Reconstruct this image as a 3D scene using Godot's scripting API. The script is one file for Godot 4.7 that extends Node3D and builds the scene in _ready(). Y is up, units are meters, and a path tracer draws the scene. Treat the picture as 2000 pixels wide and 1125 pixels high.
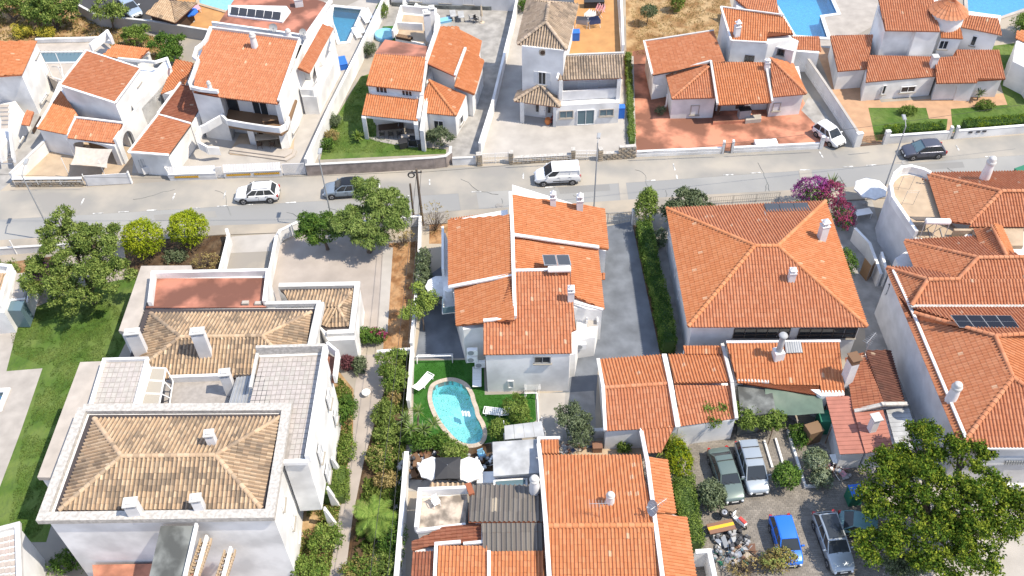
extends Node3D

# A neighbourhood of white villas with clay roofs, seen from the air. Metres, y up, the street runs along x.
class M:
	var v := PackedVector3Array()
	var n := PackedVector3Array()
	var c := PackedColorArray()
	var col := Color.WHITE

	func tri(a: Vector3, b: Vector3, d: Vector3) -> void: # counter-clockwise seen from outside
		var m := (b - a).cross(d - a).normalized()
		v.append(a); v.append(d); v.append(b)
		n.append(m); n.append(m); n.append(m)
		c.append(col); c.append(col); c.append(col)

	func quad(a: Vector3, b: Vector3, d: Vector3, e: Vector3) -> void:
		tri(a, b, d); tri(a, d, e)

	func hexa(q: Array) -> void: # bottom four counter-clockwise seen from above, then the top four
		quad(q[3], q[2], q[1], q[0]); quad(q[4], q[5], q[6], q[7])
		for i in 4:
			var j := (i + 1) % 4
			quad(q[i], q[j], q[j + 4], q[i + 4])

	func box(o: Vector3, s: Vector3, t := Basis.IDENTITY) -> void:
		var q := []
		for y in [-0.5, 0.5]:
			for p in [Vector2(-0.5, 0.5), Vector2(0.5, 0.5), Vector2(0.5, -0.5), Vector2(-0.5, -0.5)]:
				q.append(o + t * Vector3(p.x * s.x, y * s.y, p.y * s.z))
		hexa(q)

	func bevel_box(o: Vector3, s: Vector3, r: float, t := Basis.IDENTITY) -> void: # a box whose upper edges are chamfered
		var q := []
		for k in [[-0.5, 0.0], [0.5, -1.0], [0.5, 0.0]]:
			var w: float = r if k[1] == 0.0 and k[0] > 0.0 else 0.0
			var y: float = k[0] * s.y + (-r if k[1] < 0.0 else 0.0)
			for p in [Vector2(-0.5, 0.5), Vector2(0.5, 0.5), Vector2(0.5, -0.5), Vector2(-0.5, -0.5)]:
				q.append(o + t * Vector3(p.x * (s.x - 2 * w), y, p.y * (s.z - 2 * w)))
		quad(q[3], q[2], q[1], q[0]); quad(q[8], q[9], q[10], q[11])
		for l in [0, 4]:
			for i in 4:
				var j := (i + 1) % 4
				quad(q[l + i], q[l + j], q[l + j + 4], q[l + i + 4])

	func prism(poly: Array, y0: float, top: Variant, roofed := true) -> void: # top: one height, or one for each corner
		var p := poly.duplicate()
		var t := []
		for i in p.size():
			t.append(top[i] if top is Array else top)
		var s := 0.0
		for i in p.size():
			s += p[i].cross(p[(i + 1) % p.size()])
		if s > 0.0:
			p.reverse(); t.reverse()
		for i in p.size():
			var j := (i + 1) % p.size()
			quad(Vector3(p[i].x, y0, p[i].y), Vector3(p[j].x, y0, p[j].y), Vector3(p[j].x, t[j], p[j].y), Vector3(p[i].x, t[i], p[i].y))
		if roofed:
			var k := Geometry2D.triangulate_polygon(PackedVector2Array(p))
			for i in range(0, k.size(), 3):
				var a := Vector3(p[k[i]].x, t[k[i]], p[k[i]].y)
				var b := Vector3(p[k[i + 1]].x, t[k[i + 1]], p[k[i + 1]].y)
				var d := Vector3(p[k[i + 2]].x, t[k[i + 2]], p[k[i + 2]].y)
				if (b - a).cross(d - a).y < 0.0:
					var h := b
					b = d
					d = h
				tri(a, b, d)
				var z := Vector3(0, 1, 0)
				tri(Vector3(a.x, y0, a.z), Vector3(d.x, y0, d.z), Vector3(b.x, y0, b.z))

	func grid(rows: Array, wrap := false) -> void: # smooth sheet; row across = first tangent, along = second, outside where row x column points
		var h := rows.size()
		var w: int = rows[0].size()
		var nn := []
		for i in h:
			var r := []
			for j in w:
				var l: Vector3 = rows[i][(j - 1 + w) % w] if wrap else rows[i][maxi(j - 1, 0)]
				var e: Vector3 = rows[i][(j + 1) % w] if wrap else rows[i][mini(j + 1, w - 1)]
				var u: Vector3 = rows[maxi(i - 1, 0)][j]
				var d: Vector3 = rows[mini(i + 1, h - 1)][j]
				r.append((e - l).cross(d - u).normalized())
			nn.append(r)
		for i in h - 1:
			for j in (w if wrap else w - 1):
				var k := (j + 1) % w
				var a: Vector3 = rows[i][j]
				var b: Vector3 = rows[i][k]
				var d: Vector3 = rows[i + 1][k]
				var e: Vector3 = rows[i + 1][j]
				for q in [[a, d, b, nn[i][j], nn[i + 1][k], nn[i][k]], [a, e, d, nn[i][j], nn[i + 1][j], nn[i + 1][k]]]:
					v.append(q[0]); v.append(q[1]); v.append(q[2])
					n.append(q[3]); n.append(q[4]); n.append(q[5])
					c.append(col); c.append(col); c.append(col)

	func tube(path: Array, radii: Array, k := 7, caps := true) -> void:
		var rows := []
		for i in path.size():
			var d: Vector3 = (path[mini(i + 1, path.size() - 1)] - path[maxi(i - 1, 0)]).normalized()
			var x := d.cross(Vector3(0, 0, 1) if absf(d.z) < 0.8 else Vector3(1, 0, 0)).normalized()
			var y := d.cross(x)
			var r := []
			for j in k:
				var a := TAU * j / k
				r.append(path[i] + (x * cos(a) + y * sin(a)) * radii[i])
			rows.append(r)
		grid(rows, true)
		if caps:
			for e in [0, path.size() - 1]:
				for j in range(1, k - 1):
					if e == 0:
						tri(rows[e][0], rows[e][j + 1], rows[e][j])
					else:
						tri(rows[e][0], rows[e][j], rows[e][j + 1])

	func bar(a: Vector3, b: Vector3, w: float) -> void:
		tube([a, b], [w, w], 5)

	func lathe(o: Vector3, prof: Array, k := 10) -> void: # prof: (radius, height), from the bottom up
		var rows := []
		for p in prof:
			var r := []
			for j in k:
				var a := -TAU * j / k
				r.append(o + Vector3(p.x * cos(a), p.y, p.x * sin(a)))
			rows.append(r)
		grid(rows, true)
		for j in range(1, k - 1):
			tri(rows[-1][0], rows[-1][j], rows[-1][j + 1])
			tri(rows[0][0], rows[0][j + 1], rows[0][j])

	func ball(o: Vector3, r: Vector3, k := 8) -> void:
		var rows := []
		for i in k / 2 + 1:
			var t := PI * i / (k / 2) - PI / 2
			var row := []
			for j in k:
				var a := -TAU * j / k
				row.append(o + Vector3(r.x * cos(t) * cos(a), r.y * sin(t), r.z * cos(t) * sin(a)))
			rows.append(row)
		grid(rows, true)

	func mesh() -> ArrayMesh:
		var a := []
		a.resize(Mesh.ARRAY_MAX)
		a[Mesh.ARRAY_VERTEX] = v
		a[Mesh.ARRAY_NORMAL] = n
		a[Mesh.ARRAY_COLOR] = c
		var m := ArrayMesh.new()
		m.add_surface_from_arrays(Mesh.PRIMITIVE_TRIANGLES, a)
		return m


var rng := RandomNumberGenerator.new()
var wear := FastNoiseLite.new()
var taken := {}
var based := {}
var mats := {}
var tex := {}

func V(x: float, y: float, z: float) -> Vector3: return Vector3(x, y, z)
func P(x: float, z: float) -> Vector2: return Vector2(x, z)
func lin(r: float, g: float, b: float) -> Color: return Color(r, g, b).linear_to_srgb()
func flat(p: Vector3) -> Vector2: return P(p.x, p.z)
func up(p: Vector2, y: float) -> Vector3: return V(p.x, y, p.y)
func lift(p: Vector3, y: float) -> Vector3: return V(p.x, y, p.z)

func numbered(called: String, under: Node = null) -> String:
	var key := called + str(under.get_instance_id() if under else 0)
	taken[key] = taken.get(key, -1) + 1
	return called if taken[key] == 0 else "%s_%03d" % [called, taken[key]]

func tag(o: Node, label: String, category: String, group := "") -> Node:
	o.set_meta("label", label)
	o.set_meta("category", category)
	if group:
		o.set_meta("group", group)
	return o

# a thing: a node at its base; «based» things take parts in world coordinates, others in their own
func thing(called: String, label: String, category: String, at: Vector3, group := "", turn := 0.0, world := false) -> Node3D:
	var o := Node3D.new()
	o.name = numbered(called)
	add_child(o)
	o.position = at
	o.rotation.y = turn
	if world:
		based[o] = at
	return tag(o, label, category, group)

func site(called: String, label: String, category: String, at: Vector3, group := "") -> Node3D:
	return thing(called, label, category, at, group, 0.0, true)

func part(parent: Node, called: String, shape: Variant, m: Material, label := "") -> MeshInstance3D:
	var o := MeshInstance3D.new()
	o.name = numbered(called, parent)
	o.mesh = shape.mesh() if shape is M else shape
	o.material_override = m
	if based.has(parent):
		o.position = -based[parent]
	if label:
		o.set_meta("label", label)
	parent.add_child(o, true)
	return o

func lone(called: String, shape: Variant, m: Material, label: String, category: String, group := "") -> MeshInstance3D:
	var o := MeshInstance3D.new()
	o.name = numbered(called)
	o.mesh = shape.mesh() if shape is M else shape
	o.material_override = m
	add_child(o)
	tag(o, label, category, group)
	return o

func setting(called: String, shape: Variant, m: Material, kind := "structure") -> MeshInstance3D:
	var o := MeshInstance3D.new()
	o.name = numbered(called)
	o.mesh = shape.mesh() if shape is M else shape
	o.material_override = m
	o.set_meta("kind", kind)
	add_child(o)
	return o

func copy(proto: Node3D, at: Vector3, turn := 0.0, label := "") -> Node3D:
	var o: Node3D = proto.duplicate()
	o.name = numbered(str(proto.name).rstrip("_0123456789"))
	add_child(o)
	o.position = at
	o.rotation.y = turn
	if label:
		o.set_meta("label", label)
	return o

func noise_tex(key: String, freq: float, lo: float, hi: float, oct := 4, steep := 0.0, kind := FastNoiseLite.TYPE_SIMPLEX_SMOOTH, size := 512) -> void:
	var f := FastNoiseLite.new()
	f.noise_type = kind
	f.frequency = freq
	f.fractal_octaves = oct
	f.seed = key.hash() % 1000
	var t := NoiseTexture2D.new()
	t.width = size
	t.height = size
	t.seamless = true
	t.noise = f
	var g := Gradient.new()
	g.set_color(0, Color(lo, lo, lo))
	g.set_color(1, Color(hi, hi, hi))
	if steep > 0.0:
		g.set_offset(0, 0.5 - steep)
		g.set_offset(1, 0.5 + steep)
	t.color_ramp = g
	tex[key] = t

func mixed_tex(key: String, freq: float, a: Color, b: Color, steep := 0.2, oct := 5) -> void:
	noise_tex(key, freq, 0, 1, oct, steep)
	tex[key].color_ramp.set_color(0, a)
	tex[key].color_ramp.set_color(1, b)

func bump_tex(key: String, freq: float, strength: float) -> void:
	noise_tex(key, freq, 0, 1, 4)
	tex[key].as_normal_map = true
	tex[key].bump_strength = strength

func mat(key: String, color: Color, rough := 0.85, t := "", scale := 0.1, vertex := false, bump := "", bump_scale := 0.5) -> StandardMaterial3D:
	var m := StandardMaterial3D.new()
	m.resource_name = key
	m.albedo_color = color
	m.roughness = rough
	m.vertex_color_use_as_albedo = vertex
	if t:
		m.albedo_texture = tex[t]
	if bump:
		m.normal_enabled = true
		m.normal_texture = tex[bump]
		m.normal_scale = bump_scale
	if t or bump:
		m.uv1_triplanar = true
		m.uv1_world_triplanar = true
		m.uv1_scale = Vector3.ONE * scale
	mats[key] = m
	return m

func make_materials() -> void:
	noise_tex("soft", 0.012, 0.86, 1.0, 5)
	noise_tex("mottle", 0.02, 0.8, 1.0, 6, 0.4)
	noise_tex("fine", 0.12, 0.72, 1.0, 4)
	noise_tex("stain", 0.01, 0.62, 1.0, 6, 0.2)
	noise_tex("lime", 0.008, 0.86, 1.0, 6, 0.25)
	mixed_tex("dust", 0.007, Color(0.82, 0.815, 0.8), Color(0.96, 0.93, 0.885), 0.2, 6)
	mixed_tex("tar", 0.005, Color(0.9, 0.9, 0.9), Color(1, 0.99, 0.97), 0.22, 6)
	mixed_tex("turf", 0.011, Color(0.72, 0.85, 0.55), Color(1, 1, 0.95), 0.3, 6)
	mixed_tex("soil", 0.013, Color(0.78, 0.68, 0.55), Color(1, 0.97, 0.9), 0.25, 6)
	bump_tex("grit", 0.2, 3.0)
	bump_tex("lumps", 0.035, 8.0)
	mat("white", lin(0.8, 0.795, 0.785), 0.9, "lime", 0.06)
	mat("white2", lin(0.74, 0.735, 0.74), 0.9, "soft", 0.09)
	mat("coping", lin(0.6, 0.59, 0.57), 0.9, "soft", 0.2)
	mat("old_coping", lin(0.53, 0.5, 0.46), 0.95, "mottle", 0.3)
	mat("cream", lin(0.46, 0.41, 0.36), 0.9, "soft", 0.1)
	mat("clay", Color.WHITE, 0.82, "fine", 0.35, true)
	mat("clay_edge", lin(0.4, 0.13, 0.06), 0.9, "fine", 0.3)
	mat("lime_bed", lin(0.5, 0.42, 0.34), 0.95, "stain", 0.12)
	mat("gutter", lin(0.055, 0.045, 0.045), 0.95)
	mat("membrane", lin(0.43, 0.175, 0.115), 0.85, "stain", 0.045)
	mat("tinted", Color.WHITE, 0.85, "soft", 0.2, true)
	mat("gloss", Color.WHITE, 0.35, "", 0.1, true)
	mat("concrete", lin(0.36, 0.345, 0.325), 0.95, "mottle", 0.06)
	mat("pale_concrete", lin(0.44, 0.41, 0.375), 0.95, "soft", 0.06)
	mat("grey_stamp", lin(0.155, 0.172, 0.2), 0.85, "mottle", 0.05)
	mat("asphalt", lin(0.3, 0.3, 0.295), 0.95, "tar", 0.025)
	mat("lane", lin(0.38, 0.37, 0.354), 0.95, "dust", 0.03)
	mat("verge", lin(0.39, 0.362, 0.325), 0.95, "dust", 0.04)
	mat("tarmac", lin(0.275, 0.27, 0.26), 0.95, "tar", 0.04)
	mat("dark_asphalt", lin(0.05, 0.05, 0.054), 0.95, "soft", 0.05)
	mat("paint", lin(0.8, 0.8, 0.78), 0.9, "stain", 0.3)
	mat("earth", lin(0.3, 0.2, 0.125), 0.98, "soil", 0.07, false, "lumps", 0.9)
	mat("orange_earth", lin(0.36, 0.225, 0.13), 0.98, "soil", 0.09, false, "lumps", 0.8)
	mat("dark_earth", lin(0.1, 0.07, 0.045), 0.98, "soil", 0.1, false, "lumps", 0.9)
	mat("dry_grass", lin(0.37, 0.275, 0.17), 0.98, "soil", 0.06, false, "lumps", 0.6)
	mat("lawn", lin(0.105, 0.15, 0.035), 0.98, "turf", 0.05, false, "lumps", 0.6)
	mat("synthetic_turf", lin(0.035, 0.15, 0.012), 0.95, "fine", 0.3, false, "lumps", 0.9)
	mat("terra_paving", lin(0.52, 0.22, 0.135), 0.9, "stain", 0.05)
	mat("peach_paving", lin(0.48, 0.29, 0.17), 0.9, "soft", 0.12)
	mat("floor_beige", lin(0.4, 0.365, 0.33), 0.95, "soft", 0.1)
	mat("paved_walk", lin(0.4, 0.35, 0.31), 0.95, "soft", 0.06)
	mat("ochre_floor", lin(0.5, 0.26, 0.095), 0.85, "soft", 0.1)
	mat("sand_floor", lin(0.47, 0.36, 0.25), 0.9, "soft", 0.1)
	mat("floor_tile", Color.WHITE, 0.7, "soft", 0.3, true)
	mat("grout", lin(0.36, 0.33, 0.305), 0.95, "soft", 0.3)
	mat("stone_wall", lin(0.42, 0.36, 0.28), 0.98, "mottle", 0.5)
	mat("rubble", Color.WHITE, 0.95, "fine", 0.8, true)
	mat("brown_render", lin(0.32, 0.27, 0.245), 0.95, "mottle", 0.1)
	mat("grey_cement", lin(0.2, 0.21, 0.2), 0.95, "stain", 0.09)
	mat("glass", lin(0.03, 0.035, 0.04), 0.08)
	mat("blue_glass", lin(0.1, 0.16, 0.19), 0.1)
	mat("frame", lin(0.7, 0.7, 0.7), 0.5)
	mat("shutter", lin(0.6, 0.61, 0.62), 0.7)
	mat("dark_frame", lin(0.05, 0.035, 0.03), 0.6)
	mat("dark_wood", lin(0.07, 0.04, 0.025), 0.7, "fine", 0.5)
	mat("wood", lin(0.25, 0.15, 0.08), 0.8, "fine", 0.4)
	mat("sill", lin(0.3, 0.275, 0.235), 0.8)
	mat("metal", lin(0.42, 0.43, 0.44), 0.4).metallic = 0.6
	mat("grey_paint", lin(0.3, 0.31, 0.32), 0.55)
	mat("dark_metal", lin(0.06, 0.06, 0.065), 0.5)
	mat("white_metal", lin(0.75, 0.75, 0.75), 0.45)
	mat("rust", lin(0.16, 0.09, 0.05), 0.9)
	mat("plastic_white", lin(0.82, 0.82, 0.81), 0.4)
	mat("solar", lin(0.012, 0.014, 0.022), 0.2)
	mat("grey_solar", lin(0.05, 0.055, 0.065), 0.25)
	mat("tyre", lin(0.02, 0.02, 0.021), 0.85)
	mat("rim", lin(0.45, 0.45, 0.46), 0.35).metallic = 0.7
	mat("lamp_glass", lin(0.7, 0.72, 0.75), 0.15)
	mat("red_glass", lin(0.35, 0.02, 0.015), 0.2)
	mat("plate", lin(0.75, 0.75, 0.72), 0.5)
	mat("trim", lin(0.03, 0.03, 0.032), 0.7)
	mat("bark", lin(0.16, 0.12, 0.09), 0.95, "mottle", 0.8, false, "lumps", 1.0)
	var leaf := mat("leaf", Color.WHITE, 0.8, "", 0.1, true)
	leaf.metallic_specular = 0.25
	leaf.backlight_enabled = true
	leaf.backlight = Color(0.45, 0.5, 0.2)
	mat("petal", Color.WHITE, 0.7, "", 0.1, true)
	mat("canvas", lin(0.55, 0.49, 0.42), 0.95, "soft", 0.3)
	mat("white_cloth", lin(0.8, 0.8, 0.8), 0.95, "soft", 0.3)
	mat("green_tarp", lin(0.1, 0.15, 0.11), 0.55, "soft", 0.2)
	mat("sheet_roof", lin(0.4, 0.155, 0.11), 0.7, "soft", 0.15)
	mat("pale_sheet", lin(0.42, 0.43, 0.44), 0.8, "mottle", 0.07)
	mat("pool_tile", lin(0.24, 0.78, 0.84), 0.5, "soft", 0.3)
	mat("pool_blue", lin(0.04, 0.3, 0.6), 0.5, "soft", 0.3)
	mat("pool_deep", lin(0.015, 0.2, 0.38), 0.5, "soft", 0.3)
	mat("pool_pale", lin(0.25, 0.55, 0.66), 0.5, "soft", 0.3)
	var w := mat("water", Color(0.75, 0.97, 1.0, 0.05), 0.04)
	w.transparency = BaseMaterial3D.TRANSPARENCY_ALPHA
	for q in [["blue", 0.02, 0.13, 0.5], ["red", 0.5, 0.05, 0.04], ["green", 0.02, 0.16, 0.09], ["yellow", 0.7, 0.4, 0.02], ["brown", 0.2, 0.1, 0.06], ["grey", 0.3, 0.3, 0.31], ["black", 0.025, 0.025, 0.028], ["pink", 0.6, 0.3, 0.35], ["sky", 0.2, 0.45, 0.65], ["navy", 0.03, 0.05, 0.13], ["orange", 0.6, 0.2, 0.06], ["beige", 0.5, 0.42, 0.32]]:
		mat(q[0], lin(q[1], q[2], q[3]), 0.6)

# ---------- clay roofs ----------
const ORANGE := [Color(0.67, 0.26, 0.105), Color(0.59, 0.212, 0.083), Color(0.71, 0.315, 0.15), Color(0.38, 0.14, 0.07), 0.06]
const RED := [Color(0.52, 0.19, 0.095), Color(0.43, 0.145, 0.075), Color(0.57, 0.24, 0.13), Color(0.22, 0.09, 0.055), 0.22]
const TERRA := [Color(0.62, 0.245, 0.115), Color(0.54, 0.2, 0.094), Color(0.67, 0.305, 0.165), Color(0.31, 0.125, 0.075), 0.14]
const BROWN := [Color(0.37, 0.13, 0.07), Color(0.29, 0.1, 0.055), Color(0.43, 0.175, 0.1), Color(0.15, 0.07, 0.045), 0.3]
const SHADED_BROWN := [Color(0.16, 0.06, 0.038), Color(0.12, 0.045, 0.03), Color(0.21, 0.085, 0.055), Color(0.07, 0.035, 0.028), 0.3]  # brown tile with the shade of the neighbouring villa put into the colour
const STRAW := [Color(0.62, 0.44, 0.28), Color(0.52, 0.36, 0.23), Color(0.7, 0.53, 0.36), Color(0.13, 0.105, 0.085), 0.5]
const DUSTY := [Color(0.56, 0.43, 0.31), Color(0.46, 0.35, 0.25), Color(0.64, 0.5, 0.375), Color(0.17, 0.14, 0.115), 0.45]
const SLATE := [Color(0.2, 0.177, 0.158), Color(0.165, 0.146, 0.13), Color(0.245, 0.22, 0.195), Color(0.1, 0.09, 0.08), 0.3]

func clay(pal: Array, at: Vector3) -> Color:
	var k := rng.randf()
	var c: Color = pal[0].lerp(pal[1], k) if k < 0.6 else pal[0].lerp(pal[2], k - 0.3)
	if rng.randf() < 0.006:
		return pal[2].lerp(Color(0.85, 0.7, 0.5), 0.45) # a newer, paler tile
	var s: float = wear.get_noise_3dv(at * 1.0) * 0.5 + wear.get_noise_3dv(at * 4.0) * 0.35 + rng.randf_range(-0.2, 0.2)
	var amount: float = pal[4]
	return c.lerp(pal[3], clampf((s - 0.42 + amount * 0.85) * (1.5 + amount * 4.0), 0.0, 1.0) * (0.35 + 0.6 * amount))

# a roof plane of clay tiles: points[0] to points[1] is the eave, seen from below left to right; all others lie higher
func tiled(house: Node3D, points: Array, pal: Array, eave := true, col_w := 0.25, row_h := 0.38, thick := 0.13) -> MeshInstance3D:
	var p0: Vector3 = points[0]
	var u: Vector3 = (points[1] - p0).normalized()
	var far: Vector3 = points[2]
	for q in points:
		if (q - p0).cross(u).length() > (far - p0).cross(u).length():
			far = q
	var nr: Vector3 = u.cross(far - p0).normalized()
	if nr.y < 0.0:
		nr = -nr
	var s := nr.cross(u)
	if s.y < 0.0:
		s = -s
	var poly := []
	var x0 := 1e9
	var x1 := -1e9
	var t1 := 0.0
	for q in points:
		var d: Vector3 = q - p0
		d.y = -(nr.x * d.x + nr.z * d.z) / nr.y
		var w := P(d.dot(u), d.dot(s))
		poly.append(w)
		x0 = minf(x0, w.x)
		x1 = maxf(x1, w.x)
		t1 = maxf(t1, w.y)
	# the bed under the tiles
	var bed := M.new()
	var a := []
	var b := []
	for w in poly:
		var at: Vector3 = p0 + u * w.x + s * w.y
		a.append(at - V(0, thick, 0))
		b.append(at - V(0, 0.012, 0))
	var turn := 0.0
	for i in poly.size():
		turn += P(a[i].x, a[i].z).cross(P(a[(i + 1) % a.size()].x, a[(i + 1) % a.size()].z))
	if turn > 0.0:
		a.reverse(); b.reverse()
	for i in range(1, a.size() - 1):
		bed.tri(b[0], b[i], b[i + 1])
		bed.tri(a[0], a[i + 1], a[i])
	for i in a.size():
		var j := (i + 1) % a.size()
		bed.quad(a[i], a[j], b[j], b[i])
	var roof := part(house, "roof", bed, mats.clay_edge if eave else mats.gutter)
	# the tiles, column by column
	var vv := PackedVector3Array()
	var nn := PackedVector3Array()
	var cc := PackedColorArray()
	var fx := [0.0, 0.13, 0.3, 0.47, 0.6, 1.0]
	var old: bool = pal == STRAW or pal == DUSTY
	if old:
		col_w *= 1.15
	var hump := 0.14 if old else 0.11
	var fh := [0.0, hump * 0.7, hump, hump * 0.7, 0.0, 0.0]
	var over := 0.06 if eave else 0.0
	var cols := int(ceil((x1 - x0) / col_w))
	var cw := (x1 - x0) / cols
	for i in cols:
		var lo := []
		var hi := []
		var xs := []
		for k in 6:
			var x: float = clampf(x0 + (i + fx[k]) * cw, x0 + 0.002, x1 - 0.002)
			var l := 1e9
			var h := -1e9
			for e in poly.size():
				var g: Vector2 = poly[e]
				var f: Vector2 = poly[(e + 1) % poly.size()]
				if (g.x <= x) != (f.x <= x):
					var t := g.y + (f.y - g.y) * (x - g.x) / (f.x - g.x)
					l = minf(l, t)
					h = maxf(h, t)
			if h < l:
				l = 0.0
				h = 0.0
			xs.append(x)
			lo.append(l - (over if l < 0.02 else 0.0))
			hi.append(h)
		var first := int(floor((lo.min() + over) / row_h))
		var last := int(ceil(hi.max() / row_h))
		for r in range(first, last):
			var ta := r * row_h - (over if r == 0 else 0.0)
			var tb := (r + 1) * row_h
			var jog := rng.randf_range(-0.012, 0.012)
			var bot := []
			var top := []
			var some := false
			for k in 6:
				var lt := clampf(ta + jog, lo[k], hi[k])
				var ht := clampf(tb + jog, lo[k], hi[k])
				some = some or ht - lt > 0.02
				bot.append(p0 + u * xs[k] + s * lt + nr * (fh[k] + 0.02))
				top.append(p0 + u * xs[k] + s * ht + nr * (fh[k] + 0.004))
			if not some:
				continue
			var tint := clay(pal, bot[2])
			for k in 5:
				if k == 4:
					tint = tint.lerp(pal[3], rng.randf_range(0.5, 0.85) if old else rng.randf_range(0.15, 0.4)) # the pans between the barrels are pulled towards the dark tone
				var m: Vector3 = (bot[k + 1] - bot[k]).cross(top[k] - bot[k])
				if m.length_squared() < 1e-9:
					m = (bot[k + 1] - bot[k]).cross(top[k + 1] - bot[k])
				m = m.normalized()
				if m.dot(nr) < 0.0:
					m = -m
				vv.append(bot[k]); vv.append(top[k + 1]); vv.append(bot[k + 1])
				vv.append(bot[k]); vv.append(top[k]); vv.append(top[k + 1])
				for w in 6:
					nn.append(m); cc.append(tint)
				# the lower lip of the tile
				var d0: Vector3 = bot[k] - nr * (fh[k] + 0.02 if r <= 0 else 0.02)
				var d1: Vector3 = bot[k + 1] - nr * (fh[k + 1] + 0.02 if r <= 0 else 0.02)
				vv.append(d0); vv.append(bot[k + 1]); vv.append(d1)
				vv.append(d0); vv.append(bot[k]); vv.append(bot[k + 1])
				for w in 6:
					nn.append(-s); cc.append(tint)
	var am := ArrayMesh.new()
	var arr := []
	arr.resize(Mesh.ARRAY_MAX)
	arr[Mesh.ARRAY_VERTEX] = vv
	arr[Mesh.ARRAY_NORMAL] = nn
	arr[Mesh.ARRAY_COLOR] = cc
	am.add_surface_from_arrays(Mesh.PRIMITIVE_TRIANGLES, arr)
	part(roof, "roof_tiles", am, mats.clay).set_meta("kind", "stuff")
	return roof

# ridge or hip: a line of half-round caps
func ridge(roof: Node3D, a: Vector3, b: Vector3, pal: Array, r := 0.13) -> void:
	var m := M.new()
	var d := b - a
	var k := maxi(1, int(d.length() / 0.4))
	var along := d.normalized()
	var side := along.cross(Vector3.UP).normalized()
	var nr := side.cross(along)
	for i in k:
		m.col = clay(pal, a + d * i / k)
		var rows := []
		for e in [0.0, 1.0]:
			var w: float = r * (1.06 if e == 0.0 else 0.94)
			var o: Vector3 = a + d * ((i + e) / k) + V(0, 0.03, 0) + nr * (0.02 if e == 0.0 else 0.0)
			var row := []
			for j in 7:
				var t := PI * j / 6.0
				row.append(o - side * cos(t) * w * 1.15 + nr * (sin(t) * w - 0.02))
			rows.append(row)
		m.grid(rows)
		m.tri(rows[0][0], rows[0][3], rows[0][6])
	part(roof, "ridge_caps", m, mats.clay).set_meta("kind", "stuff")

# white or grey coping laid along a line
func coping(house: Node3D, pts: Array, w := 0.25, h := 0.18, key := "coping", called := "coping") -> MeshInstance3D:
	var m := M.new()
	for i in pts.size() - 1:
		var a: Vector3 = pts[i]
		var b: Vector3 = pts[i + 1]
		var d := V(b.x - a.x, 0, b.z - a.z).normalized()
		var s := V(-d.z, 0, d.x) * w / 2
		var e := d * w * 0.46
		var l := a - (e if i > 0 else Vector3.ZERO)
		var r := b + (e if i < pts.size() - 2 else Vector3.ZERO)
		var t := V(0, h + 0.003 * (i % 2), 0)
		m.hexa([l + s, r + s, r - s, l - s, l + s + t, r + s + t, r - s + t, l - s + t])
	return part(house, called, m, mats[key])

# a free-standing wall: body and coping
func wall_run(called: String, label: String, pts: Array, h: float, w := 0.2, key := "white", cap := "coping", base := 0.0, group := "") -> Node3D:
	var o := site(called, label, "wall", up(pts[0], base), group)
	var body := []
	for p in pts:
		body.append(up(p, base - 0.1))
	coping(o, body, w, h + 0.1 - 0.06, key, "wall_body")
	if cap:
		var top := []
		for p in pts:
			top.append(up(p, base + h - 0.06))
		coping(o, top, w + 0.06, 0.07, cap, "wall_cap")
	return o

func walls(house: Node3D, poly: Array, y0: float, top: Variant, key := "white", called := "wall") -> MeshInstance3D:
	var m := M.new()
	m.prism(poly, y0, top)
	return part(house, called, m, mats[key])

# the ground and its sheets are cut open over the pools
var basins := []
func pierced(pieces: Array) -> Array:
	for b in basins:
		var lo: Vector2 = b[0]
		var hi: Vector2 = b[0]
		for p in b:
			lo = lo.min(p)
			hi = hi.max(p)
		var mid := (lo.x + hi.x) / 2
		var next := []
		for q in pieces:
			if Geometry2D.intersect_polygons(q, b).is_empty():
				next.append(q)
				continue
			for s in [[-900.0, mid], [mid, 900.0]]:
				for h in Geometry2D.intersect_polygons(q, PackedVector2Array([P(s[0], -900), P(s[1], -900), P(s[1], 900), P(s[0], 900)])):
					next.append_array(Geometry2D.clip_polygons(h, b))
		pieces = next
	return pieces

# a flat sheet of ground, laid 4 mm above the highest sheet it overlaps
var laid := []
func sheet(called: String, poly: Array, y: float, key: String, kind := "structure") -> MeshInstance3D:
	var p := PackedVector2Array(poly)
	var level := 0
	for l in laid:
		if l[1] > level and not Geometry2D.intersect_polygons(p, l[0]).is_empty():
			level = l[1]
	laid.append([p, level + 1])
	var m := M.new()
	var top := 0.004 * (level + 1) + (y if y > 0.05 else 0.0)
	for q in pierced([p]):
		m.prism(Array(q), top - 0.06 - (0.1 if y > 0.05 else 0.0), top)
	return setting(called, m, mats[key], kind)

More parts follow.
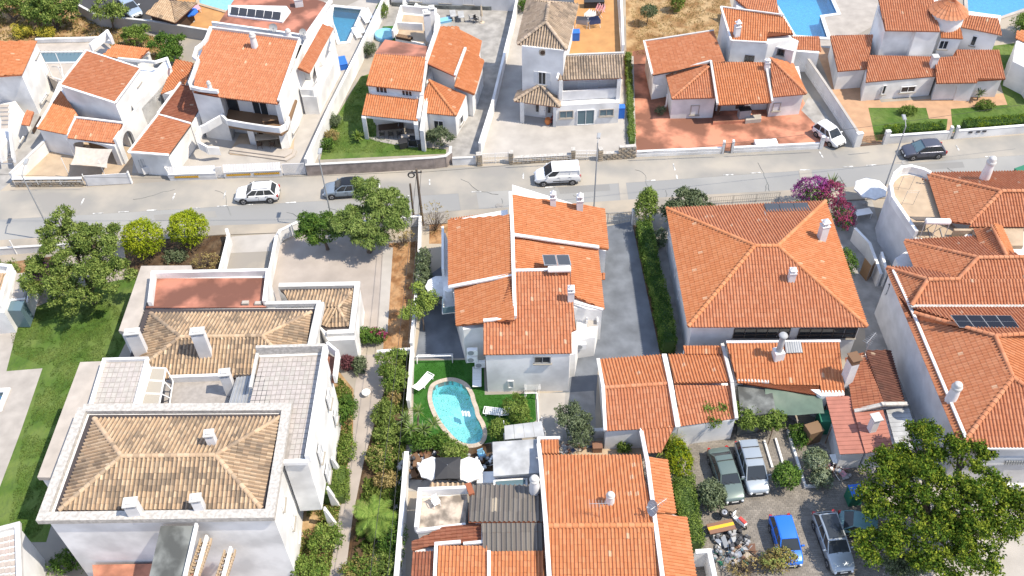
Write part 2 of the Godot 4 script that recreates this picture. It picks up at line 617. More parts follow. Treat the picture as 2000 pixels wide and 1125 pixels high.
# window on an upright wall; a = lower left, b = upper right, seen from outside
func window(house: Node3D, a: Vector3, b: Vector3, panes := 2, key := "glass", frame := "frame", sill := true, shutters := false, called := "window") -> MeshInstance3D:
	var e := V(b.x - a.x, 0, b.z - a.z)
	var w := e.length()
	var h := b.y - a.y
	var u := e.normalized()
	var nr := u.cross(Vector3.UP)
	var t := Basis(u, Vector3.UP, nr)
	var mid := a + e / 2 + V(0, h / 2, 0)
	var f := M.new()
	var r := 0.07
	for x in [-1, 1]:
		f.box(mid + u * x * (w / 2 - r / 2) + nr * 0.03, V(r, h, 0.1), t)
	for y in [-1, 1]:
		f.box(mid + Vector3.UP * y * (h / 2 - r / 2) + nr * 0.03, V(w - 2 * r, r, 0.1), t)
	for i in range(1, panes):
		f.box(mid + u * (w * i / panes - w / 2) + nr * 0.025, V(0.05, h - 2 * r, 0.07), t)
	var o := part(house, called, f, mats[frame])
	for i in panes:
		var g := M.new()
		var pw := (w - 2 * r) / panes
		g.box(mid + u * (-w / 2 + r + pw * (i + 0.5)) + nr * 0.005, V(pw - 0.04, h - 2 * r, 0.03), t)
		part(o, "pane", g, mats[key])
	if sill:
		var s := M.new()
		s.box(a + e / 2 - V(0, 0.04, 0) + nr * 0.08, V(w + 0.16, 0.06, 0.2), t)
		part(o, "sill", s, mats.sill)
	if shutters:
		for x in [-1, 1]:
			var s := M.new()
			for i in 7:
				s.box(mid + u * x * (w * 0.78) + nr * 0.05 + Vector3.UP * (h * (i - 3) / 7.2), V(w * 0.5, h / 7.2 * 0.82, 0.04), t)
			s.box(mid + u * x * (w * 0.78) + nr * 0.03, V(w * 0.53, h, 0.03), t)
			part(o, "shutter", s, mats.shutter)
	return o

func door(house: Node3D, a: Vector3, b: Vector3, key := "white_metal") -> MeshInstance3D:
	var e := V(b.x - a.x, 0, b.z - a.z)
	var u := e.normalized()
	var nr := u.cross(Vector3.UP)
	var t := Basis(u, Vector3.UP, nr)
	var h := b.y - a.y
	var m := M.new()
	m.box(a + e / 2 + V(0, h / 2, 0) + nr * 0.02, V(e.length(), h, 0.06), t)
	for y in [0.3, 0.72]:
		m.box(a + e / 2 + V(0, h * y, 0) + nr * 0.055, V(e.length() * 0.66, h * 0.3, 0.03), t)
	var o := part(house, "door", m, mats[key])
	var k := M.new()
	k.box(a + e * 0.85 + V(0, h * 0.47, 0) + nr * 0.09, V(0.12, 0.04, 0.05), t)
	part(o, "handle", k, mats.metal)
	return o

# a box chimney with a cap
func chimney(house: Node3D, at: Vector3, h: float, w := 0.5, d := 0.5, turn := 0.0, style := "cap") -> MeshInstance3D:
	var t := Basis(Vector3.UP, turn)
	var m := M.new()
	if style == "slot":
		m.box(at + V(0, h / 2 - 0.3, 0), V(w, h + 0.6, d), t)
		var o := part(house, "chimney", m, mats.white2)
		var k := M.new()
		for x in [-1, 1]:
			for z in [-1, 1]:
				k.box(at + t * V(x * (w / 2 - 0.06), 0, z * (d / 2 - 0.06)) + V(0, h + 0.1, 0), V(0.12, 0.2, 0.12), t)
		k.box(at + V(0, h + 0.25, 0), V(w + 0.12, 0.1, d + 0.12), t)
		k.box(at + V(0, h + 0.34, 0), V(w * 0.6, 0.08, d * 0.6), t)
		part(o, "chimney_cap", k, mats.coping)
		return o
	if style == "lattice": # white Algarve pot with a pierced lantern and a pointed top
		m.box(at + V(0, h * 0.3 - 0.3, 0), V(w, h * 0.6 + 0.6, d), t)
		var o := part(house, "chimney", m, mats.white2)
		var k := M.new()
		k.box(at + V(0, h * 0.61, 0), V(w * 1.15, 0.07, d * 1.15), t)
		for i in 8:
			var a := TAU * (i + 0.5) / 8
			k.box(at + t * V(cos(a) * w * 0.36, 0, sin(a) * d * 0.36) + V(0, h * 0.71, 0), V(w * 0.16, h * 0.17, d * 0.16), t)
		k.box(at + V(0, h * 0.81, 0), V(w * 1.05, 0.06, d * 1.05), t)
		k.lathe(at + V(0, h * 0.83, 0), [P(w * 0.5, 0), P(w * 0.42, h * 0.05), P(w * 0.18, h * 0.12), P(0.02, h * 0.17)], 8)
		part(o, "chimney_cap", k, mats.white2)
		return o
	if style == "round":
		m.lathe(at - V(0, 0.4, 0), [P(w * 0.55, 0), P(w * 0.5, 0.4 + h * 0.4), P(w * 0.4, 0.4 + h * 0.72), P(w * 0.4, 0.4 + h * 0.78)], 12)
		var o := part(house, "chimney", m, mats.white2)
		var k := M.new()
		k.lathe(at + V(0, h * 0.72, 0), [P(w * 0.5, 0), P(w * 0.52, h * 0.08), P(w * 0.45, h * 0.1), P(w * 0.38, h * 0.14), P(w * 0.4, h * 0.22), P(w * 0.28, h * 0.27), P(0.04, h * 0.3)], 12)
		part(o, "chimney_cap", k, mats.coping)
		return o
	m.box(at + V(0, h / 2 - 0.3, 0), V(w, h + 0.6, d), t)
	var q := part(house, "chimney", m, mats.white2)
	var c := M.new()
	c.bevel_box(at + V(0, h + 0.05, 0), V(w + 0.1, 0.1, d + 0.1), 0.03, t)
	part(q, "chimney_cap", c, mats.coping)
	return q

# square paving tiles, each a mesh of its own, over a four-cornered floor
func floor_tiles(parent: Node3D, q: Array, nx: int, ny: int, y: float, tint: Color, called := "floor_tile", skip: Array = []) -> void:
	var shapes := []
	var du: Vector2 = (q[1] - q[0]) / nx
	var dv: Vector2 = (q[3] - q[0]) / ny
	for k in 5:
		var m := M.new()
		var s := rng.randf_range(0.95, 1.04)
		m.col = Color(tint.r * s, tint.g * s * rng.randf_range(0.98, 1.02), tint.b * s)
		var g := 0.02
		var a := du * 0.5 - du.normalized() * g
		var b := dv * 0.5 - dv.normalized() * g
		m.prism([-a - b, a - b, a + b, b - a], -0.03, rng.randf_range(0.0, 0.003))
		shapes.append(m.mesh())
	for i in nx:
		for j in ny:
			var c: Vector2 = q[0].lerp(q[1], (i + 0.5) / nx).lerp(q[3].lerp(q[2], (i + 0.5) / nx), (j + 0.5) / ny)
			if skip and Geometry2D.is_point_in_polygon(c, PackedVector2Array(skip)):
				continue
			var o := part(parent, called, shapes[rng.randi() % 5], mats.floor_tile)
			o.position += up(c, y)

# a wall with an arched opening between two fractions of its length
func arch_wall(house: Node3D, a: Vector2, b: Vector2, y0: float, y1: float, f0: float, f1: float, spring: float, thick := 0.22, key := "white", called := "arch_wall") -> MeshInstance3D:
	var w := a.distance_to(b)
	var r := w * (f1 - f0) / 2
	var rise := minf(r, y1 - spring - 0.12)
	var line := [P(0, y0), P(w * f0, y0), P(w * f0, spring)]
	for i in range(1, 10):
		var t := PI * (1.0 - i / 10.0)
		line.append(P(w * (f0 + f1) / 2 + cos(t) * r, spring + sin(t) * rise))
	line.append_array([P(w * f1, spring), P(w * f1, y0), P(w, y0), P(w, y1), P(0, y1)])
	var d := (b - a).normalized()
	var s := V(-d.y, 0, d.x) * thick / 2
	var m := M.new()
	var k := Geometry2D.triangulate_polygon(PackedVector2Array(line))
	var at := func(p: Vector2) -> Vector3: return V(a.x + d.x * p.x, p.y, a.y + d.y * p.x)
	for i in range(0, k.size(), 3):
		var q0: Vector3 = at.call(line[k[i]])
		var q1: Vector3 = at.call(line[k[i + 1]])
		var q2: Vector3 = at.call(line[k[i + 2]])
		if (q1 - q0).cross(q2 - q0).dot(s) < 0.0:
			var h := q1
			q1 = q2
			q2 = h
		m.tri(q0 + s, q1 + s, q2 + s)
		m.tri(q0 - s, q2 - s, q1 - s)
	for i in line.size():
		var g: Vector3 = at.call(line[i])
		var e: Vector3 = at.call(line[(i + 1) % line.size()])
		m.quad(g - s, e - s, e + s, g + s)
	return part(house, called, m, mats[key])

func ac_unit(label: String, at: Vector3, turn: float, group := "") -> Node3D:
	var o := thing("air_conditioner", label, "air conditioner", at, group, turn)
	var m := M.new()
	m.bevel_box(V(0, 0.32, 0), V(0.85, 0.62, 0.34), 0.03)
	part(o, "case", m, mats.plastic_white)
	var f := M.new()
	f.tube([V(-0.12, 0.32, 0.16), V(-0.12, 0.32, 0.19)], [0.25, 0.25], 16)
	part(o, "fan_grille", f, mats.grey_paint)
	return o

func dish(label: String, at: Vector3, r: float, face: Vector3) -> Node3D:
	var o := thing("satellite_dish", label, "satellite dish", at)
	var d := face.normalized()
	var x := d.cross(Vector3.UP).normalized()
	var y := x.cross(d)
	var c := V(0, r * 1.15, 0)
	var rows := []
	for i in 6:
		var row := []
		var q := r * i / 5.0
		for j in 20:
			var a := TAU * j / 20
			row.append(c + (x * cos(a) + y * sin(a)) * maxf(q, 0.01) + d * (q * q * 0.3 / r))
		rows.append(row)
	var m := M.new()
	m.grid(rows, true)
	part(o, "reflector", m, mats.pale_sheet)
	var a := M.new()
	a.bar(Vector3.ZERO, c, r * 0.05)
	a.bar(c - y * r * 0.9 + d * 0.1, c + d * r * 0.95, 0.02)
	part(o, "mast", a, mats.grey_paint)
	var l := M.new()
	l.box(c + d * r, V(0.12, 0.12, 0.12))
	part(o, "receiver", l, mats.grey_paint)
	return o

# ---------- plants ----------
const OLIVE := [Color(0.125, 0.18, 0.04), Color(0.25, 0.305, 0.08), Color(0.055, 0.09, 0.022)]
const GREEN := [Color(0.0725, 0.14, 0.027), Color(0.138, 0.217, 0.0405), Color(0.029, 0.07, 0.0135)]
const LIME := [Color(0.232, 0.294, 0.0162), Color(0.348, 0.392, 0.027), Color(0.116, 0.175, 0.0108)]
const FRESH := [Color(0.125, 0.185, 0.035), Color(0.21, 0.275, 0.065), Color(0.06, 0.105, 0.02)]
const GREYGREEN := [Color(0.109, 0.14, 0.0743), Color(0.189, 0.224, 0.128), Color(0.0508, 0.07, 0.0338)]
const DEEP := [Color(0.072, 0.13, 0.014), Color(0.23, 0.265, 0.03), Color(0.027, 0.056, 0.009)]
const PEPPER := [Color(0.152, 0.217, 0.054), Color(0.254, 0.315, 0.0945), Color(0.0725, 0.119, 0.027)]
const DRY := [Color(0.275, 0.21, 0.081), Color(0.392, 0.308, 0.135), Color(0.145, 0.112, 0.0473)]
const PURPLE := [Color(0.21, 0.025, 0.16), Color(0.31, 0.045, 0.25), Color(0.11, 0.012, 0.08)]
const MAGENTA := [Color(0.23, 0.02, 0.075), Color(0.32, 0.035, 0.11), Color(0.12, 0.015, 0.045)]
const YELLOW := [Color(0.36, 0.31, 0.04), Color(0.5, 0.42, 0.07), Color(0.16, 0.16, 0.03)]
const DARKRED := [Color(0.131, 0.049, 0.0607), Color(0.203, 0.084, 0.0878), Color(0.0725, 0.028, 0.0338)]

func dir() -> Vector3:
	var z := rng.randf_range(-1, 1)
	var a := rng.randf() * TAU
	var r := sqrt(1 - z * z)
	return V(r * cos(a), z, r * sin(a))

func leaf(m: M, p: Vector3, a: Vector3, b: Vector3, c: Color) -> void: # a folded diamond
	m.col = c
	var f := a.cross(b) * 0.25 / maxf(a.length(), 0.01)
	m.tri(p - a, p + b + f, p + a)
	m.tri(p - a, p + a, p - b + f)

func foliage(m: M, c: Vector3, r: Vector3, count: int, size: float, pal: Array, gap := 0.0, droop := 0.0, inner := 0.55) -> void:
	var k := 7
	if size > 0.115:
		size *= 0.78
		count = int(count * 1.5)
	for i in int(count * 1.25 / k):
		var d := dir()
		if d.y < -0.35 and rng.randf() < 0.6:
			d.y = -d.y
		var o := rng.randf()
		var e := c + d * r * (inner + (1.04 - inner) * sqrt(o))
		var nz := wear.get_noise_3dv(e * 5.0 / maxf(r.x, 0.6) + c)
		if nz < gap - 0.3:
			continue
		e += d * nz * 0.28 * r
		var tone := clampf(0.5 + nz * 0.9 + rng.randf_range(-0.3, 0.3), 0, 1)
		for j in k:
			var p := e + dir() * size * rng.randf_range(0.3, 1.9)
			var a := (dir() * 0.8 + d * 0.5 + V(0, -droop, 0)).normalized()
			var b := a.cross(dir() * 0.6 + d).normalized()
			var s := size * rng.randf_range(0.8, 1.5)
			var t := clampf(tone + rng.randf_range(-0.25, 0.25), 0, 1)
			var q: Color = pal[2].lerp(pal[0], t * 2) if t < 0.5 else pal[0].lerp(pal[1], t * 2 - 1)
			leaf(m, p, a * s * (0.62 + droop * 0.4), b * s * (0.36 - droop * 0.12), q)

# lobes: [centre from the base, radii]; limbs run from the trunk to each lobe
func tree(called: String, label: String, category: String, at: Vector3, lobes: Array, pal: Array, count: int, size: float, girth := 0.2, group := "", gap := 0.0, droop := 0.0, blooms: Array = []) -> Node3D:
	var o := thing(called, label, category, at, group)
	var w := M.new()
	var low := 1e9
	var mid := Vector3.ZERO
	var vol := 0.0
	for l in lobes:
		low = minf(low, l[0].y - l[1].y)
		var a: float = l[1].x * l[1].z
		mid += l[0] * a
		vol += a
	mid /= vol
	var fork := V(mid.x * 0.35, maxf(low * 0.9, 0.25), mid.z * 0.35)
	if girth > 0.0:
		w.tube([V(0, -0.2, 0), V(0, 0.15, 0), fork * 0.5 + V(0.04, 0, 0.03), fork], [girth * 1.5, girth * 1.1, girth, girth * 0.85], 8, false)
		for l in lobes:
			var e: Vector3 = l[0]
			w.tube([fork - V(0, 0.1, 0), fork.lerp(e, 0.5) + dir() * 0.15, e + V(0, l[1].y * 0.3, 0)], [girth * 0.7, girth * 0.42, girth * 0.14], 6, false)
			for i in 4:
				var d := dir()
				d.y = absf(d.y) * 0.6
				w.tube([fork.lerp(e, 0.7), e + d * l[1] * 0.4, e + d * l[1] * 0.85], [girth * 0.3, girth * 0.18, girth * 0.05], 5, false)
		part(o, "trunk", w, mats.bark)
	var f := M.new()
	for l in lobes:
		var own := int(count * l[1].x * l[1].z / vol)
		if l[1].x < 1.15 or gap < -0.5:
			foliage(f, l[0], l[1], own, size, pal, gap, droop)
			continue
		foliage(f, l[0] - V(0, l[1].y * 0.15, 0), l[1] * 0.72, own / 5, size, pal, gap, droop)
		var sprays := int(5 + l[1].x * 2.4) # sprays of leaves that stand apart from one another
		for i in sprays:
			var d := dir()
			d.y = absf(d.y) * 1.1 - 0.25
			var c: Vector3 = l[0] + d.normalized() * l[1] * rng.randf_range(0.55, 1.05)
			var r := rng.randf_range(0.4, 0.7)
			foliage(f, c, V(r, r * 0.62, r) * (0.7 + l[1].x * 0.16), int(own * 0.85 / sprays), size, pal, gap, droop, 0.3)
	part(o, "crown", f, mats.leaf)
	if blooms:
		var p := M.new()
		for b in blooms:
			foliage(p, b[0], b[1], b[2], size * 0.8, b[3], 0.0, 0.0, 0.8)
		part(o, "blossom", p, mats.petal)
	return o

func bush(called: String, label: String, category: String, at: Vector3, r: Vector3, pal: Array, count: int, size := 0.1, group := "", blooms: Array = []) -> Node3D:
	var lobes := [[V(0, r.y * 0.9, 0), r * 0.85]]
	var seed_ := rng.randi_range(3, 5)
	for i in seed_:
		var a := TAU * (i + rng.randf() * 0.6) / seed_
		lobes.append([V(cos(a) * r.x * 0.5, r.y * rng.randf_range(0.6, 1.15), sin(a) * r.z * 0.5), r * rng.randf_range(0.42, 0.6)])
	return tree(called, label, category, at, lobes, pal, count, size, 0.05, group, 0.0, 0.0, blooms)

func hedge(called: String, label: String, line: Array, w: float, h: float, pal: Array, density := 220.0, size := 0.1, lumpy := 0.12, group := "") -> Node3D:
	var o := site(called, label, "hedge", up(line[0], 0), group)
	var core := M.new()
	core.col = pal[2].lerp(pal[0], 0.4)
	var f := M.new()
	for i in line.size() - 1:
		var a: Vector2 = line[i]
		var b: Vector2 = line[i + 1]
		var d := (b - a)
		var s := P(-d.y, d.x).normalized()
		var k := 0.74
		core.prism([a + s * w / 2 * k, b + s * w / 2 * k, b - s * w / 2 * k, a - s * w / 2 * k], 0.0, h * 0.86)
		var area := d.length() * (w + 2 * h)
		for j in int(area * density / 4):
			var x := rng.randf()
			var g := rng.randf() * (w + 2 * h)
			var c := a + d * x
			var e: Vector3
			var nr: Vector3
			if g < h:
				e = up(c + s * w / 2, g)
				nr = V(s.x, 0.3, s.y)
			elif g < h + w:
				e = up(c + s * (g - h - w / 2), h)
				nr = V(0, 1, 0)
			else:
				e = up(c - s * w / 2, g - h - w)
				nr = V(-s.x, 0.3, -s.y)
			var nz := wear.get_noise_3dv(e * 3.5)
			e += nr * (nz * lumpy * 2.0 - lumpy * 0.7)
			for q in 4:
				var t := clampf(0.5 + nz * 0.7 + rng.randf_range(-0.4, 0.4), 0, 1)
				var tint: Color = pal[2].lerp(pal[0], t * 2) if t < 0.5 else pal[0].lerp(pal[1], t * 2 - 1)
				var ax := (dir() + nr * 0.5).normalized()
				leaf(f, e + dir() * size * 1.4, ax * size * 0.6, ax.cross(dir()).normalized() * size * 0.4, tint)
	part(o, "branches", core, mats.tinted)
	part(o, "leaves", f, mats.leaf)
	return o

func palm(called: String, label: String, at: Vector3, trunk: float, fronds: int, length: float, pal: Array, group := "", heads: Array = [Vector3.ZERO], stiff := 0.35) -> Node3D:
	var o := thing(called, label, "palm", at, group)
	for hd in heads:
		var t := M.new()
		var top: Vector3 = hd + V(0, trunk, 0)
		t.tube([V(0, -0.1, 0), (top) * 0.5, top], [0.16, 0.13, 0.15], 8)
		part(o, "trunk", t, mats.bark)
		for i in fronds:
			var m := M.new()
			var a := TAU * (i * 0.618034)
			var rise := rng.randf_range(-0.1, 1.1)
			var out := V(cos(a), 0, sin(a))
			var sp := []
			var p := top
			var v := (out + V(0, rise, 0)).normalized()
			var ln := length * rng.randf_range(0.8, 1.1)
			for s in 10:
				sp.append(p)
				p += v * ln / 10
				v = (v - V(0, stiff * 0.34, 0)).normalized()
			var tt := rng.randf()
			m.col = pal[0].lerp(pal[1], tt)
			m.tube(sp, [0.03, 0.028, 0.026, 0.024, 0.02, 0.017, 0.014, 0.011, 0.008, 0.005], 4, false)
			for s in range(1, 9):
				for e in [0.0, 0.5]:
					var b: Vector3 = sp[s].lerp(sp[s + 1], e)
					var fw: Vector3 = (sp[s + 1] - sp[s]).normalized()
					var sd := fw.cross(Vector3.UP).normalized()
					var lw: float = ln * 0.24 * sin(PI * (s + e + 1.0) / 10.5)
					for q in [-1, 1]:
						m.col = pal[0].lerp(pal[1 if rng.randf() < 0.6 else 2], rng.randf() * 0.8)
						var tip: Vector3 = b + sd * q * lw + fw * lw * 0.7 - V(0, lw * 0.3, 0)
						m.tri(b - fw * 0.04, b + fw * 0.05, tip)
			part(o, "frond", m, mats.leaf)
	return o

func rosette(called: String, label: String, category: String, at: Vector3, blades: int, length: float, pal: Array, group := "", stem := 0.1, heads: Array = [Vector3.ZERO], wide := 0.09) -> Node3D:
	var o := thing(called, label, category, at, group)
	var st := M.new()
	var m := M.new()
	for hd in heads:
		var top: Vector3 = hd + V(0, stem, 0)
		st.tube([V(0, -0.1, 0), top], [0.09, 0.07], 6)
		for i in blades:
			var d := dir()
			d.y = absf(d.y) * 0.9 + 0.08
			d = d.normalized()
			var l := length * rng.randf_range(0.75, 1.1)
			var s := d.cross(Vector3.UP).normalized() * length * wide
			m.col = pal[0].lerp(pal[1 if rng.randf() < 0.55 else 2], rng.randf())
			var mid := top + d * l * 0.45
			var tip := top + d * l - V(0, l * 0.12, 0)
			m.tri(top - s * 0.5, mid - s, top + s * 0.5)
			m.tri(top + s * 0.5, mid - s, mid + s)
			m.tri(mid - s, tip, mid + s)
	part(o, "stem", st, mats.bark)
	part(o, "leaves", m, mats.leaf)
	return o

func twiggy(called: String, label: String, category: String, at: Vector3, r: Vector3, stems: int, pal: Array, count: int, group := "") -> Node3D:
	var o := thing(called, label, category, at, group)
	var w := M.new()
	var f := M.new()
	for i in stems:
		var d := dir()
		d.y = absf(d.y) + 0.5
		var e := d.normalized() * r * rng.randf_range(0.7, 1.0) * V(1, 1.4, 1)
		w.tube([Vector3.ZERO, e * 0.5 + dir() * 0.1, e], [0.03, 0.02, 0.008], 4, false)
		for j in 4:
			var q := e * rng.randf_range(0.35, 0.95)
			w.tube([q, q + (dir() + d * 0.8) * r.x * 0.3], [0.012, 0.004], 3, false)
	part(o, "branches", w, mats.bark)
	foliage(f, V(0, r.y * 0.8, 0), r * 0.9, count, 0.09, pal, 0.1)
	part(o, "leaves", f, mats.leaf)
	return o

# grass blades scattered as one mass
func blades(called: String, poly: Array, count: int, h: float, pal: Array, y := 0.0) -> void:
	var shapes := M.new()
	var p := PackedVector2Array(poly)
	var lo: Vector2 = poly[0]
	var hi: Vector2 = poly[0]
	for q in poly:
		lo = lo.min(q)
		hi = hi.max(q)
	var made := 0
	var tries := 0
	while made < count and tries < count * 4:
		tries += 1
		var c := P(rng.randf_range(lo.x, hi.x), rng.randf_range(lo.y, hi.y))
		if not Geometry2D.is_point_in_polygon(c, p):
			continue
		var nz := wear.get_noise_2d(c.x * 2.0, c.y * 2.0)
		if nz < -0.25:
			continue
		made += 1
		var t := clampf(0.5 + nz + rng.randf_range(-0.3, 0.3), 0, 1)
		shapes.col = pal[2].lerp(pal[0], t * 2) if t < 0.5 else pal[0].lerp(pal[1], t * 2 - 1)
		var a := rng.randf() * TAU
		var s := V(cos(a), 0, sin(a)) * h * 0.35
		var b := up(c, y)
		shapes.tri(b - s, b + s, b + V(rng.randf_range(-0.5, 0.5), 1, rng.randf_range(-0.5, 0.5)) * h)
	var o := setting(called, shapes, mats.leaf, "stuff")
	o.set_meta("label", "")
	o.remove_meta("label")

# ---------- vehicles ----------
# body: [x, lower edge, belt height, half width] from tail to nose; cabin: x of the foot and top of the rear and front glass
func car(called: String, label: String, category: String, at: Vector3, turn: float, body: Array, cabin: Array, roof_y: float, paint: Color, roof_paint: Color, opt := {}) -> Node3D:
	var o := thing(called, label, category, at, opt.get("group", ""), turn)
	var pm := StandardMaterial3D.new()
	pm.albedo_color = paint
	pm.roughness = 0.3
	pm.metallic = opt.get("metal", 0.0)
	pm.clearcoat_enabled = true
	pm.clearcoat = 0.6
	var rm := pm
	if roof_paint != paint:
		rm = pm.duplicate()
		rm.albedo_color = roof_paint
	var m := M.new()
	var rows := []
	for b in body:
		var x: float = b[0]
		var w: float = b[3]
		var y0: float = b[1]
		var y1: float = b[2]
		var ym := lerpf(y0, y1, 0.55)
		var r := []
		for q in [P(w * 0.86, y0), P(w * 0.97, y0 + 0.1), P(w, ym), P(w * 0.985, y1 - 0.1), P(w * 0.93, y1 - 0.02), P(w * 0.8, y1), P(0, y1 + 0.035)]:
			r.append(V(x, q.y, -q.x))
		for k in [5, 4, 3, 2, 1, 0]:
			r.append(V(x, r[k].y, -r[k].z))
		r.append(V(x, y0, 0))
		rows.append(r)
	m.grid(rows, true)
	for e in [0, rows.size() - 1]:
		for j in range(1, rows[e].size() - 1):
			if e == 0:
				m.tri(rows[e][0], rows[e][j + 1], rows[e][j])
			else:
				m.tri(rows[e][0], rows[e][j], rows[e][j + 1])
	var bd := part(o, "body", m, pm)
	var len0: float = body[0][0]
	var len1: float = body[-1][0]
	var wide: float = body[body.size() / 2][3]
	var belt: float = opt.get("belt", body[body.size() / 2][2])
	var wb := wide * 0.9
	var wt: float = wide * opt.get("tumble", 0.72)
	var xr0: float = cabin[0]
	var xr1: float = cabin[1]
	var xf1: float = cabin[2]
	var xf0: float = cabin[3]
	# glass house: windscreen, rear window and side glass are panes of their own
	var B := func(x: float, z: float) -> Vector3: return V(x, belt - 0.03, z)
	var T := func(x: float, z: float) -> Vector3: return V(x, roof_y - 0.03, z)
	var inside := M.new()
	var g := 0.97
	inside.hexa([B.call(xr0 + 0.03, wb * g), B.call(xf0 - 0.03, wb * g), B.call(xf0 - 0.03, -wb * g), B.call(xr0 + 0.03, -wb * g), T.call(xr1 + 0.03, wt * g), T.call(xf1 - 0.03, wt * g), T.call(xf1 - 0.03, -wt * g), T.call(xr1 + 0.03, -wt * g)])
	var shell: Material = pm if opt.get("van", false) else mats.trim
	part(o, "cabin", inside, shell)
	var pane := func(name_: String, a: Vector3, b: Vector3, d: Vector3, e: Vector3, key: String) -> void:
		var q := M.new()
		var nr := (b - a).cross(d - a).normalized() * 0.02
		var mid := (a + b + d + e) / 4
		var i := func(p: Vector3) -> Vector3: return mid + (p - mid) * 0.92 + nr
		q.quad(i.call(a), i.call(b), i.call(d), i.call(e))
		var f := func(p: Vector3) -> Vector3: return i.call(p) - nr * 1.5
		q.quad(f.call(a), f.call(b), i.call(b), i.call(a))
		q.quad(f.call(b), f.call(d), i.call(d), i.call(b))
		q.quad(f.call(d), f.call(e), i.call(e), i.call(d))
		q.quad(f.call(e), f.call(a), i.call(a), i.call(e))
		part(o, name_, q, mats[key])
	var gk: String = opt.get("glass", "glass")
	pane.call("windscreen", B.call(xf0, wb), B.call(xf0, -wb), T.call(xf1, -wt), T.call(xf1, wt), gk)
	if not opt.get("van", false):
		pane.call("rear_window", B.call(xr0, -wb), B.call(xr0, wb), T.call(xr1, wt), T.call(xr1, -wt), "glass")
	for s in [-1, 1]:
		var cuts: Array = opt.get("cuts", [0.36, 0.68])
		var c := [0.0] + cuts + [1.0]
		for k in c.size() - 1:
			if opt.get("van", false) and k < c.size() - 2:
				continue
			var b0 := lerpf(xr0, xf0, c[k]) + 0.04
			var b1 := lerpf(xr0, xf0, c[k + 1]) - 0.04
			var u0 := lerpf(xr1, xf1, c[k]) + 0.04
			var u1 := lerpf(xr1, xf1, c[k + 1]) - 0.04
			if s > 0:
				pane.call("side_window", B.call(b0, wb), B.call(b1, wb), T.call(u1, wt), T.call(u0, wt), "glass")
			else:
				pane.call("side_window", B.call(b1, -wb), B.call(b0, -wb), T.call(u0, -wt), T.call(u1, -wt), "glass")
		# pillars
		var pl := M.new()
		for k in c.size():
			var w: float = 0.035 if k > 0 and k < c.size() - 1 else 0.05
			pl.tube([B.call(lerpf(xr0, xf0, c[k]), s * wb), T.call(lerpf(xr1, xf1, c[k]), s * wt)], [w, w], 5)
		pl.tube([T.call(xr1, s * wt), T.call(xf1, s * wt)], [0.045, 0.045], 5)
		part(o, "pillars", pl, pm)
	# roof panel
	var rf := M.new()
	var rr := []
	for i in 7:
		var t := i / 6.0
		var x := lerpf(xr1 - 0.05, xf1 + 0.06, t)
		var y: float = roof_y + 0.055 * sin(PI * t) - 0.03
		var w := wt * (0.97 + 0.05 * sin(PI * t))
		var r := []
		for q in [P(-1, -0.03), P(-1, 0.012), P(-0.85, 0.04), P(0, 0.06), P(0.85, 0.04), P(1, 0.012), P(1, -0.03)]:
			r.append(V(x, y + q.y, q.x * w))
		rr.append(r)
	rf.grid(rr, true)
	for e in [0, 6]:
		for j in range(1, 6):
			if e == 0:
				rf.tri(rr[e][0], rr[e][j + 1], rr[e][j])
			else:
				rf.tri(rr[e][0], rr[e][j], rr[e][j + 1])
	var rp := part(o, "roof", rf, rm)
	if opt.has("sunroof"):
		var q := M.new()
		q.box(V((xr1 + xf1) / 2, roof_y + 0.075, 0), V((xf1 - xr1) * 0.93, 0.03, wt * 1.7))
		part(rp, "sunroof", q, mats.glass)
	if opt.get("rails", false):
		for s in [-1, 1]:
			var q := M.new()
			q.tube([V(xr1 + 0.15, roof_y + 0.02, s * wt * 0.9), V(xr1 + 0.25, roof_y + 0.1, s * wt * 0.9), V(xf1 - 0.25, roof_y + 0.1, s * wt * 0.9), V(xf1 - 0.1, roof_y + 0.02, s * wt * 0.9)], [0.025, 0.025, 0.025, 0.025], 5)
			part(rp, "roof_rail", q, mats.trim)
	for i in opt.get("bars", 0):
		var q := M.new()
		q.box(V(lerpf(xr1, xf1, [0.3, 0.75, 0.5][i]), roof_y + 0.1, 0), V(0.05, 0.04, wt * 2.0))
		part(rp, "roof_bar", q, mats.trim)
	# wheels
	var wr: float = opt.get("wheel", 0.31)
	for x in opt.get("axles", [len0 + 0.78, len1 - 0.8]):
		for s in [-1, 1]:
			var arch := M.new()
			var y := M.new()
			var ri := M.new()
			var z: float = s * (wide - 0.09)
			arch.tube([V(x, wr + 0.02, s * (wide - 0.3)), V(x, wr + 0.02, s * (wide + 0.004))], [wr + 0.07, wr + 0.07], 18)
			part(bd, "wheel_arch", arch, mats.trim)
			y.tube([V(x, wr, z - 0.1), V(x, wr, z - 0.08), V(x, wr, z + 0.08), V(x, wr, z + 0.11)], [wr - 0.03, wr, wr, wr - 0.03], 18)
			var wl := part(o, "wheel", y, mats.tyre)
			ri.tube([V(x, wr, s * (wide - 0.03)), V(x, wr, s * (wide + 0.026))], [wr * 0.66, wr * 0.6], 14)
			part(wl, "rim", ri, mats.rim)
			var sp := M.new()
			for k in 5:
				var a := TAU * k / 5
				sp.box(V(x + cos(a) * wr * 0.32, wr + sin(a) * wr * 0.32, s * (wide + 0.028)), V(wr * 0.16, wr * 0.5, 0.012), Basis(Vector3.BACK, a - PI / 2))
			part(wl, "rim_gap", sp, mats.trim)
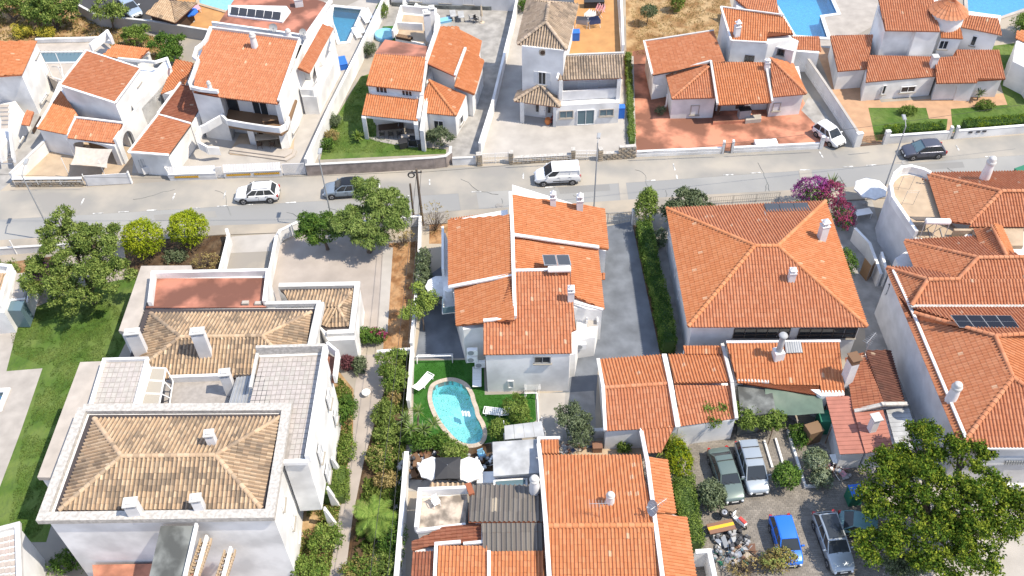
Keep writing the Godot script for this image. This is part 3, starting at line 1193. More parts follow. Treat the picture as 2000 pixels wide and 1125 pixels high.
	# lights, plates, grille, mirrors, handles, door seams
	for s in [-1, 1]:
		var h := M.new()
		h.bevel_box(V(len1 - 0.17, body[-2][2] - 0.13, s * body[-2][3] * 0.74), V(0.36, 0.17, 0.36), 0.05, Basis(Vector3.UP, s * 0.42))
		part(o, "headlight", h, mats.lamp_glass)
		var q := M.new()
		q.box(V(len0 + 0.06, body[1][2] - 0.16, s * body[1][3] * 0.85), V(0.2, 0.26, 0.2), Basis(Vector3.UP, -s * 0.3))
		part(o, "tail_light", q, mats.red_glass)
		var r := M.new()
		r.bevel_box(V(xf0 - 0.28, belt + 0.09, s * (wide + 0.1)), V(0.1, 0.14, 0.22), 0.03)
		r.box(V(xf0 - 0.26, belt + 0.03, s * (wide - 0.03)), V(0.06, 0.05, 0.16))
		part(o, "mirror", r, pm if not opt.get("dark_mirrors", false) else mats.trim)
		for k in opt.get("doors", [0.62, 0.3]):
			var x := lerpf(xr0, xf0, k)
			var d := M.new()
			d.box(V(x, belt - 0.12, s * (wide + 0.006)), V(0.17, 0.035, 0.04))
			part(o, "door_handle", d, mats.trim)
			var e := M.new()
			e.box(V(x - 0.15, belt * 0.62, s * (wide - 0.002)), V(0.016, belt * 0.62, 0.02))
			part(o, "door_seam", e, mats.trim)
		var sk := M.new()
		sk.box(V((len0 + len1) / 2, body[2][1] + 0.07, s * (wide - 0.02)), V((len1 - len0) * 0.5, 0.12, 0.05))
		part(o, "side_skirt", sk, mats.trim)
		if opt.get("van", false):
			var st := M.new()
			st.box(V(len0 + (len1 - len0) * 0.4, belt * 0.52, s * (wide + 0.005)), V((len1 - len0) * 0.42, 0.1, 0.03))
			part(o, "side_strip", st, mats.trim)
	var gr := M.new()
	gr.box(V(len1 - 0.03, 0.48, 0), V(0.1, 0.2, wide * 1.1))
	gr.box(V(len1 - 0.05, 0.27, 0), V(0.1, 0.12, wide * 1.5))
	part(o, "grille", gr, mats.trim)
	var bumper := M.new()
	bumper.box(V(len0 + 0.03, 0.38, 0), V(0.1, 0.2, wide * 1.62))
	part(o, "rear_bumper", bumper, mats.trim if opt.get("dark_bumper", true) else pm)
	for x in [len0 - 0.025, len1 + 0.025]:
		var q := M.new()
		q.box(V(x, 0.5, 0), V(0.025, 0.11, 0.5))
		part(o, "number_plate", q, mats.plate)
	var wp := M.new()
	for s in [0.1, -0.35]:
		wp.bar(V(xf0 + 0.03, belt + 0.02, s * wide), V(xf0 - 0.16, belt + 0.16, s * wide + 0.35), 0.012)
	part(o, "wiper", wp, mats.trim)
	return o

func hatch(l: float, w: float, h: float, belt: float, hood: float, tail := 0.0) -> Array: # a body row for car(): a hatchback, or a saloon with tail > 0
	var a := l / 2
	return [
		[-a, 0.36, belt - 0.22 + tail, w * 0.43], [-a + 0.1, 0.26, belt - 0.06 + tail, w * 0.47], [-a + 0.5, 0.22, belt, w * 0.492], [-a * 0.3, 0.2, belt, w * 0.5], [a * 0.2, 0.2, belt, w * 0.5],
		[a * 0.46, 0.21, belt - 0.02, w * 0.497], [a * 0.7, 0.22, hood, w * 0.487], [a - 0.22, 0.24, hood - 0.1, w * 0.46], [a - 0.05, 0.27, hood - 0.22, w * 0.41], [a, 0.34, hood - 0.36, w * 0.36]]

# ---------- furniture ----------
func lounger(label: String, at: Vector3, turn: float, lift_back := 0.25, group := "white plastic sun loungers by the kidney pool") -> Node3D:
	var o := thing("sun_lounger", label, "sun lounger", at, group, turn)
	var s := M.new()
	for i in 9:
		s.box(V(0, 0.33, -0.5 + i * 0.145), V(0.6, 0.03, 0.115))
	part(o, "seat", s, mats.plastic_white)
	var b := M.new()
	for i in 5:
		b.box(V(0, 0.35 + (i + 0.5) * 0.145 * lift_back, -0.6 - i * 0.14), V(0.6, 0.03, 0.115))
	part(o, "backrest", b, mats.plastic_white)
	var r := M.new()
	for x in [-1, 1]:
		r.tube([V(x * 0.33, 0.35 + 0.7 * lift_back, -1.2), V(x * 0.33, 0.34, -0.55), V(x * 0.33, 0.33, 0.85)], [0.035, 0.035, 0.035], 6)
	r.tube([V(-0.33, 0.33, 0.85), V(0.33, 0.33, 0.85)], [0.035, 0.035], 6)
	part(o, "frame", r, mats.plastic_white)
	for x in [-0.3, 0.3]:
		for z in [-0.45, 0.65]:
			var l := M.new()
			l.box(V(x, 0.16, z), V(0.06, 0.32, 0.1))
			part(o, "leg", l, mats.plastic_white)
	return o

func chair(label: String, at: Vector3, turn: float, key := "plastic_white", group := "", called := "garden_chair") -> Node3D:
	var o := thing(called, label, "chair", at, group, turn)
	var s := M.new()
	s.bevel_box(V(0, 0.43, 0), V(0.46, 0.05, 0.44), 0.015)
	part(o, "seat", s, mats[key])
	var b := M.new()
	for i in 4:
		b.box(V(-0.165 + i * 0.11, 0.68, -0.24), V(0.085, 0.42, 0.03), Basis(Vector3.RIGHT, -0.2))
	b.box(V(0, 0.88, -0.285), V(0.46, 0.07, 0.04))
	part(o, "backrest", b, mats[key])
	for x in [-1, 1]:
		var a := M.new()
		a.box(V(x * 0.24, 0.64, 0), V(0.05, 0.03, 0.46))
		part(o, "armrest", a, mats[key])
		for z in [-1, 1]:
			var l := M.new()
			l.tube([V(x * 0.24, 0, z * 0.22), V(x * 0.22, 0.63 if z > 0 else 0.44, z * 0.19)], [0.02, 0.024], 5)
			part(o, "leg", l, mats[key])
	return o

func table(label: String, at: Vector3, turn: float, size: Vector3, key: String, legs := "dark_metal", round_ := false) -> Node3D:
	var o := thing("table", label, "table", at, "", turn)
	var s := M.new()
	if round_:
		s.lathe(V(0, size.y - 0.04, 0), [P(size.x / 2, 0), P(size.x / 2, 0.03), P(size.x / 2 - 0.02, 0.045)], 20)
	else:
		s.bevel_box(V(0, size.y - 0.02, 0), V(size.x, 0.04, size.z), 0.012)
	part(o, "tabletop", s, mats[key])
	for x in [-1, 1]:
		for z in [-1, 1]:
			var l := M.new()
			var f := 0.3 if round_ else 0.44
			l.box(V(x * size.x * f, (size.y - 0.04) / 2, z * size.z * f), V(0.05, size.y - 0.04, 0.05))
			part(o, "leg", l, mats[legs])
	return o

func parasol(label: String, at: Vector3, r: float, h: float, sides: int, key: String, turn := 0.0, group := "") -> Node3D:
	var o := thing("parasol", label, "parasol", at, group, turn)
	var p := M.new()
	p.tube([V(0, 0, 0), V(0, h + 0.06, 0)], [0.025, 0.025], 6)
	part(o, "pole", p, mats.metal)
	var c := M.new()
	for i in sides:
		var a0 := TAU * i / sides
		var a1 := TAU * (i + 1) / sides
		var e0 := V(cos(a0) * r, h - r * 0.3, -sin(a0) * r)
		var e1 := V(cos(a1) * r, h - r * 0.3, -sin(a1) * r)
		var mid := (e0 + e1) / 2 * V(0.97, 1, 0.97) + V(0, 0.03, 0)
		var t := V(0, h, 0)
		c.tri(t, e0, mid); c.tri(t, mid, e1)
		for q in [[e0, mid], [mid, e1]]:
			var dn := V(0, -0.14, 0)
			c.quad(q[0] + dn, q[1] + dn, q[1], q[0])
	part(o, "canopy", c, mats[key])
	for i in sides:
		var rb := M.new()
		var a := TAU * i / sides
		rb.bar(V(0, h - 0.04, 0), V(cos(a) * r, h - r * 0.3 - 0.02, -sin(a) * r), 0.012)
		part(o, "rib", rb, mats.metal)
	var b := M.new()
	b.lathe(Vector3.ZERO, [P(0.28, 0), P(0.28, 0.07), P(0.06, 0.14), P(0.04, 0.3)], 12)
	part(o, "base", b, mats.concrete)
	return o

func street_lamp(label: String, at: Vector3, h: float, arm: Vector3) -> Node3D:
	var o := thing("street_lamp", label, "street lamp", at, "street lamps along the road")
	var p := M.new()
	p.tube([Vector3.ZERO, V(0, 0.4, 0), V(0, 0.42, 0), V(0, h * 0.6, 0), V(0, h, 0)], [0.1, 0.1, 0.075, 0.065, 0.05], 8)
	part(o, "pole", p, mats.grey_paint)
	var a := M.new()
	a.tube([V(0, h - 0.05, 0), arm * 0.5 + V(0, h + 0.12, 0), arm + V(0, h + 0.15, 0)], [0.045, 0.035, 0.035], 6)
	part(o, "arm", a, mats.grey_paint)
	var d := arm.normalized()
	var t := Basis(d, Vector3.UP, d.cross(Vector3.UP))
	var l := M.new()
	l.bevel_box(arm + d * 0.3 + V(0, h + 0.15, 0), V(0.75, 0.13, 0.32), 0.05, t)
	var hd := part(o, "lamp_head", l, mats.grey_paint)
	var g := M.new()
	g.box(arm + d * 0.33 + V(0, h + 0.075, 0), V(0.5, 0.03, 0.24), t)
	part(hd, "lamp_glass", g, mats.lamp_glass)
	return o

# rows of posts and rails; posts stand every «step» metres
func railing(called: String, label: String, category: String, a: Vector3, b: Vector3, h: float, step: float, key := "white_metal", rails := 2, bars := 0.0, r := 0.02, group := "") -> Node3D:
	var o := site(called, label, category, a, group)
	var d := b - a
	var k := maxi(1, int(round(d.length() / step)))
	for i in k + 1:
		var m := M.new()
		var p := a + d * i / k
		m.tube([p, p + V(0, h, 0)], [r * 1.4, r * 1.4], 5)
		part(o, "post", m, mats[key])
	for i in rails:
		var m := M.new()
		var y := h * (1.0 - float(i) / maxi(rails, 1)) - r
		m.bar(a + V(0, y, 0), b + V(0, y, 0), r)
		part(o, "rail", m, mats[key])
	if bars > 0.0:
		var n := int(d.length() / bars)
		for i in n:
			var m := M.new()
			var p := a + d * (i + 0.5) / n
			m.tube([p + V(0, 0.06, 0), p + V(0, h - r * 2, 0)], [r * 0.6, r * 0.6], 4, false)
			part(o, "bar", m, mats[key])
	return o

func bin_box(called: String, label: String, category: String, at: Vector3, size: Vector3, key: String, turn := 0.0, lid := "") -> Node3D:
	var o := thing(called, label, category, at, "", turn)
	var m := M.new()
	m.bevel_box(V(0, size.y / 2, 0), size, 0.04)
	part(o, "body", m, mats[key])
	var l := M.new()
	l.bevel_box(V(0, size.y + 0.03, 0), V(size.x + 0.06, 0.06, size.z + 0.06), 0.02)
	part(o, "lid", l, mats[lid if lid else key])
	return o

# ---------- the scene ----------
func _ready() -> void:
	rng.seed = 4711
	wear.seed = 7
	wear.frequency = 0.22
	wear.fractal_octaves = 3
	camera_and_light()
	make_materials()
	pool_shapes()
	ground()
	street()
	west_villas()
	middle_villas()
	east_villas()
	orange_villa()
	hip_villa()
	terrace_villa()
	white_block()
	duplex()
	cottages()
	far_side()
	road_furniture()
	vehicles()
	greenery()
	pool_garden()
	yards()

func camera_and_light() -> void:
	var cam := Camera3D.new()
	cam.name = "camera"
	cam.transform = Transform3D(Basis(V(0.99960, -0.01942, 0.02051), V(0.02825, 0.68719, -0.72593), V(0.0, 0.72622, 0.68746)).orthonormalized(), V(0, 61, 57.745))
	cam.fov = 33.483
	cam.near = 0.5
	cam.far = 900.0
	add_child(cam)
	cam.current = true
	var e := Environment.new()
	e.background_mode = Environment.BG_SKY
	var sky := ProceduralSkyMaterial.new()
	sky.sky_top_color = Color(0.6, 0.68, 0.82)
	sky.sky_horizon_color = Color(0.9, 0.9, 0.9)
	sky.sky_curve = 0.12
	sky.ground_bottom_color = Color(0.45, 0.42, 0.38)
	sky.ground_horizon_color = Color(0.7, 0.75, 0.8)
	sky.sky_energy_multiplier = 1.0
	e.sky = Sky.new()
	e.sky.sky_material = sky
	e.background_energy_multiplier = 1.35
	e.ambient_light_source = Environment.AMBIENT_SOURCE_SKY
	e.tonemap_mode = Environment.TONE_MAPPER_LINEAR
	e.tonemap_exposure = 1.4
	e.sdfgi_enabled = true
	e.ssao_enabled = true
	e.ssil_enabled = true
	var we := WorldEnvironment.new()
	we.name = "environment"
	we.environment = e
	add_child(we)
	var sun := DirectionalLight3D.new()
	sun.name = "sun"
	sun.light_energy = 1.5
	sun.light_color = Color(1.0, 0.955, 0.88)
	sun.light_angular_distance = 0.5
	sun.shadow_enabled = true
	sun.directional_shadow_max_distance = 220.0
	var el := deg_to_rad(56.5)
	var az := deg_to_rad(14.5)
	var to := V(cos(el) * cos(az), sin(el), cos(el) * sin(az))
	sun.look_at_from_position(to * 100.0, Vector3.ZERO, Vector3.UP)
	add_child(sun)

var kidney := []
func pool_shapes() -> void:
	for q in [[P(-39.12,-55.84),P(-37.55,-49.74),P(-34.04,-47.87),P(-29.03,-47.84),P(-28.89,-55.27)], [P(-20.93,-48.12),P(-17.22,-47.21),P(-18.29,-40.23),P(-19.35,-40.07),P(-19.99,-42.75),P(-20.73,-45.06)], [P(32.86,-49.31),P(32.75,-46.65),P(33.49,-38.86),P(37.22,-38.13),P(37.43,-42.89),P(39.52,-43.24),P(39.71,-48.93)], [P(57.22,-50.45),P(54.75,-42.43),P(57.61,-41.14),P(61.71,-43.2),P(67.58,-48.62)], [P(-43.95,9.97),P(-41.02,9.97),P(-41.04,11.69),P(-42.79,13.11)]]:
		basins.append(PackedVector2Array(q))
	var c := Curve3D.new()
	var pts := [V(-6.34,0,10.47),V(-5.15,0,10.1),V(-4.12,0,10.55),V(-3.57,0,11.49),V(-3.4,0,12.25),V(-3.16,0,13.01),V(-3.07,0,13.6),V(-2.67,0,14.49),V(-2.52,0,15.44),V(-2.83,0,16.14),V(-3.64,0,16.29),V(-4.43,0,15.94),V(-5.15,0,15.12),V(-5.94,0,13.89),V(-6.51,0,12.4),V(-6.63,0,11.28)]
	var n := pts.size()
	for i in n + 1:
		var t: Vector3 = (pts[(i + 1) % n] - pts[(i - 1 + n) % n]) / 6.0
		c.add_point(pts[i % n], -t, t)
	c.bake_interval = 0.2
	kidney = Array(c.get_baked_points())
	kidney.pop_back()
	var poly := PackedVector2Array()
	for p in kidney:
		poly.append(flat(p))
	basins.append(poly)

func ground() -> void:
	var g := M.new()
	for q in pierced([PackedVector2Array([P(-300, -360), P(300, -360), P(300, 240), P(-300, 240)])]):
		g.prism(Array(q), -0.5, 0)
	setting("ground", g, mats.verge)
	# top row of plots, west to east
	sheet("yard", [P(-54.1,-17.5),P(-57.8,-27.4),P(-51.8,-29.5),P(-44.9,-44.1),P(-38.3,-36.2),P(-33.4,-31.9),P(-30.5,-17.7),P(-49.7,-16.7)], 0.004, "pale_concrete")
	sheet("driveway", [P(-53.9,-14.4),P(-50.2,-15.1),P(-49.4,-16.9),P(-48.2,-24.1),P(-51.0,-28.5),P(-57.9,-24.8)], 0.01, "concrete")
	sheet("patio", [P(-48.9,-17.0),P(-47.3,-21.5),P(-44.5,-23.3),P(-38.5,-21.3),P(-37.6,-16.8),P(-42.1,-15.9)], 0.014, "sand_floor")
	sheet("yard", [P(-33.8,-16.4),P(-33.6,-25.4),P(-33.6,-31.9),P(-24.9,-43.0),P(-17.9,-49.6),P(-14.6,-49.5),P(-20.2,-16.4)], 0.012, "pale_concrete")
	sheet("terrace_floor", [P(-28.5,-20.0),P(-27.9,-23.2),P(-22.2,-23.0),P(-21.9,-19.7),P(-22.6,-18.8),P(-28.3,-19.8)], 0.06, "sand_floor")
	sheet("lawn", [P(-19.0,-18.6),P(-18.9,-22.8),P(-16.2,-33.1),P(-14.5,-34.0),P(-13.6,-22.0),P(-10.1,-20.4),P(-6.3,-19.7),P(-6.3,-19.0)], 0.016, "lawn")
	sheet("garden_path", [P(-14.6,-49.5),P(-14.3,-51.9),P(1.0,-51.1),P(1.6,-45.6),P(-2.8,-18.7),P(-5.6,-18.0),P(-6.3,-19.0),P(-4.9,-25.0),P(-4.7,-32.5),P(-11.6,-39.0),P(-15.2,-42.5)], 0.008, "concrete")
	sheet("terrace_floor", [P(-14.6,-22.1),P(-9.1,-22.3),P(-4.6,-21.6),P(-4.6,-20.1),P(-10.1,-20.2),P(-13.6,-21.4)], 0.02, "concrete")
	sheet("yard", [P(-2.8,-18.4),P(1.6,-45.6),P(9.2,-49.4),P(13.9,-41.0),P(11.9,-19.0),P(11.8,-18.2)], 0.01, "pale_concrete")
	sheet("dry_yard", [P(15.1,-50.3),P(27.6,-49.6),P(27.1,-40.3),P(23.5,-33.1),P(14.7,-35.6),P(13.7,-35.6)], 0.01, "dry_grass")
	sheet("terracotta_forecourt", [P(14.5,-36.6),P(16.1,-37.0),P(17.3,-33.4),P(24.5,-32.0),P(31.5,-27.8),P(31.9,-22.8),P(32.4,-18.5),P(26.2,-18.1),P(12.8,-18.3)], 0.016, "terra_paving")
	sheet("side_strip", [P(13.6,-35.8),P(14.5,-35.6),P(12.9,-18.2),P(12.0,-18.2)], 0.02, "pale_concrete")
	sheet("driveway", [P(31.0,-24.6),P(32.3,-26.9),P(33.2,-25.9),P(34.1,-18.9),P(32.5,-18.3),P(32.0,-21.9)], 0.024, "concrete")
	sheet("peach_driveway", [P(35.2,-36.6),P(38.9,-39.7),P(39.7,-25.6),P(58.7,-27.0),P(56.5,-21.7),P(36.7,-18.7),P(35.1,-19.6)], 0.012, "peach_paving")
	sheet("pool_terrace", [P(28.4,-50.8),P(46.6,-49.8),P(44.5,-41.6),P(37.1,-36.0),P(33.6,-37.2),P(27.1,-40.3)], 0.014, "floor_beige")
	sheet("lawn", [P(38.1,-24.7),P(44.1,-24.4),P(43.8,-22.5),P(45.7,-22.4),P(44.7,-19.9),P(37.3,-19.1)], 0.02, "lawn")
	sheet("lawn", [P(46.6,-24.1),P(59.0,-25.0),P(57.7,-21.9),P(45.5,-20.2)], 0.02, "lawn")
	sheet("lawn", [P(55.0,-35.6),P(64.7,-37.2),P(59.9,-26.0),P(52.6,-23.7),P(53.1,-27.0)], 0.022, "lawn")
	# beyond the houses on the left
	sheet("dry_yard", [P(-74.0,-60.5),P(-55.5,-59.4),P(-50.4,-46.1),P(-40.2,-42.1),P(-38.3,-36.2),P(-50.5,-42.1),P(-66.9,-42.4)], 0.008, "dry_grass")
	sheet("car_park", [P(-59.8,-62.4),P(-43.3,-61.4),P(-41.1,-48.5),P(-43.3,-46.0),P(-49.3,-46.3),P(-54.2,-50.4)], 0.016, "dark_asphalt")
	sheet("pool_terrace", [P(-42.4,-58.7),P(-27.9,-57.8),P(-27.3,-46.6),P(-34.4,-43.5),P(-39.5,-45.5),P(-41.1,-48.5)], 0.02, "ochre_floor")
	# near side of the road
	sheet("gravel_yard", [P(-50.3,-4.7),P(-46.6,-4.9),P(-41.7,-5.7),P(-40.1,-3.3),P(-41.4,-1.6),P(-44.7,-1.9),P(-48.7,-3.0)], 0.008, "earth")
	sheet("planting_bed", [P(-36.1,-7.5),P(-33.3,-7.7),P(-26.6,-7.9),P(-25.7,-1.2),P(-34.4,-2.8)], 0.008, "dark_earth")
	sheet("lawn", [P(-43.0,3.0),P(-41.6,0.7),P(-38.2,-1.6),P(-33.5,-2.7),P(-32.4,3.4),P(-33.2,9.9),P(-33.7,19.4),P(-33.5,23.5),P(-40.5,23.3),P(-43.3,11.6)], 0.01, "lawn")
	sheet("pool_paving", [P(-50.6,2.7),P(-45.9,-0.1),P(-42.4,3.0),P(-41.7,7.8),P(-38.8,7.6),P(-38.5,13.9),P(-38.4,18.8),P(-40.2,25.9),P(-46.7,25.7)], 0.02, "floor_beige")
	sheet("driveway", [P(-25.8,-7.1),P(-21.5,-7.4),P(-21.6,-7.9),P(-21.3,-1.0),P(-25.8,-1.2)], 0.01, "concrete")
	sheet("forecourt", [P(-26.2,-7.1),P(-25.9,-7.6),P(-21.8,-7.9),P(-21.7,-5.5),P(-25.8,-5.4)], 0.014, "pale_concrete")
	sheet("garden_path", [P(-21.8,-6.2),P(-19.0,-7.8),P(-11.2,-6.3),P(-11.4,-0.6),P(-11.4,4.2),P(-12.8,7.5),P(-20.3,8.3)], 0.01, "paved_walk")
	sheet("planting_strip", [P(-11.2,-6.1),P(-8.4,-6.3),P(-8.1,-2.4),P(-8.4,7.1),P(-10.8,7.0),P(-11.1,1.9)], 0.014, "orange_earth")
	sheet("cobble_edge", [P(-11.7,-5.7),P(-10.8,-5.5),P(-10.6,4.8),P(-11.4,4.8)], 0.018, "pale_concrete")
	sheet("garden_path", [P(-12.8,7.1),P(-9.7,7.2),P(-10.6,11.8),P(-11.5,17.5),P(-11.9,22.2),P(-12.0,27.3),P(-13.1,27.3),P(-12.8,21.8),P(-12.8,16.5)], 0.012, "paved_walk")
	sheet("planting_bed", [P(-9.7,7.2),P(-8.4,7.1),P(-8.4,17.6),P(-8.3,27.4),P(-12.0,27.3),P(-11.9,22.2),P(-11.5,17.5),P(-10.6,11.8)], 0.008, "dark_earth")
	sheet("planting_bed", [P(-15.3,7.4),P(-12.9,10.7),P(-12.5,15.6),P(-13.0,22.2),P(-13.1,27.3),P(-15.9,27.2),P(-15.6,21.7)], 0.008, "dry_grass")
	sheet("side_yard", [P(-7.5,-1.7),P(-5.0,-4.2),P(-1.8,-4.1),P(-3.1,7.8),P(-8.1,7.7)], 0.012, "grey_stamp")
	sheet("orange_bed", [P(-7.6,-9.5),P(-4.7,-9.7),P(-4.8,-5.8),P(-7.5,-5.9)], 0.02, "orange_earth")
	sheet("driveway", [P(7.3,-7.1),P(11.5,-8.2),P(12.0,7.9),P(6.9,8.5),P(5.9,15.7),P(1.6,15.6),P(1.6,11.7),P(3.8,11.5)], 0.014, "grey_stamp")
	sheet("patio", [P(1.6,11.6),P(4.0,11.6),P(3.5,16.2),P(1.5,16.1)], 0.02, "pale_concrete")
	sheet("patio", [P(4.0,11.6),P(6.3,11.5),P(6.1,16.2),P(3.5,16.2)], 0.024, "concrete")
	sheet("planting_strip", [P(11.4,-7.6),P(12.4,-7.6),P(13.3,8.4),P(12.0,8.4)], 0.018, "dark_earth")
	sheet("alley", [P(14.6,-8.2),P(34.5,-11.0),P(33.8,-2.6),P(30.6,17.0),P(27.5,14.1),P(29.4,5.7),P(13.6,8.4),P(12.4,-5.5)], 0.006, "concrete")
	sheet("paved_yard", [P(13.0,16.0),P(21.2,13.9),P(24.0,18.6),P(26.6,20.0),P(23.8,29.8),P(11.0,29.4)], 0.008, "grout")
	sheet("concrete_yard", [P(26.3,18.7),P(40.9,18.3),P(35.6,30.9),P(23.0,30.5)], 0.012, "pale_concrete")
	sheet("patio", [P(3.2,16.5),P(9.8,16.4),P(9.7,17.9),P(3.1,17.7)], 0.016, "sand_floor")
	sheet("yard", [P(-8.1,16.2),P(-1.9,15.5),P(2.0,17.4),P(1.8,20.5),P(-8.1,20.2),P(-7.8,28.1),P(-11.0,28.1)], 0.01, "concrete")
	pavers()

func pavers() -> void:
	# small concrete setts, as far as one can tell them apart
	var b := M.new()
	b.bevel_box(Vector3.ZERO, V(0.3, 0.05, 0.15), 0.012)
	var mm := MultiMesh.new()
	mm.transform_format = MultiMesh.TRANSFORM_3D
	mm.use_colors = true
	mm.mesh = b.mesh()
	var area := PackedVector2Array([P(13.07,16.53),P(21.1,14.44),P(23.99,18.63),P(26.76,20.27),P(24.12,29.46),P(11.22,29.08)])
	var lo := area[0]
	var hi := area[0]
	for p in area:
		lo = lo.min(p)
		hi = hi.max(p)
	var spots := []
	var row := 0
	var z := lo.y
	while z < hi.y:
		var x := lo.x + (row % 2) * 0.155
		while x < hi.x:
			if Geometry2D.is_point_in_polygon(P(x, z), area):
				spots.append(P(x, z))
			x += 0.31
		z += 0.16
		row += 1
	mm.instance_count = spots.size()
	for i in spots.size():
		mm.set_instance_transform(i, Transform3D(Basis(Vector3.UP, rng.randf_range(-0.03, 0.03)), V(spots[i].x, -0.005 + rng.randf_range(0.0, 0.008), spots[i].y)))
		var s := rng.randf_range(0.85, 1.15) * (1.0 + 0.25 * wear.get_noise_2d(spots[i].x * 3, spots[i].y * 3))
		mm.set_instance_color(i, Color(0.225 * s, 0.2 * s, 0.17 * s))
	var o := MultiMeshInstance3D.new()
	o.name = "paving_setts"
	o.multimesh = mm
	o.material_override = mats.tinted
	o.set_meta("kind", "stuff")
	add_child(o)

func street() -> void:
	sheet("road", [P(-56.0,-10.7),P(-48.7,-11.0),P(-39.5,-11.4),P(-25.2,-12.0),P(-10.2,-12.7),P(-3.2,-13.0),P(13.5,-13.9),P(24.2,-14.6),P(35.8,-15.3),P(47.8,-16.1),P(59.1,-16.7),P(57.8,-13.8),P(35.6,-12.3),P(32.4,-12.1),P(18.7,-11.6),P(11.6,-11.1),P(2.7,-10.7),P(-5.9,-10.3),P(-11.4,-9.8),P(-19.4,-9.2),P(-27.6,-9.2),P(-35.9,-8.7),P(-47.7,-8.0),P(-54.8,-7.7)], 0.03, "asphalt")
	sheet("parking_lane", [P(-55.9,-10.6),P(-57.5,-14.5),P(-50.2,-15.1),P(-41.9,-15.3),P(-33.7,-15.9),P(-20.0,-16.1),P(-5.8,-16.7),P(12.7,-17.4),P(31.3,-18.1),P(35.5,-18.3),P(52.5,-19.4),P(60.5,-20.0),P(59.1,-16.7),P(47.8,-16.0),P(35.8,-15.2),P(24.2,-14.5),P(13.5,-13.8),P(-3.2,-12.9),P(-10.1,-12.6),P(-25.2,-12.0),P(-39.4,-11.3),P(-48.7,-10.9)], 0.026, "lane")
	sheet("pavement", [P(-54.7,-7.6),P(-47.7,-7.9),P(-35.9,-8.6),P(-27.6,-9.1),P(-19.4,-9.1),P(-11.4,-9.7),P(-5.9,-10.2),P(2.7,-10.6),P(11.6,-11.1),P(18.7,-11.5),P(32.3,-12.0),P(35.6,-12.2),P(57.7,-13.7),P(57.0,-12.1),P(35.3,-10.3),P(23.5,-9.8),P(11.8,-9.4),P(0.2,-8.9),P(-8.0,-8.4),P(-17.1,-7.9),P(-27.1,-7.8),P(-35.5,-7.2),P(-47.2,-6.6),P(-54.2,-6.2)], 0.1, "verge")
	# repaired strips of asphalt, dusty tracks and tar seams
	for q in [[P(10.69,-13.88),P(11.39,-13.85),P(11.38,-10.91),P(10.6,-10.87)], [P(28.52,-14.81),P(29.8,-14.91),P(29.23,-11.86),P(28.12,-11.76)], [P(-14.34,-12.31),P(-11.63,-12.42),P(-11.37,-11.59),P(-14.12,-11.48)], [P(-4.95,-12.88),P(-3.21,-12.96),P(-2.91,-10.35),P(-4.66,-10.28)]]:
		sheet("road_patch", q, 0.0, "lane")
	for q in [[P(4.76,-13.3),P(9.76,-13.54),P(9.78,-12.63),P(4.9,-12.31)], [P(-34.04,-10.93),P(-28.24,-11.27),P(-27.87,-10.38),P(-33.67,-9.98)], [P(40.22,-15.16),P(44.86,-15.43),P(44.76,-14.57),P(40.15,-14.3)]]:
		sheet("road_patch", q, 0.0, "tarmac")
	var cracks := M.new()
	for q in [P(-42.62,-10.13),P(-32.4,-10.14),P(-21.29,-10.76),P(-17.44,-11.33),P(-0.74,-11.88),P(6.17,-12.03),P(15.1,-12.4),P(25.16,-13.18),P(32.27,-13.71),P(43.05,-14.56),P(-36.59,-13.26),P(-28.82,-14.29),P(-4.74,-14.94),P(12.48,-15.6),P(24.76,-16.17),P(38.62,-16.59)]:
		var p: Vector2 = q
		var turn := rng.randf_range(-0.5, 0.5) + (PI / 2 if rng.randf() < 0.35 else 0.0)
		for i in 9:
			turn += rng.randf_range(-0.5, 0.5)
			var e := p + Vector2.from_angle(turn) * rng.randf_range(0.3, 0.7)
			var s := (e - p).orthogonal().normalized() * 0.018
			cracks.prism([p - s, e - s, e + s, p + s], 0.0, 0.031)
			p = e
	setting("road_cracks", cracks, mats.grey_cement, "stuff")
	var dashes := [P(-39.46,-11.38),P(-37.03,-11.49),P(-34.35,-11.6),P(-30.24,-11.72),P(-27.67,-11.91),P(-25.22,-12.03),P(-21.09,-12.15),P(-10.15,-12.65),P(-3.21,-12.96),P(4.01,-13.33),P(13.8,-13.9),P(21.5,-14.42),P(24.2,-14.61),P(29.14,-14.86),P(33.44,-15.15),P(35.8,-15.28),P(47.83,-16.1)]
	for d in dashes:
		var p: Vector2 = d
		var t := Basis(Vector3.UP, 0.045)
		var m := M.new()
		m.box(V(p.x, 0.032, p.y), V(1.0, 0.008, 0.12), t)
		setting("lane_marking", m, mats.paint)
	var ticks := [P(-41.47,-13.61),P(-41.49,-12.64),P(-32.67,-13.99),P(-32.7,-13.01),P(-27.74,-14.16),P(-27.73,-13.03),P(-12.75,-14.82),P(-12.68,-13.9),P(-7.81,-15),P(-7.78,-14.15),P(1.44,-15.61),P(1.41,-14.75),P(16.39,-16.38),P(16.4,-15.35),P(31.22,-17.66),P(31.34,-16.68),P(45.08,-18.02),P(45.1,-17.2),P(16.45,-14.64),P(16.47,-14.02)]
	for i in range(0, ticks.size(), 2):
		var a: Vector2 = ticks[i]
		var b: Vector2 = ticks[i + 1]
		var m := M.new()
		var s := P(0.06, 0)
		m.prism([a - s, b - s, b + s, a + s], 0.02, 0.034)
		setting("parking_mark", m, mats.paint)
	for q in [P(-1,-10.85),P(39.21,-15.53)]:
		var m := M.new()
		m.lathe(V(q.x, 0.025, q.y), [P(0.36, 0), P(0.36, 0.012), P(0.3, 0.014)], 16)
		lone("manhole_cover", m, mats.concrete, "round iron manhole cover in the asphalt " + ("near the orange roofed villa" if q.x < 10 else "beside the curved white terrace parapet"), "manhole cover")
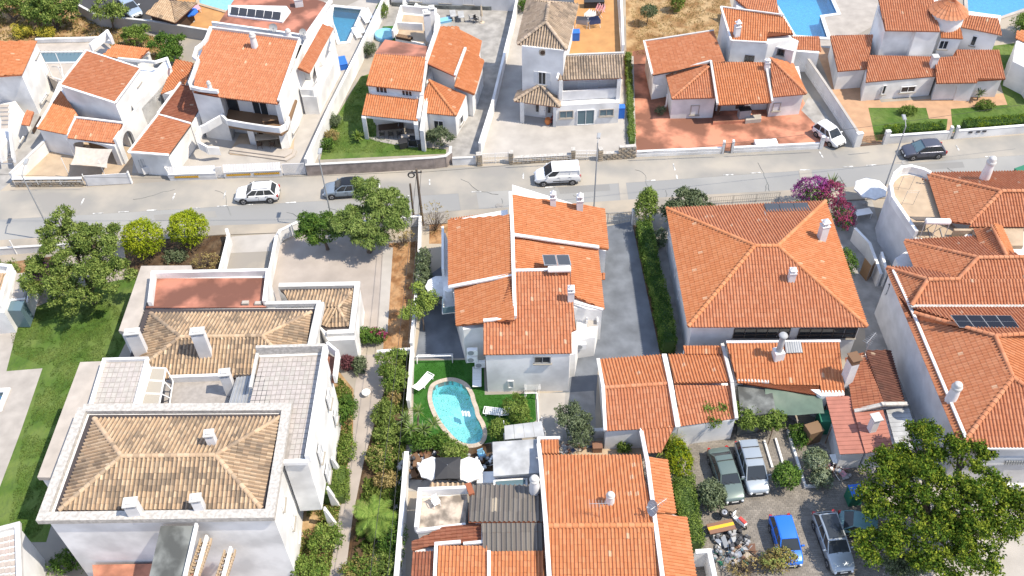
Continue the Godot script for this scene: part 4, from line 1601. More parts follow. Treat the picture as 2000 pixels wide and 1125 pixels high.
	# walls and fences along the far side
	var dry: Node3D = wall_run("stone_wall", "low rubble stone wall with white cap below the shade sail patio", [P(-48.97,-16.01),P(-42.04,-15.78)], 0.85, 0.3, "stone_wall", "white", 0.0)
	rubble(dry, [P(-48.76,-15.69),P(-41.95,-15.47)][0], [P(-48.76,-15.69),P(-41.95,-15.47)][1], 0.8)
	railing("fence", "white wire fence on top of the stone wall with a lamp post in front", "fence", V(-48.29,0.85,-14.98), V(-41.46,0.85,-14.76), 0.7, 2.2, "white_metal", 2, 0.0, 0.012)
	var g0 := site("gate", "pale blue white sheet gate beside the low rubble wall", "gate", V(-41.77,0,-15.69))
	var m0 := M.new()
	coping(g0, [V(-41.58,0.05,-15.47),V(-37.39,0.05,-15.68)], 0.06, 1.3, "white2", "gate_panel")
	coping(g0, [V(-41.72,0,-15.54),V(-41.67,0,-15.54)], 0.12, 1.5, "white", "post")
	coping(g0, [V(-37.36,0,-15.74),V(-37.26,0,-15.73)], 0.25, 1.5, "white", "post")
	wall_run("garden_wall", "thick bright white wall slanting down to the rubble wall corner", [P(-49,-16.09),P(-47.12,-21.52)], 1.4, 0.25)
	# fence of the balcony villa: blades over panels with yellow lattice slots
	for q in [[V(-33.58,0,-16.04), V(-28.91,0,-16.07), "first"], [V(-28.15,0,-16.12), V(-22.48,0,-16.26), "second"]]:
		var o := site("fence", "white wall with yellow lattice slots and slanted louvre top, %s stretch from the garage" % q[2], "fence", q[0], "white fence of the balcony villa")
		coping(o, [q[0], q[1]], 0.18, 0.75, "white2", "wall_body")
		coping(o, [q[0] + V(0, 0.75, 0), q[1] + V(0, 0.75, 0)], 0.26, 0.07, "white", "wall_cap")
		var d: Vector3 = q[1] - q[0]
		var nr := d.cross(Vector3.UP).normalized()
		for e in ([[0.12, 0.62]] if q[2] == "first" else [[0.04, 0.46], [0.52, 0.96]]):
			var s := M.new()
			var l := M.new()
			var a: Vector3 = q[0] + d * e[0]
			var b: Vector3 = q[0] + d * e[1]
			s.hexa([a + nr * 0.1 + V(0, 0.3, 0), b + nr * 0.1 + V(0, 0.3, 0), b + V(0, 0.3, 0), a + V(0, 0.3, 0), a + nr * 0.1 + V(0, 0.56, 0), b + nr * 0.1 + V(0, 0.56, 0), b + V(0, 0.56, 0), a + V(0, 0.56, 0)])
			part(o, "slot", s, mats.dark_metal)
			for i in 14:
				var p := a.lerp(b, (i + 0.5) / 14) + nr * 0.115 + V(0, 0.43, 0)
				l.bar(p - d.normalized() * 0.1 - V(0, 0.12, 0), p + d.normalized() * 0.1 + V(0, 0.12, 0), 0.022)
				l.bar(p + d.normalized() * 0.1 - V(0, 0.12, 0), p - d.normalized() * 0.1 + V(0, 0.12, 0), 0.022)
			part(o, "lattice", l, mats.yellow)
		for i in 22:
			var s := M.new()
			var p: Vector3 = q[0] + d * ((i + 0.5) / 22) + V(0, 1.15, 0) - nr * 0.15
			s.box(p, V(d.length() / 22 * 0.86, 0.7, 0.03), Basis(d.normalized(), Vector3.UP, nr) * Basis(Vector3.RIGHT, -0.5))
			part(o, "slat", s, mats.white2)
	for q in [[V(-28.86,0,-16.07), V(-28.2,0,-16.12), "narrow white louvred gate between the two yellow lattice fences"], [V(-22.32,0,-16.26), V(-20.14,0,-16.32), "wide white louvred gate next to the brown rendered wall"]]:
		var o := site("gate", q[2], "gate", q[0])
		var d: Vector3 = q[1] - q[0]
		var k := maxi(4, int(d.length() / 0.12))
		for i in k:
			var s := M.new()
			s.box(q[0] + d * ((i + 0.5) / k) + V(0, 0.75, 0), V(0.08, 1.4, 0.03))
			part(o, "slat", s, mats.white2)
		coping(o, [q[0] + V(0, 0.1, -0.05), q[1] + V(0, 0.1, -0.05)], 0.05, 0.08, "white2", "rail")
		coping(o, [q[0] + V(0, 1.35, -0.05), q[1] + V(0, 1.35, -0.05)], 0.05, 0.08, "white2", "rail")
	# brown wall of the lawn villa, rounding its corner
	wall_run("street_wall", "long brown rendered street wall with pale coping, rounded at the lawn corner", [P(-19.98,-16.23),P(-12.92,-16.48),P(-7.32,-16.79),P(-6.2,-16.98),P(-5.75,-17.52),P(-5.73,-18.5)], 1.35, 0.22, "brown_render", "coping")
	wall_run("street_wall", "short white wall closing the drive beside the lawn villa", [P(-5.59,-17.19),P(-3.24,-17.25)], 0.9, 0.2)
	wall_run("party_wall", "tall white wall with a grey back between the balcony villa and the lawn villa", [P(-19.9,-16.39),P(-18.45,-25.15),P(-16.39,-35.6),P(-14.3,-47.29),P(-13.69,-50.39)], 1.9, 0.25, "white", "white")
	wall_run("party_wall", "long white party wall between the lawn villa and the straw roofed house", [P(-2.83,-18.61),P(-1.54,-25.26),P(-0.16,-34.28),P(1.05,-42.21),P(1.72,-47.38)], 1.5, 0.22, "white", "white")
	for q in [[[P(-3.18,-17.09),P(-2.62,-17.14)], "stone gate pillar left of the double iron gate"], [[P(0.05,-17.26),P(0.51,-17.24)], "stone gate pillar right of the double iron gate"], [[P(6.27,-17.47),P(6.67,-17.45)], "stone pillar left of the street lamp gate"], [[P(8.98,-17.35),P(9.39,-17.41)], "stone pillar behind the thin lamp post"]]:
		var o := wall_run("gate_pillar", q[1], q[0], 1.4, 0.5, "stone_wall", "old_coping")
		rubble(o, q[0][0] + P(0, 0.26), q[0][1] + P(0, 0.26), 1.3)
	for q in [[[P(0.51,-17.24),P(6.27,-17.47)], "low rubble wall under the wire fence of the straw roofed house", 0.75], [[P(9.39,-17.41),P(11.04,-17.5)], "rubble wall with meter boxes beside the lamp post", 0.8], [[P(11.04,-17.5),P(12.7,-17.59)], "tall rubble wall panel at the plot corner", 1.5]]:
		var o := wall_run("stone_wall", q[1], q[0], q[2], 0.35, "stone_wall", "old_coping")
		rubble(o, q[0][0] + P(0, 0.18), q[0][1] + P(0, 0.18), q[2] - 0.1)
	railing("fence", "fine white wire fence on the low rubble wall", "fence", V(0.5,0.75,-16.32), V(6.19,0.75,-16.55), 0.6, 1.6, "white_metal", 3, 0.25, 0.012)
	railing("gate", "double white iron gate between two stone pillars", "gate", V(-2.57,0,-17.22), V(0,0,-17.27), 1.3, 1.2, "white_metal", 3, 0.16, 0.018)
	railing("gate", "pale iron gate between the pillar and the lamp post", "gate", V(6.73,0,-17.45), V(8.93,0,-17.35), 1.2, 1.1, "white_metal", 3, 0.18, 0.018)
	wall_run("street_wall", "low white street wall left of the small dark gate", [P(12.86,-17.67),P(21.38,-17.86)], 0.7, 0.22, "white", "white")
	wall_run("street_wall", "low white street wall right of the small dark gate", [P(22.62,-17.88),P(31.24,-18.15)], 0.7, 0.22, "white", "white")
	railing("fence", "thin railing on the white wall left of the small gate", "fence", V(12.72,0.7,-16.88), V(21.15,0.7,-17.07), 0.6, 1.7, "white_metal", 3, 0.3, 0.012)
	railing("fence", "thin railing on the white wall right of the small gate", "fence", V(22.38,0.7,-17.09), V(30.9,0.7,-17.36), 0.6, 1.7, "white_metal", 3, 0.3, 0.012)
	for q in [[[P(21.43,-17.85),P(21.64,-17.84)], "white gate post left of the small dark gate"], [[P(22.36,-17.89),P(22.57,-17.88)], "white gate post right of the small dark gate"], [[P(31.29,-18.15),P(31.64,-18.13)], "white post beside the parked small white car"]]:
		wall_run("gate_post", q[1], q[0], 1.5, 0.3, "white", "white")
	railing("gate", "small dark garden gate between white posts", "gate", V(21.69,0,-17.84), V(22.31,0,-17.9), 1.2, 0.6, "rust", 2, 0.1, 0.02)
	var pw := wall_run("party_wall", "grey party wall with pale top slanting past the small white car", [P(34.94,-18.48),P(34.22,-23.85),P(33.44,-29.17),P(32.56,-34.68)], 1.7, 0.22, "white2", "pale_concrete")
	railing("fence", "wire fence along the top of the grey party wall", "fence", V(33.96,1.7,-16.36), V(31.65,1.7,-32.1), 0.5, 2.5, "grey_paint", 2, 0.0, 0.012)
	wall_run("gate_pillar", "broad white gate pillar at the end of the grey party wall", [P(34.77,-18.24),P(35.43,-18.37)], 1.7, 0.35, "white", "white")
	wall_run("gate_pillar", "white gate pillar at the hedge end", [P(37.82,-18.6),P(38.3,-18.66)], 1.6, 0.35, "white", "white")
	var sg := site("gate", "brown lattice sliding gate before the peach driveway", "gate", V(35.53,0,-18.37))
	coping(sg, [V(35.48,0.08,-18.27),V(37.66,0.08,-18.5)], 0.05, 0.08, "rust", "rail")
	coping(sg, [V(34.8,1.25,-16.81),V(36.94,1.25,-17.04)], 0.05, 0.06, "rust", "rail")
	for i in 16:
		var s := M.new()
		var p: Vector3 = V(35.53,0,-18.37).lerp(V(37.71,0,-18.6), (i + 0.5) / 16)
		s.bar(p + V(-0.14, 0.12, 0), p + V(0.14, 1.25, 0), 0.018)
		s.bar(p + V(0.14, 0.12, 0.02), p + V(-0.14, 1.25, 0.02), 0.018)
		part(sg, "lattice_bar", s, mats.wood)
	wall_run("street_wall", "white street wall with box hedge behind, left of the house number gate", [P(38.35,-18.66),P(44.44,-19.05)], 1.0, 0.22, "white", "white")
	var mb := wall_run("street_wall", "white street wall right of the gate with three dark letter slots", [P(45.41,-19.17),P(56.92,-20.08)], 1.0, 0.22, "white", "white")
	for q in [P(46.7,-19.28),P(47.5,-19.33),P(48.14,-19.38)]:
		var s := M.new()
		s.box(V(q.x, 0.72, q.y + 0.1), V(0.4, 0.2, 0.12))
		part(mb, "letter_slot", s, mats.dark_metal)
	wall_run("gate_post", "white gate post left of the narrow grey gate", [P(44.52,-19.13),P(44.77,-19.12)], 1.5, 0.3, "white", "white")
	wall_run("gate_post", "white gate post right of the narrow grey gate", [P(45.16,-19.18),P(45.41,-19.17)], 1.5, 0.3, "white", "white")
	railing("gate", "narrow grey gate between two white posts", "gate", V(44.77,0,-19.12), V(45.16,0,-19.18), 1.2, 0.4, "grey_paint", 2, 0.08, 0.02)
	# near side
	wall_run("street_wall", "pale wall between the road and the bare yard at the left edge", [P(-52.53,-5.64),P(-47.05,-6.09),P(-41.94,-6.35),P(-35.46,-6.9)], 0.8, 0.2, "white2", "coping")
	wall_run("garden_wall", "white wall left of the sloping driveway", [P(-25.74,-1.16),P(-25.8,-6.51),P(-26.16,-7.42)], 1.2, 0.22, "white", "white")
	wall_run("garden_wall", "white wall right of the sloping driveway, bent at its gate post", [P(-21.31,-0.67),P(-21.36,-6.19),P(-21.14,-7.01),P(-19.71,-8.06)], 1.2, 0.22, "white", "white")
	railing("gate", "open sliding gate frame folded along the driveway wall", "gate", V(-21.56,0,-1.12), V(-21.73,0,-5.87), 1.0, 3.0, "dark_metal", 2, 0.0, 0.03)
	wall_run("garden_wall", "white wall behind the pepper tree along the pavement", [P(-14.66,-7.85),P(-11.34,-8.13),P(-8.38,-8.43)], 1.2, 0.2, "white", "white")
	wall_run("party_wall", "narrow white wall between the orange earth strip and the central villa", [P(-8.32,-8.29),P(-8.17,-1.73),P(-8.36,7.11)], 1.3, 0.2, "white", "white")
	wall_run("pool_wall", "white garden wall left of the kidney pool", [P(-8.26,7.33),P(-8.31,12.83)], 1.2, 0.22, "white", "white")
	wall_run("garden_wall", "low white wall with dark railing across the planted path", [P(-11.21,7.38),P(-8.35,7.21)], 0.7, 0.25, "white", "white")
	wall_run("side_wall", "long white wall beside the narrow dark alley of the duplex", [P(-8.12,17.79),P(-8.17,22.31),P(-8.26,28.14)], 1.6, 0.28, "white", "white")
	railing("gate", "grey iron driveway gate beside the central villa", "gate", V(9.06,0,-7.85), V(11.26,0,-7.9), 1.4, 1.2, "grey_paint", 3, 0.14, 0.025)
	wall_run("gate_post", "white gate post at the hedge beside the grey iron gate", [P(11.3,-7.82),P(11.55,-7.88)], 1.7, 0.4, "white", "white")
	railing("fence", "thin iron fence of the hip roofed villa along the pavement", "fence", V(18.92,0,-10.01), V(25.57,0,-10.38), 1.1, 2.0, "dark_metal", 2, 0.2, 0.015)

# stones of a rubble wall, each a mesh of its own
var stones := []
func rubble(o: Node3D, a: Vector2, b: Vector2, h: float) -> void:
	if stones.is_empty():
		for i in 8:
			var m := M.new()
			var s := rng.randf_range(0.75, 1.25)
			m.col = Color(0.42 * s, 0.345 * s, 0.255 * s) if i % 3 else Color(0.33 * s, 0.3 * s, 0.26 * s)
			m.bevel_box(Vector3.ZERO, V(0.42 * rng.randf_range(0.6, 1.15), 0.22 * rng.randf_range(0.7, 1.15), 0.12), 0.04, Basis(Vector3.RIGHT, PI / 2) * Basis(Vector3.RIGHT, -PI / 2))
			stones.append(m.mesh())
	var d := b - a
	var turn := -atan2(d.y, d.x)
	var rows := int(h / 0.22)
	var k := maxi(1, int(d.length() / 0.42))
	for j in rows:
		for i in k:
			var p := a + d * ((i + 0.5 + 0.25 * (j % 2 * 2 - 1) * (0.0 if k < 3 else 1.0)) / k)
			var s := part(o, "stone", stones[rng.randi() % 8], mats.rubble)
			s.position += V(p.x, 0.12 + j * h / rows, p.y)
			s.rotation = V(rng.randf_range(-0.08, 0.08), turn, rng.randf_range(-0.16, 0.16))

func west_villas() -> void:
	# the house cut by the left edge
	var a := site("villa", "white villa at the left edge with outside stairs and a small clay porch roof", "house", V(-50.76,0,-26.21), "villas along the far side of the road")
	walls(a, [P(-55.83,-28.26),P(-50.31,-27.71),P(-50.5,-33.42),P(-57.8,-33.59)], 0, 5.15)
	tiled(a, [V(-50.11,5.2,-27.42),V(-50.57,5.2,-33.82),V(-56.49,6.6,-31.7),V(-54.22,6.6,-25.55)], ORANGE)
	walls(a, [P(-55.85,-25.64),P(-53.07,-28.7),P(-53.28,-30.61),P(-55.87,-31.7),P(-57.77,-30.83)], 0, 3.6)
	tiled(a, [V(-56.36,3.5,-27.72),V(-52.87,3.5,-28.2),V(-52.26,4.4,-28.9),V(-56.27,4.4,-28.54)], ORANGE)
	walls(a, [P(-54.54,-18.71),P(-50.99,-19.53),P(-50.36,-25.3),P(-53.52,-29.55),P(-58.64,-29.8)], 0, 1.6)
	tiled(a, [V(-49.69,2.4,-22.69),V(-48.78,2.4,-22.48),V(-48.66,2.9,-24.14),V(-49.44,2.9,-24.44)], TERRA)
	window(a, V(-50.08,0.81,-28.45),V(-49.95,1.08,-30.12), 3, "glass", "frame", true, false)
	window(a, V(-50.44,4.3,-31.66),V(-50.49,4.18,-33.03), 1)
	door(a, V(-49.79,0,-24.22),V(-49.77,0.49,-26.76), "dark_wood")
	window(a, V(-50.14,0.86,-21.74),V(-50.08,0.69,-22.81), 2)
	var st := M.new()
	for i in 14:
		var p: Vector3 = V(-51.04,0,-19.53).lerp(V(-52.76,0,-26.3), i / 14.0)
		st.box(p + V(0, 0.1 + i * 0.09, 0), V(1.3, 0.2 + i * 0.18, 0.5))
		var one := M.new()
		one.box(p + V(0, 0.2 + i * 0.18, 0.02), V(1.34, 0.05, 0.5))
		part(a, "step", one, mats.cream)
	part(a, "stairs", st, mats.white)
	coping(a, [V(-49.4,0.9,-18.35),V(-50.04,1.5,-20.33),V(-50.21,2.2,-21.36),V(-50.09,3.2,-22.33)], 0.2, 0.7, "white", "parapet")
	coping(a, [V(-50.76,0.9,-18.41),V(-51.3,1.5,-20.39),V(-51.48,2.2,-21.42),V(-51.35,3.2,-22.39)], 0.2, 0.7, "white", "parapet")
	# long low building behind with a pool of water on its roof edge
	var lp := site("lap_pool", "narrow dark green pool on the raised pale terrace behind the left villas", "swimming pool", V(-50.18,1,-36.28))
	walls(lp, [P(-54.56,-39.77),P(-45.95,-39.54),P(-44.13,-37.12),P(-47.6,-30.31),P(-50.18,-32.37)], 0, 1.6, "cream", "terrace")
	coping(lp, [V(-53.69,1.65,-39.32),V(-46.45,1.65,-39.27)], 0.3, 0.5, "white", "parapet")
	coping(lp, [V(-46.45,1.65,-39.27),V(-43.95,2.6,-37)], 0.3, 0.4, "white", "parapet")
	var wt := M.new()
	wt.prism([P(-52.52,-37.1),P(-47.67,-36.95),P(-47.39,-34.99),P(-51.31,-35.09)], 1.58, 1.63)
	part(lp, "water", wt, mats.blue_glass)
	coping(lp, [V(-52.69,1.6,-37.24),V(-47.66,1.6,-37.09)], 0.2, 0.12, "white", "rim")
	coping(lp, [V(-51.41,1.6,-35.02),V(-47.26,1.6,-34.91)], 0.2, 0.12, "white", "rim")
	for i in 16:
		var b := M.new()
		b.tube([V(-53.21,1.6,-37.79).lerp(V(-46.51,1.6,-37.55), i / 15.0), V(-52.5,2.4,-36.5).lerp(V(-45.89,2.4,-36.27), i / 15.0)], [0.02, 0.02], 4)
		part(lp, "railing_bar", b, mats.white_metal)
	# the shade sail villa
	var b := site("villa", "white villa with a single sloping clay roof, arched porch and cream shade sail", "house", V(-41.82,0,-21.45), "villas along the far side of the road")
	walls(b, [P(-44.97,-24.59),P(-38.77,-21.5),P(-37.73,-27.14),P(-44.04,-30.59)], 0, [5.9, 5.5, 5.5, 5.9])
	tiled(b, [V(-38.73,5.55,-21.48),V(-37.65,5.55,-27.4),V(-43.91,6,-30.25),V(-44.83,6,-24.09)], TERRA, false)
	coping(b, [V(-43.92,6.02,-30.31),V(-44.87,6.02,-24.07),V(-38.68,5.58,-21.35)], 0.22, 0.12, "white")
	coping(b, [V(-38.68,5.58,-21.35),V(-37.64,5.56,-27.38),V(-43.92,6.02,-30.31)], 0.18, 0.1, "white")
	walls(b, [P(-47.2,-21.23),P(-43.94,-20.16),P(-43.96,-23.22),P(-46.88,-27.84)], 0, [2.85, 2.85, 3.4, 3.9])
	tiled(b, [V(-47.36,2.9,-21.24),V(-43.92,2.9,-20.08),V(-43.48,3.6,-22.59),V(-46.18,4,-26.32)], ORANGE)
	coping(b, [V(-47.37,2.95,-21.34),V(-46.14,4.05,-26.25)], 0.2, 0.12, "white")
	tiled(b, [V(-43.97,2.7,-19.84),V(-38.98,2.7,-18.79),V(-38.49,3.5,-20.79),V(-43.49,3.5,-21.96)], TERRA)
	coping(b, [V(-44.06,2.75,-20.03),V(-43.48,3.55,-21.97),V(-38.42,3.55,-20.8)], 0.22, 0.14, "white")
	arch_wall(b, [P(-44.21,-20.22),P(-38.99,-18.67)][0], [P(-44.21,-20.22),P(-38.99,-18.67)][1], 0, 2.5, 0.08, 0.9, 1.6, 0.25)
	arch_wall(b, [P(-38.85,-18.75),P(-37.85,-24.72)][0], [P(-38.85,-18.75),P(-37.85,-24.72)][1], 0, 3.2, 0.12, 0.48, 1.5, 0.25)
	door(b, V(-42.79,0.29,-21.13),V(-41,2.44,-20.63), "wood")
	window(b, V(-37.6,1.58,-25.61),V(-37.4,1.51,-26.7), 1)
	window(b, V(-37.99,4.45,-25.73),V(-37.82,4.42,-26.68), 1)
	walls(b, [P(-42.29,-32.73),P(-37.81,-31.91),P(-35.83,-30.74),P(-38.08,-23.49)], 0, 2.6)
	walls(b, [P(-38.08,-23.49),P(-35.83,-30.74),P(-36.54,-32.44),P(-39.06,-24.86)], 0, 3.6)
	coping(b, [V(-41.73,3.7,-32.03),V(-37.53,3.7,-31.14),V(-36.41,3.7,-31.77),V(-35.53,3.7,-29.78)], 0.2, 0.3, "white", "parapet")
	tiled(b, [V(-44.38,2.9,-34.29),V(-40.21,2.9,-32.98),V(-39.05,3.4,-34.56),V(-43.23,3.4,-35.69)], ORANGE)
	walls(b, [P(-44.37,-34.55),P(-40.42,-33.24),P(-39.58,-35.32),P(-43.51,-36.45)], 0, 2.75)
	coping(b, [V(-45.67,3,-35.01),V(-44.18,3.4,-37.09),V(-43.35,3.4,-35.7)], 0.3, 0.9, "white", "parapet")
	window(b, V(-40.18,2.74,-33.53),V(-39.38,2.67,-34.8), 1, "blue_glass")
	var tv := site("pergola_frame", "white steel pergola frame behind the single slope roof", "pergola", V(-50.95,0,-34.77))
	for p in [V(-49.78,1.6,-32.35),V(-48.23,1.6,-31.5),V(-49.3,1.6,-34.11)]:
		var q := M.new()
		q.tube([p, p + V(0, 1.8, 0)], [0.05, 0.05], 5)
		part(tv, "post", q, mats.white_metal)
	var q2 := M.new()
	q2.bar(V(-48.28,3.4,-29.62), V(-46.77,3.4,-28.79), 0.05)
	q2.bar(V(-46.77,3.4,-28.79), V(-47.81,3.4,-31.33), 0.05)
	part(tv, "beam", q2, mats.white_metal)
	# sail
	var sail := site("shade_sail", "cream shade sail stretched over the terracotta patio", "shade sail", V(-42.18,0,-18.98))
	var rows := []
	var c := [V(-42.92,2.5,-18.65),V(-39.06,2.5,-18.07),V(-39.02,2.2,-15.51),V(-42.79,2.2,-16.15)]
	for i in 11:
		var r := []
		for j in 11:
			var u := j / 10.0
			var w := i / 10.0
			var sx := lerpf(u, 0.5, 0.09 * sin(PI * w))
			var sz := lerpf(w, 0.5, 0.09 * sin(PI * u))
			var p: Vector3 = c[3].lerp(c[2], sx).lerp(c[0].lerp(c[1], sx), sz)
			r.append(p - V(0, 0.3 * sin(PI * u) * sin(PI * w), 0))
		rows.append(r)
	var sm := M.new()
	sm.grid(rows)
	part(sail, "cloth", sm, mats.canvas)
	for p in [V(-44.16,0,-19.88),V(-43.79,0,-16.88),V(-39.96,0,-16.32)]:
		var m := M.new()
		m.tube([p, p + V(0, 2.5, 0)], [0.04, 0.04], 6)
		part(sail, "pole", m, mats.white_metal)
	# garage between
	var g := site("garage", "white garage with clay roof and pale ribbed door facing the road", "garage", V(-35.69,0,-17.88))
	walls(g, [P(-37.07,-17.25),P(-33.2,-16.6),P(-32.06,-21.39),P(-35.62,-23.1)], 0, 2.72)
	tiled(g, [V(-33.08,2.8,-16.39),V(-31.92,2.8,-21.33),V(-35.47,3.1,-22.72),V(-36.96,3.1,-16.74)], TERRA, false)
	coping(g, [V(-36.94,3.1,-16.66),V(-35.45,3.12,-22.7),V(-31.91,2.85,-21.35)], 0.2, 0.12, "white")
	coping(g, [V(-36.94,3.1,-16.66),V(-33.01,2.82,-16.36)], 0.25, 0.14, "white")
	walls(g, [P(-35.47,-23.17),P(-32.02,-21.46),P(-31.39,-23.68),P(-32.49,-27.52),P(-34.36,-28.17)], 0, [2.9, 2.7, 2.7, 2.9, 3.0])
	tiled(g, [V(-31.97,2.8,-21.59),V(-31.5,2.8,-24.62),V(-32.5,2.95,-27.63),V(-34.24,3.3,-27.86),V(-35.45,3.2,-22.76)], BROWN, false)
	coping(g, [V(-35.42,3.25,-22.69),V(-34.23,3.35,-27.88)], 0.2, 0.14, "white")
	walls(g, [P(-36.34,-27.35),P(-34.62,-26.9),P(-34,-32.19),P(-36.25,-33.29)], 0, 2.5)
	tiled(g, [V(-36.37,2.6,-27.12),V(-34.19,2.6,-28.78),V(-33.91,3.1,-32.26),V(-35.91,3.1,-32.76)], ORANGE)
	door(g, V(-36.3,0.27,-16.7),V(-34.46,1.07,-17.88), "white2")
	for i in 9:
		var m := M.new()
		var p: Vector3 = V(-36.41,0,-17.03).lerp(V(-34.55,0,-17.83), i / 9.0)
		m.box(p + V(0, 1.0, 0.12), V(0.05, 1.9, 0.05))
		part(g, "door_rib", m, mats.pale_sheet)
	wall_run("garden_wall", "short white curved wall end beside the garage door", [P(-34.34,-17.58),P(-33.86,-16.6),P(-33.54,-16.12)], 1.2, 0.2)
	# the balcony villa
	var d := site("villa", "large white villa with wavy parapets, a first floor balcony and a broad clay roof", "house", V(-27.06,0,-21.63), "villas along the far side of the road")
	walls(d, [P(-31.28,-22.76),P(-28.5,-22.1),P(-28.62,-26.02),P(-21.34,-30.38),P(-21.69,-31.38),P(-31.62,-33.9),P(-31.69,-30.42),P(-32.14,-29.96),P(-31.86,-27.57)], 0, 5.8)
	walls(d, [P(-28.8,-23.69),P(-22.18,-21.97),P(-21.37,-30.58),P(-29.32,-29.82)], 0, 5.8)
	walls(d, [P(-22.87,-20.8),P(-22.33,-20.61),P(-21.37,-30.58),P(-22.05,-30.81)], 0, 5.8)
	tiled(d, [V(-28.49,5.75,-21.74),V(-22.49,5.75,-20.26),V(-22.35,5.95,-20.57),V(-21.09,7.2,-29.12),V(-30.91,7.2,-31.78),V(-31.51,6.4,-26.64),V(-31.17,5.9,-22.61),V(-28.73,5.85,-22.3)], TERRA)
	coping(d, [V(-28.53,5.9,-22.13),V(-30.37,5.95,-22.5),V(-31.29,6,-22.82),V(-31.55,6.1,-23.48),V(-31.44,6.25,-24.59),V(-31.3,6.5,-26.76),V(-31.83,6.55,-27.36),V(-31.78,6.75,-28.65),V(-31.23,6.85,-29.42),V(-31,6.95,-30.03),V(-30.82,7.2,-31.87)], 0.28, 0.35, "white", "parapet")
	coping(d, [V(-30.82,7.2,-31.87),V(-21.15,7.2,-29.22)], 0.25, 0.3, "coping", "parapet")
	coping(d, [V(-21.15,7.2,-29.22),V(-22.27,5.95,-20.39)], 0.3, 0.2, "white")
	chimney(d, V(-25.78,6.9,-28.68), 1.7, 0.7, 0.7, 0.2, "round")
	chimney(d, V(-22.37,7.1,-29.83), 1.1, 0.6, 0.6, 0.2, "round")
	chimney(d, V(-29.37,5.9,-22.52), 1.2, 0.45, 0.45, 0.2, "round")
	# balcony
	var bal := M.new()
	bal.prism([P(-28.62,-22.33),P(-28.02,-20.77),P(-22.44,-19.17),P(-21.94,-19.98),P(-21.68,-24.9),P(-28.79,-26.15)], 2.65, 2.9)
	part(d, "balcony", bal, mats.wood)
	coping(d, [V(-28.87,2.9,-22),V(-28.05,2.9,-20.94),V(-26.2,2.9,-20.35),V(-24.05,2.9,-19.75),V(-22.58,2.9,-19.43),V(-22.03,2.9,-19.9),V(-21.9,2.9,-21.16)], 0.22, 0.65, "white", "balcony_parapet")
	window(d, V(-28.45,2.6,-23.6),V(-27.31,4.35,-23.3), 1, "glass", "dark_frame", false)
	window(d, V(-25.78,2.76,-22.9),V(-24.13,4.59,-22.48), 2, "glass", "frame", false)
	window(d, V(-29.12,-4.03,-27.79),V(-28.11,-2.74,-27.53), 1, "glass", "frame", false)
	window(d, V(-22.07,0.84,-21.84),V(-21.78,1.02,-23.07), 1)
	walls(d, [P(-26.47,-21.26),P(-25.82,-21.15),P(-25.91,-21.75),P(-26.57,-21.86)], 0, 2.7, "white", "pillar")
	walls(d, [P(-23.03,-20.1),P(-22.36,-20.57),P(-22.38,-21.41),P(-23.2,-21.28)], 0, 2.7, "white", "pillar")
	# curved stair wall on the left
	coping(d, [V(-28.98,0.6,-19.12),V(-30.07,1,-18.83),V(-30.81,1.5,-19.05),V(-31.06,1.9,-19.79),V(-30.81,2.2,-20.47),V(-29.96,2.5,-20.71),V(-28.74,2.9,-21.31)], 0.24, 0.9, "white", "stair_wall")
	for i in 2:
		var m := M.new()
		m.prism([P(-28.56,-20.01),P(-22.37,-18.42),P(-21.65,-19.21),P(-21.56,-20.03),P(-27.52,-21.22)] if i == 0 else [P(-28.45,-20.26),P(-22.59,-18.84),P(-21.95,-19.47),P(-21.92,-20.05),P(-27.52,-21.22)], 0.0, 0.16 + i * 0.15)
		part(d, "terrace_step", m, mats.cream)
	# side wing on the right with a narrow clay roof and a round balcony
	walls(d, [P(-22.18,-29.84),P(-20.84,-29.2),P(-19.41,-38.21),P(-20.82,-39.36)], 0, 4.6)
	tiled(d, [V(-20.39,4.6,-27.13),V(-18.82,4.6,-35.71),V(-19.91,5.3,-35.45),V(-21.48,5.3,-27.06)], TERRA)
	walls(d, [P(-22.02,-27.74),P(-21.46,-26.33),P(-19.95,-26.26),P(-18.48,-33.86),P(-20.21,-39.17),P(-21.4,-30.07)], 0, 2.3)
	coping(d, [V(-22.08,2.3,-27.88),V(-21.47,2.3,-26.55),V(-20.28,2.3,-26.5),V(-19.77,2.3,-28.14),V(-20.48,2.3,-30.84),V(-20.06,2.3,-31.99)], 0.2, 0.8, "white", "balcony_parapet")
	coping(d, [V(-20.26,2.3,-26.31),V(-19.11,2.3,-33.54)], 0.2, 0.8, "white", "balcony_parapet")
	coping(d, [V(-19.16,2.9,-33.32),V(-18.89,3.2,-36.42),V(-18.95,4.2,-36.37)], 0.22, 0.4, "white", "parapet")
	# flat terracotta wing behind it
	var f := site("villa_annexe", "flat terracotta roofed annexe with parapet and solar tray behind the balcony villa", "house", V(-28.31,0,-43.18))
	walls(f, [P(-32.07,-36.4),P(-21.41,-33.48),P(-19.76,-41.16),P(-30.56,-44.6),P(-31.69,-37.97)], 0, 4.6, "white2")
	var mt := M.new()
	mt.prism([P(-31.87,-36.62),P(-21.55,-33.81),P(-20.02,-40.97),P(-25.13,-44.21),P(-30.53,-44.51)], 4.55, 4.66)
	part(f, "roof", mt, mats.membrane)
	coping(f, [V(-32.29,4.6,-36.94),V(-21.55,4.6,-33.69),V(-19.59,4.6,-41.26)], 0.25, 0.5, "white", "parapet")
	chimney(f, V(-23.18,4.6,-40.56), 0.9, 0.9, 0.7, 0.2)
	var so := site("solar_array", "long grey solar tray on a white upstand of the flat terracotta roof", "solar panel", V(-27.87,4.7,-39.22))
	var tr := M.new()
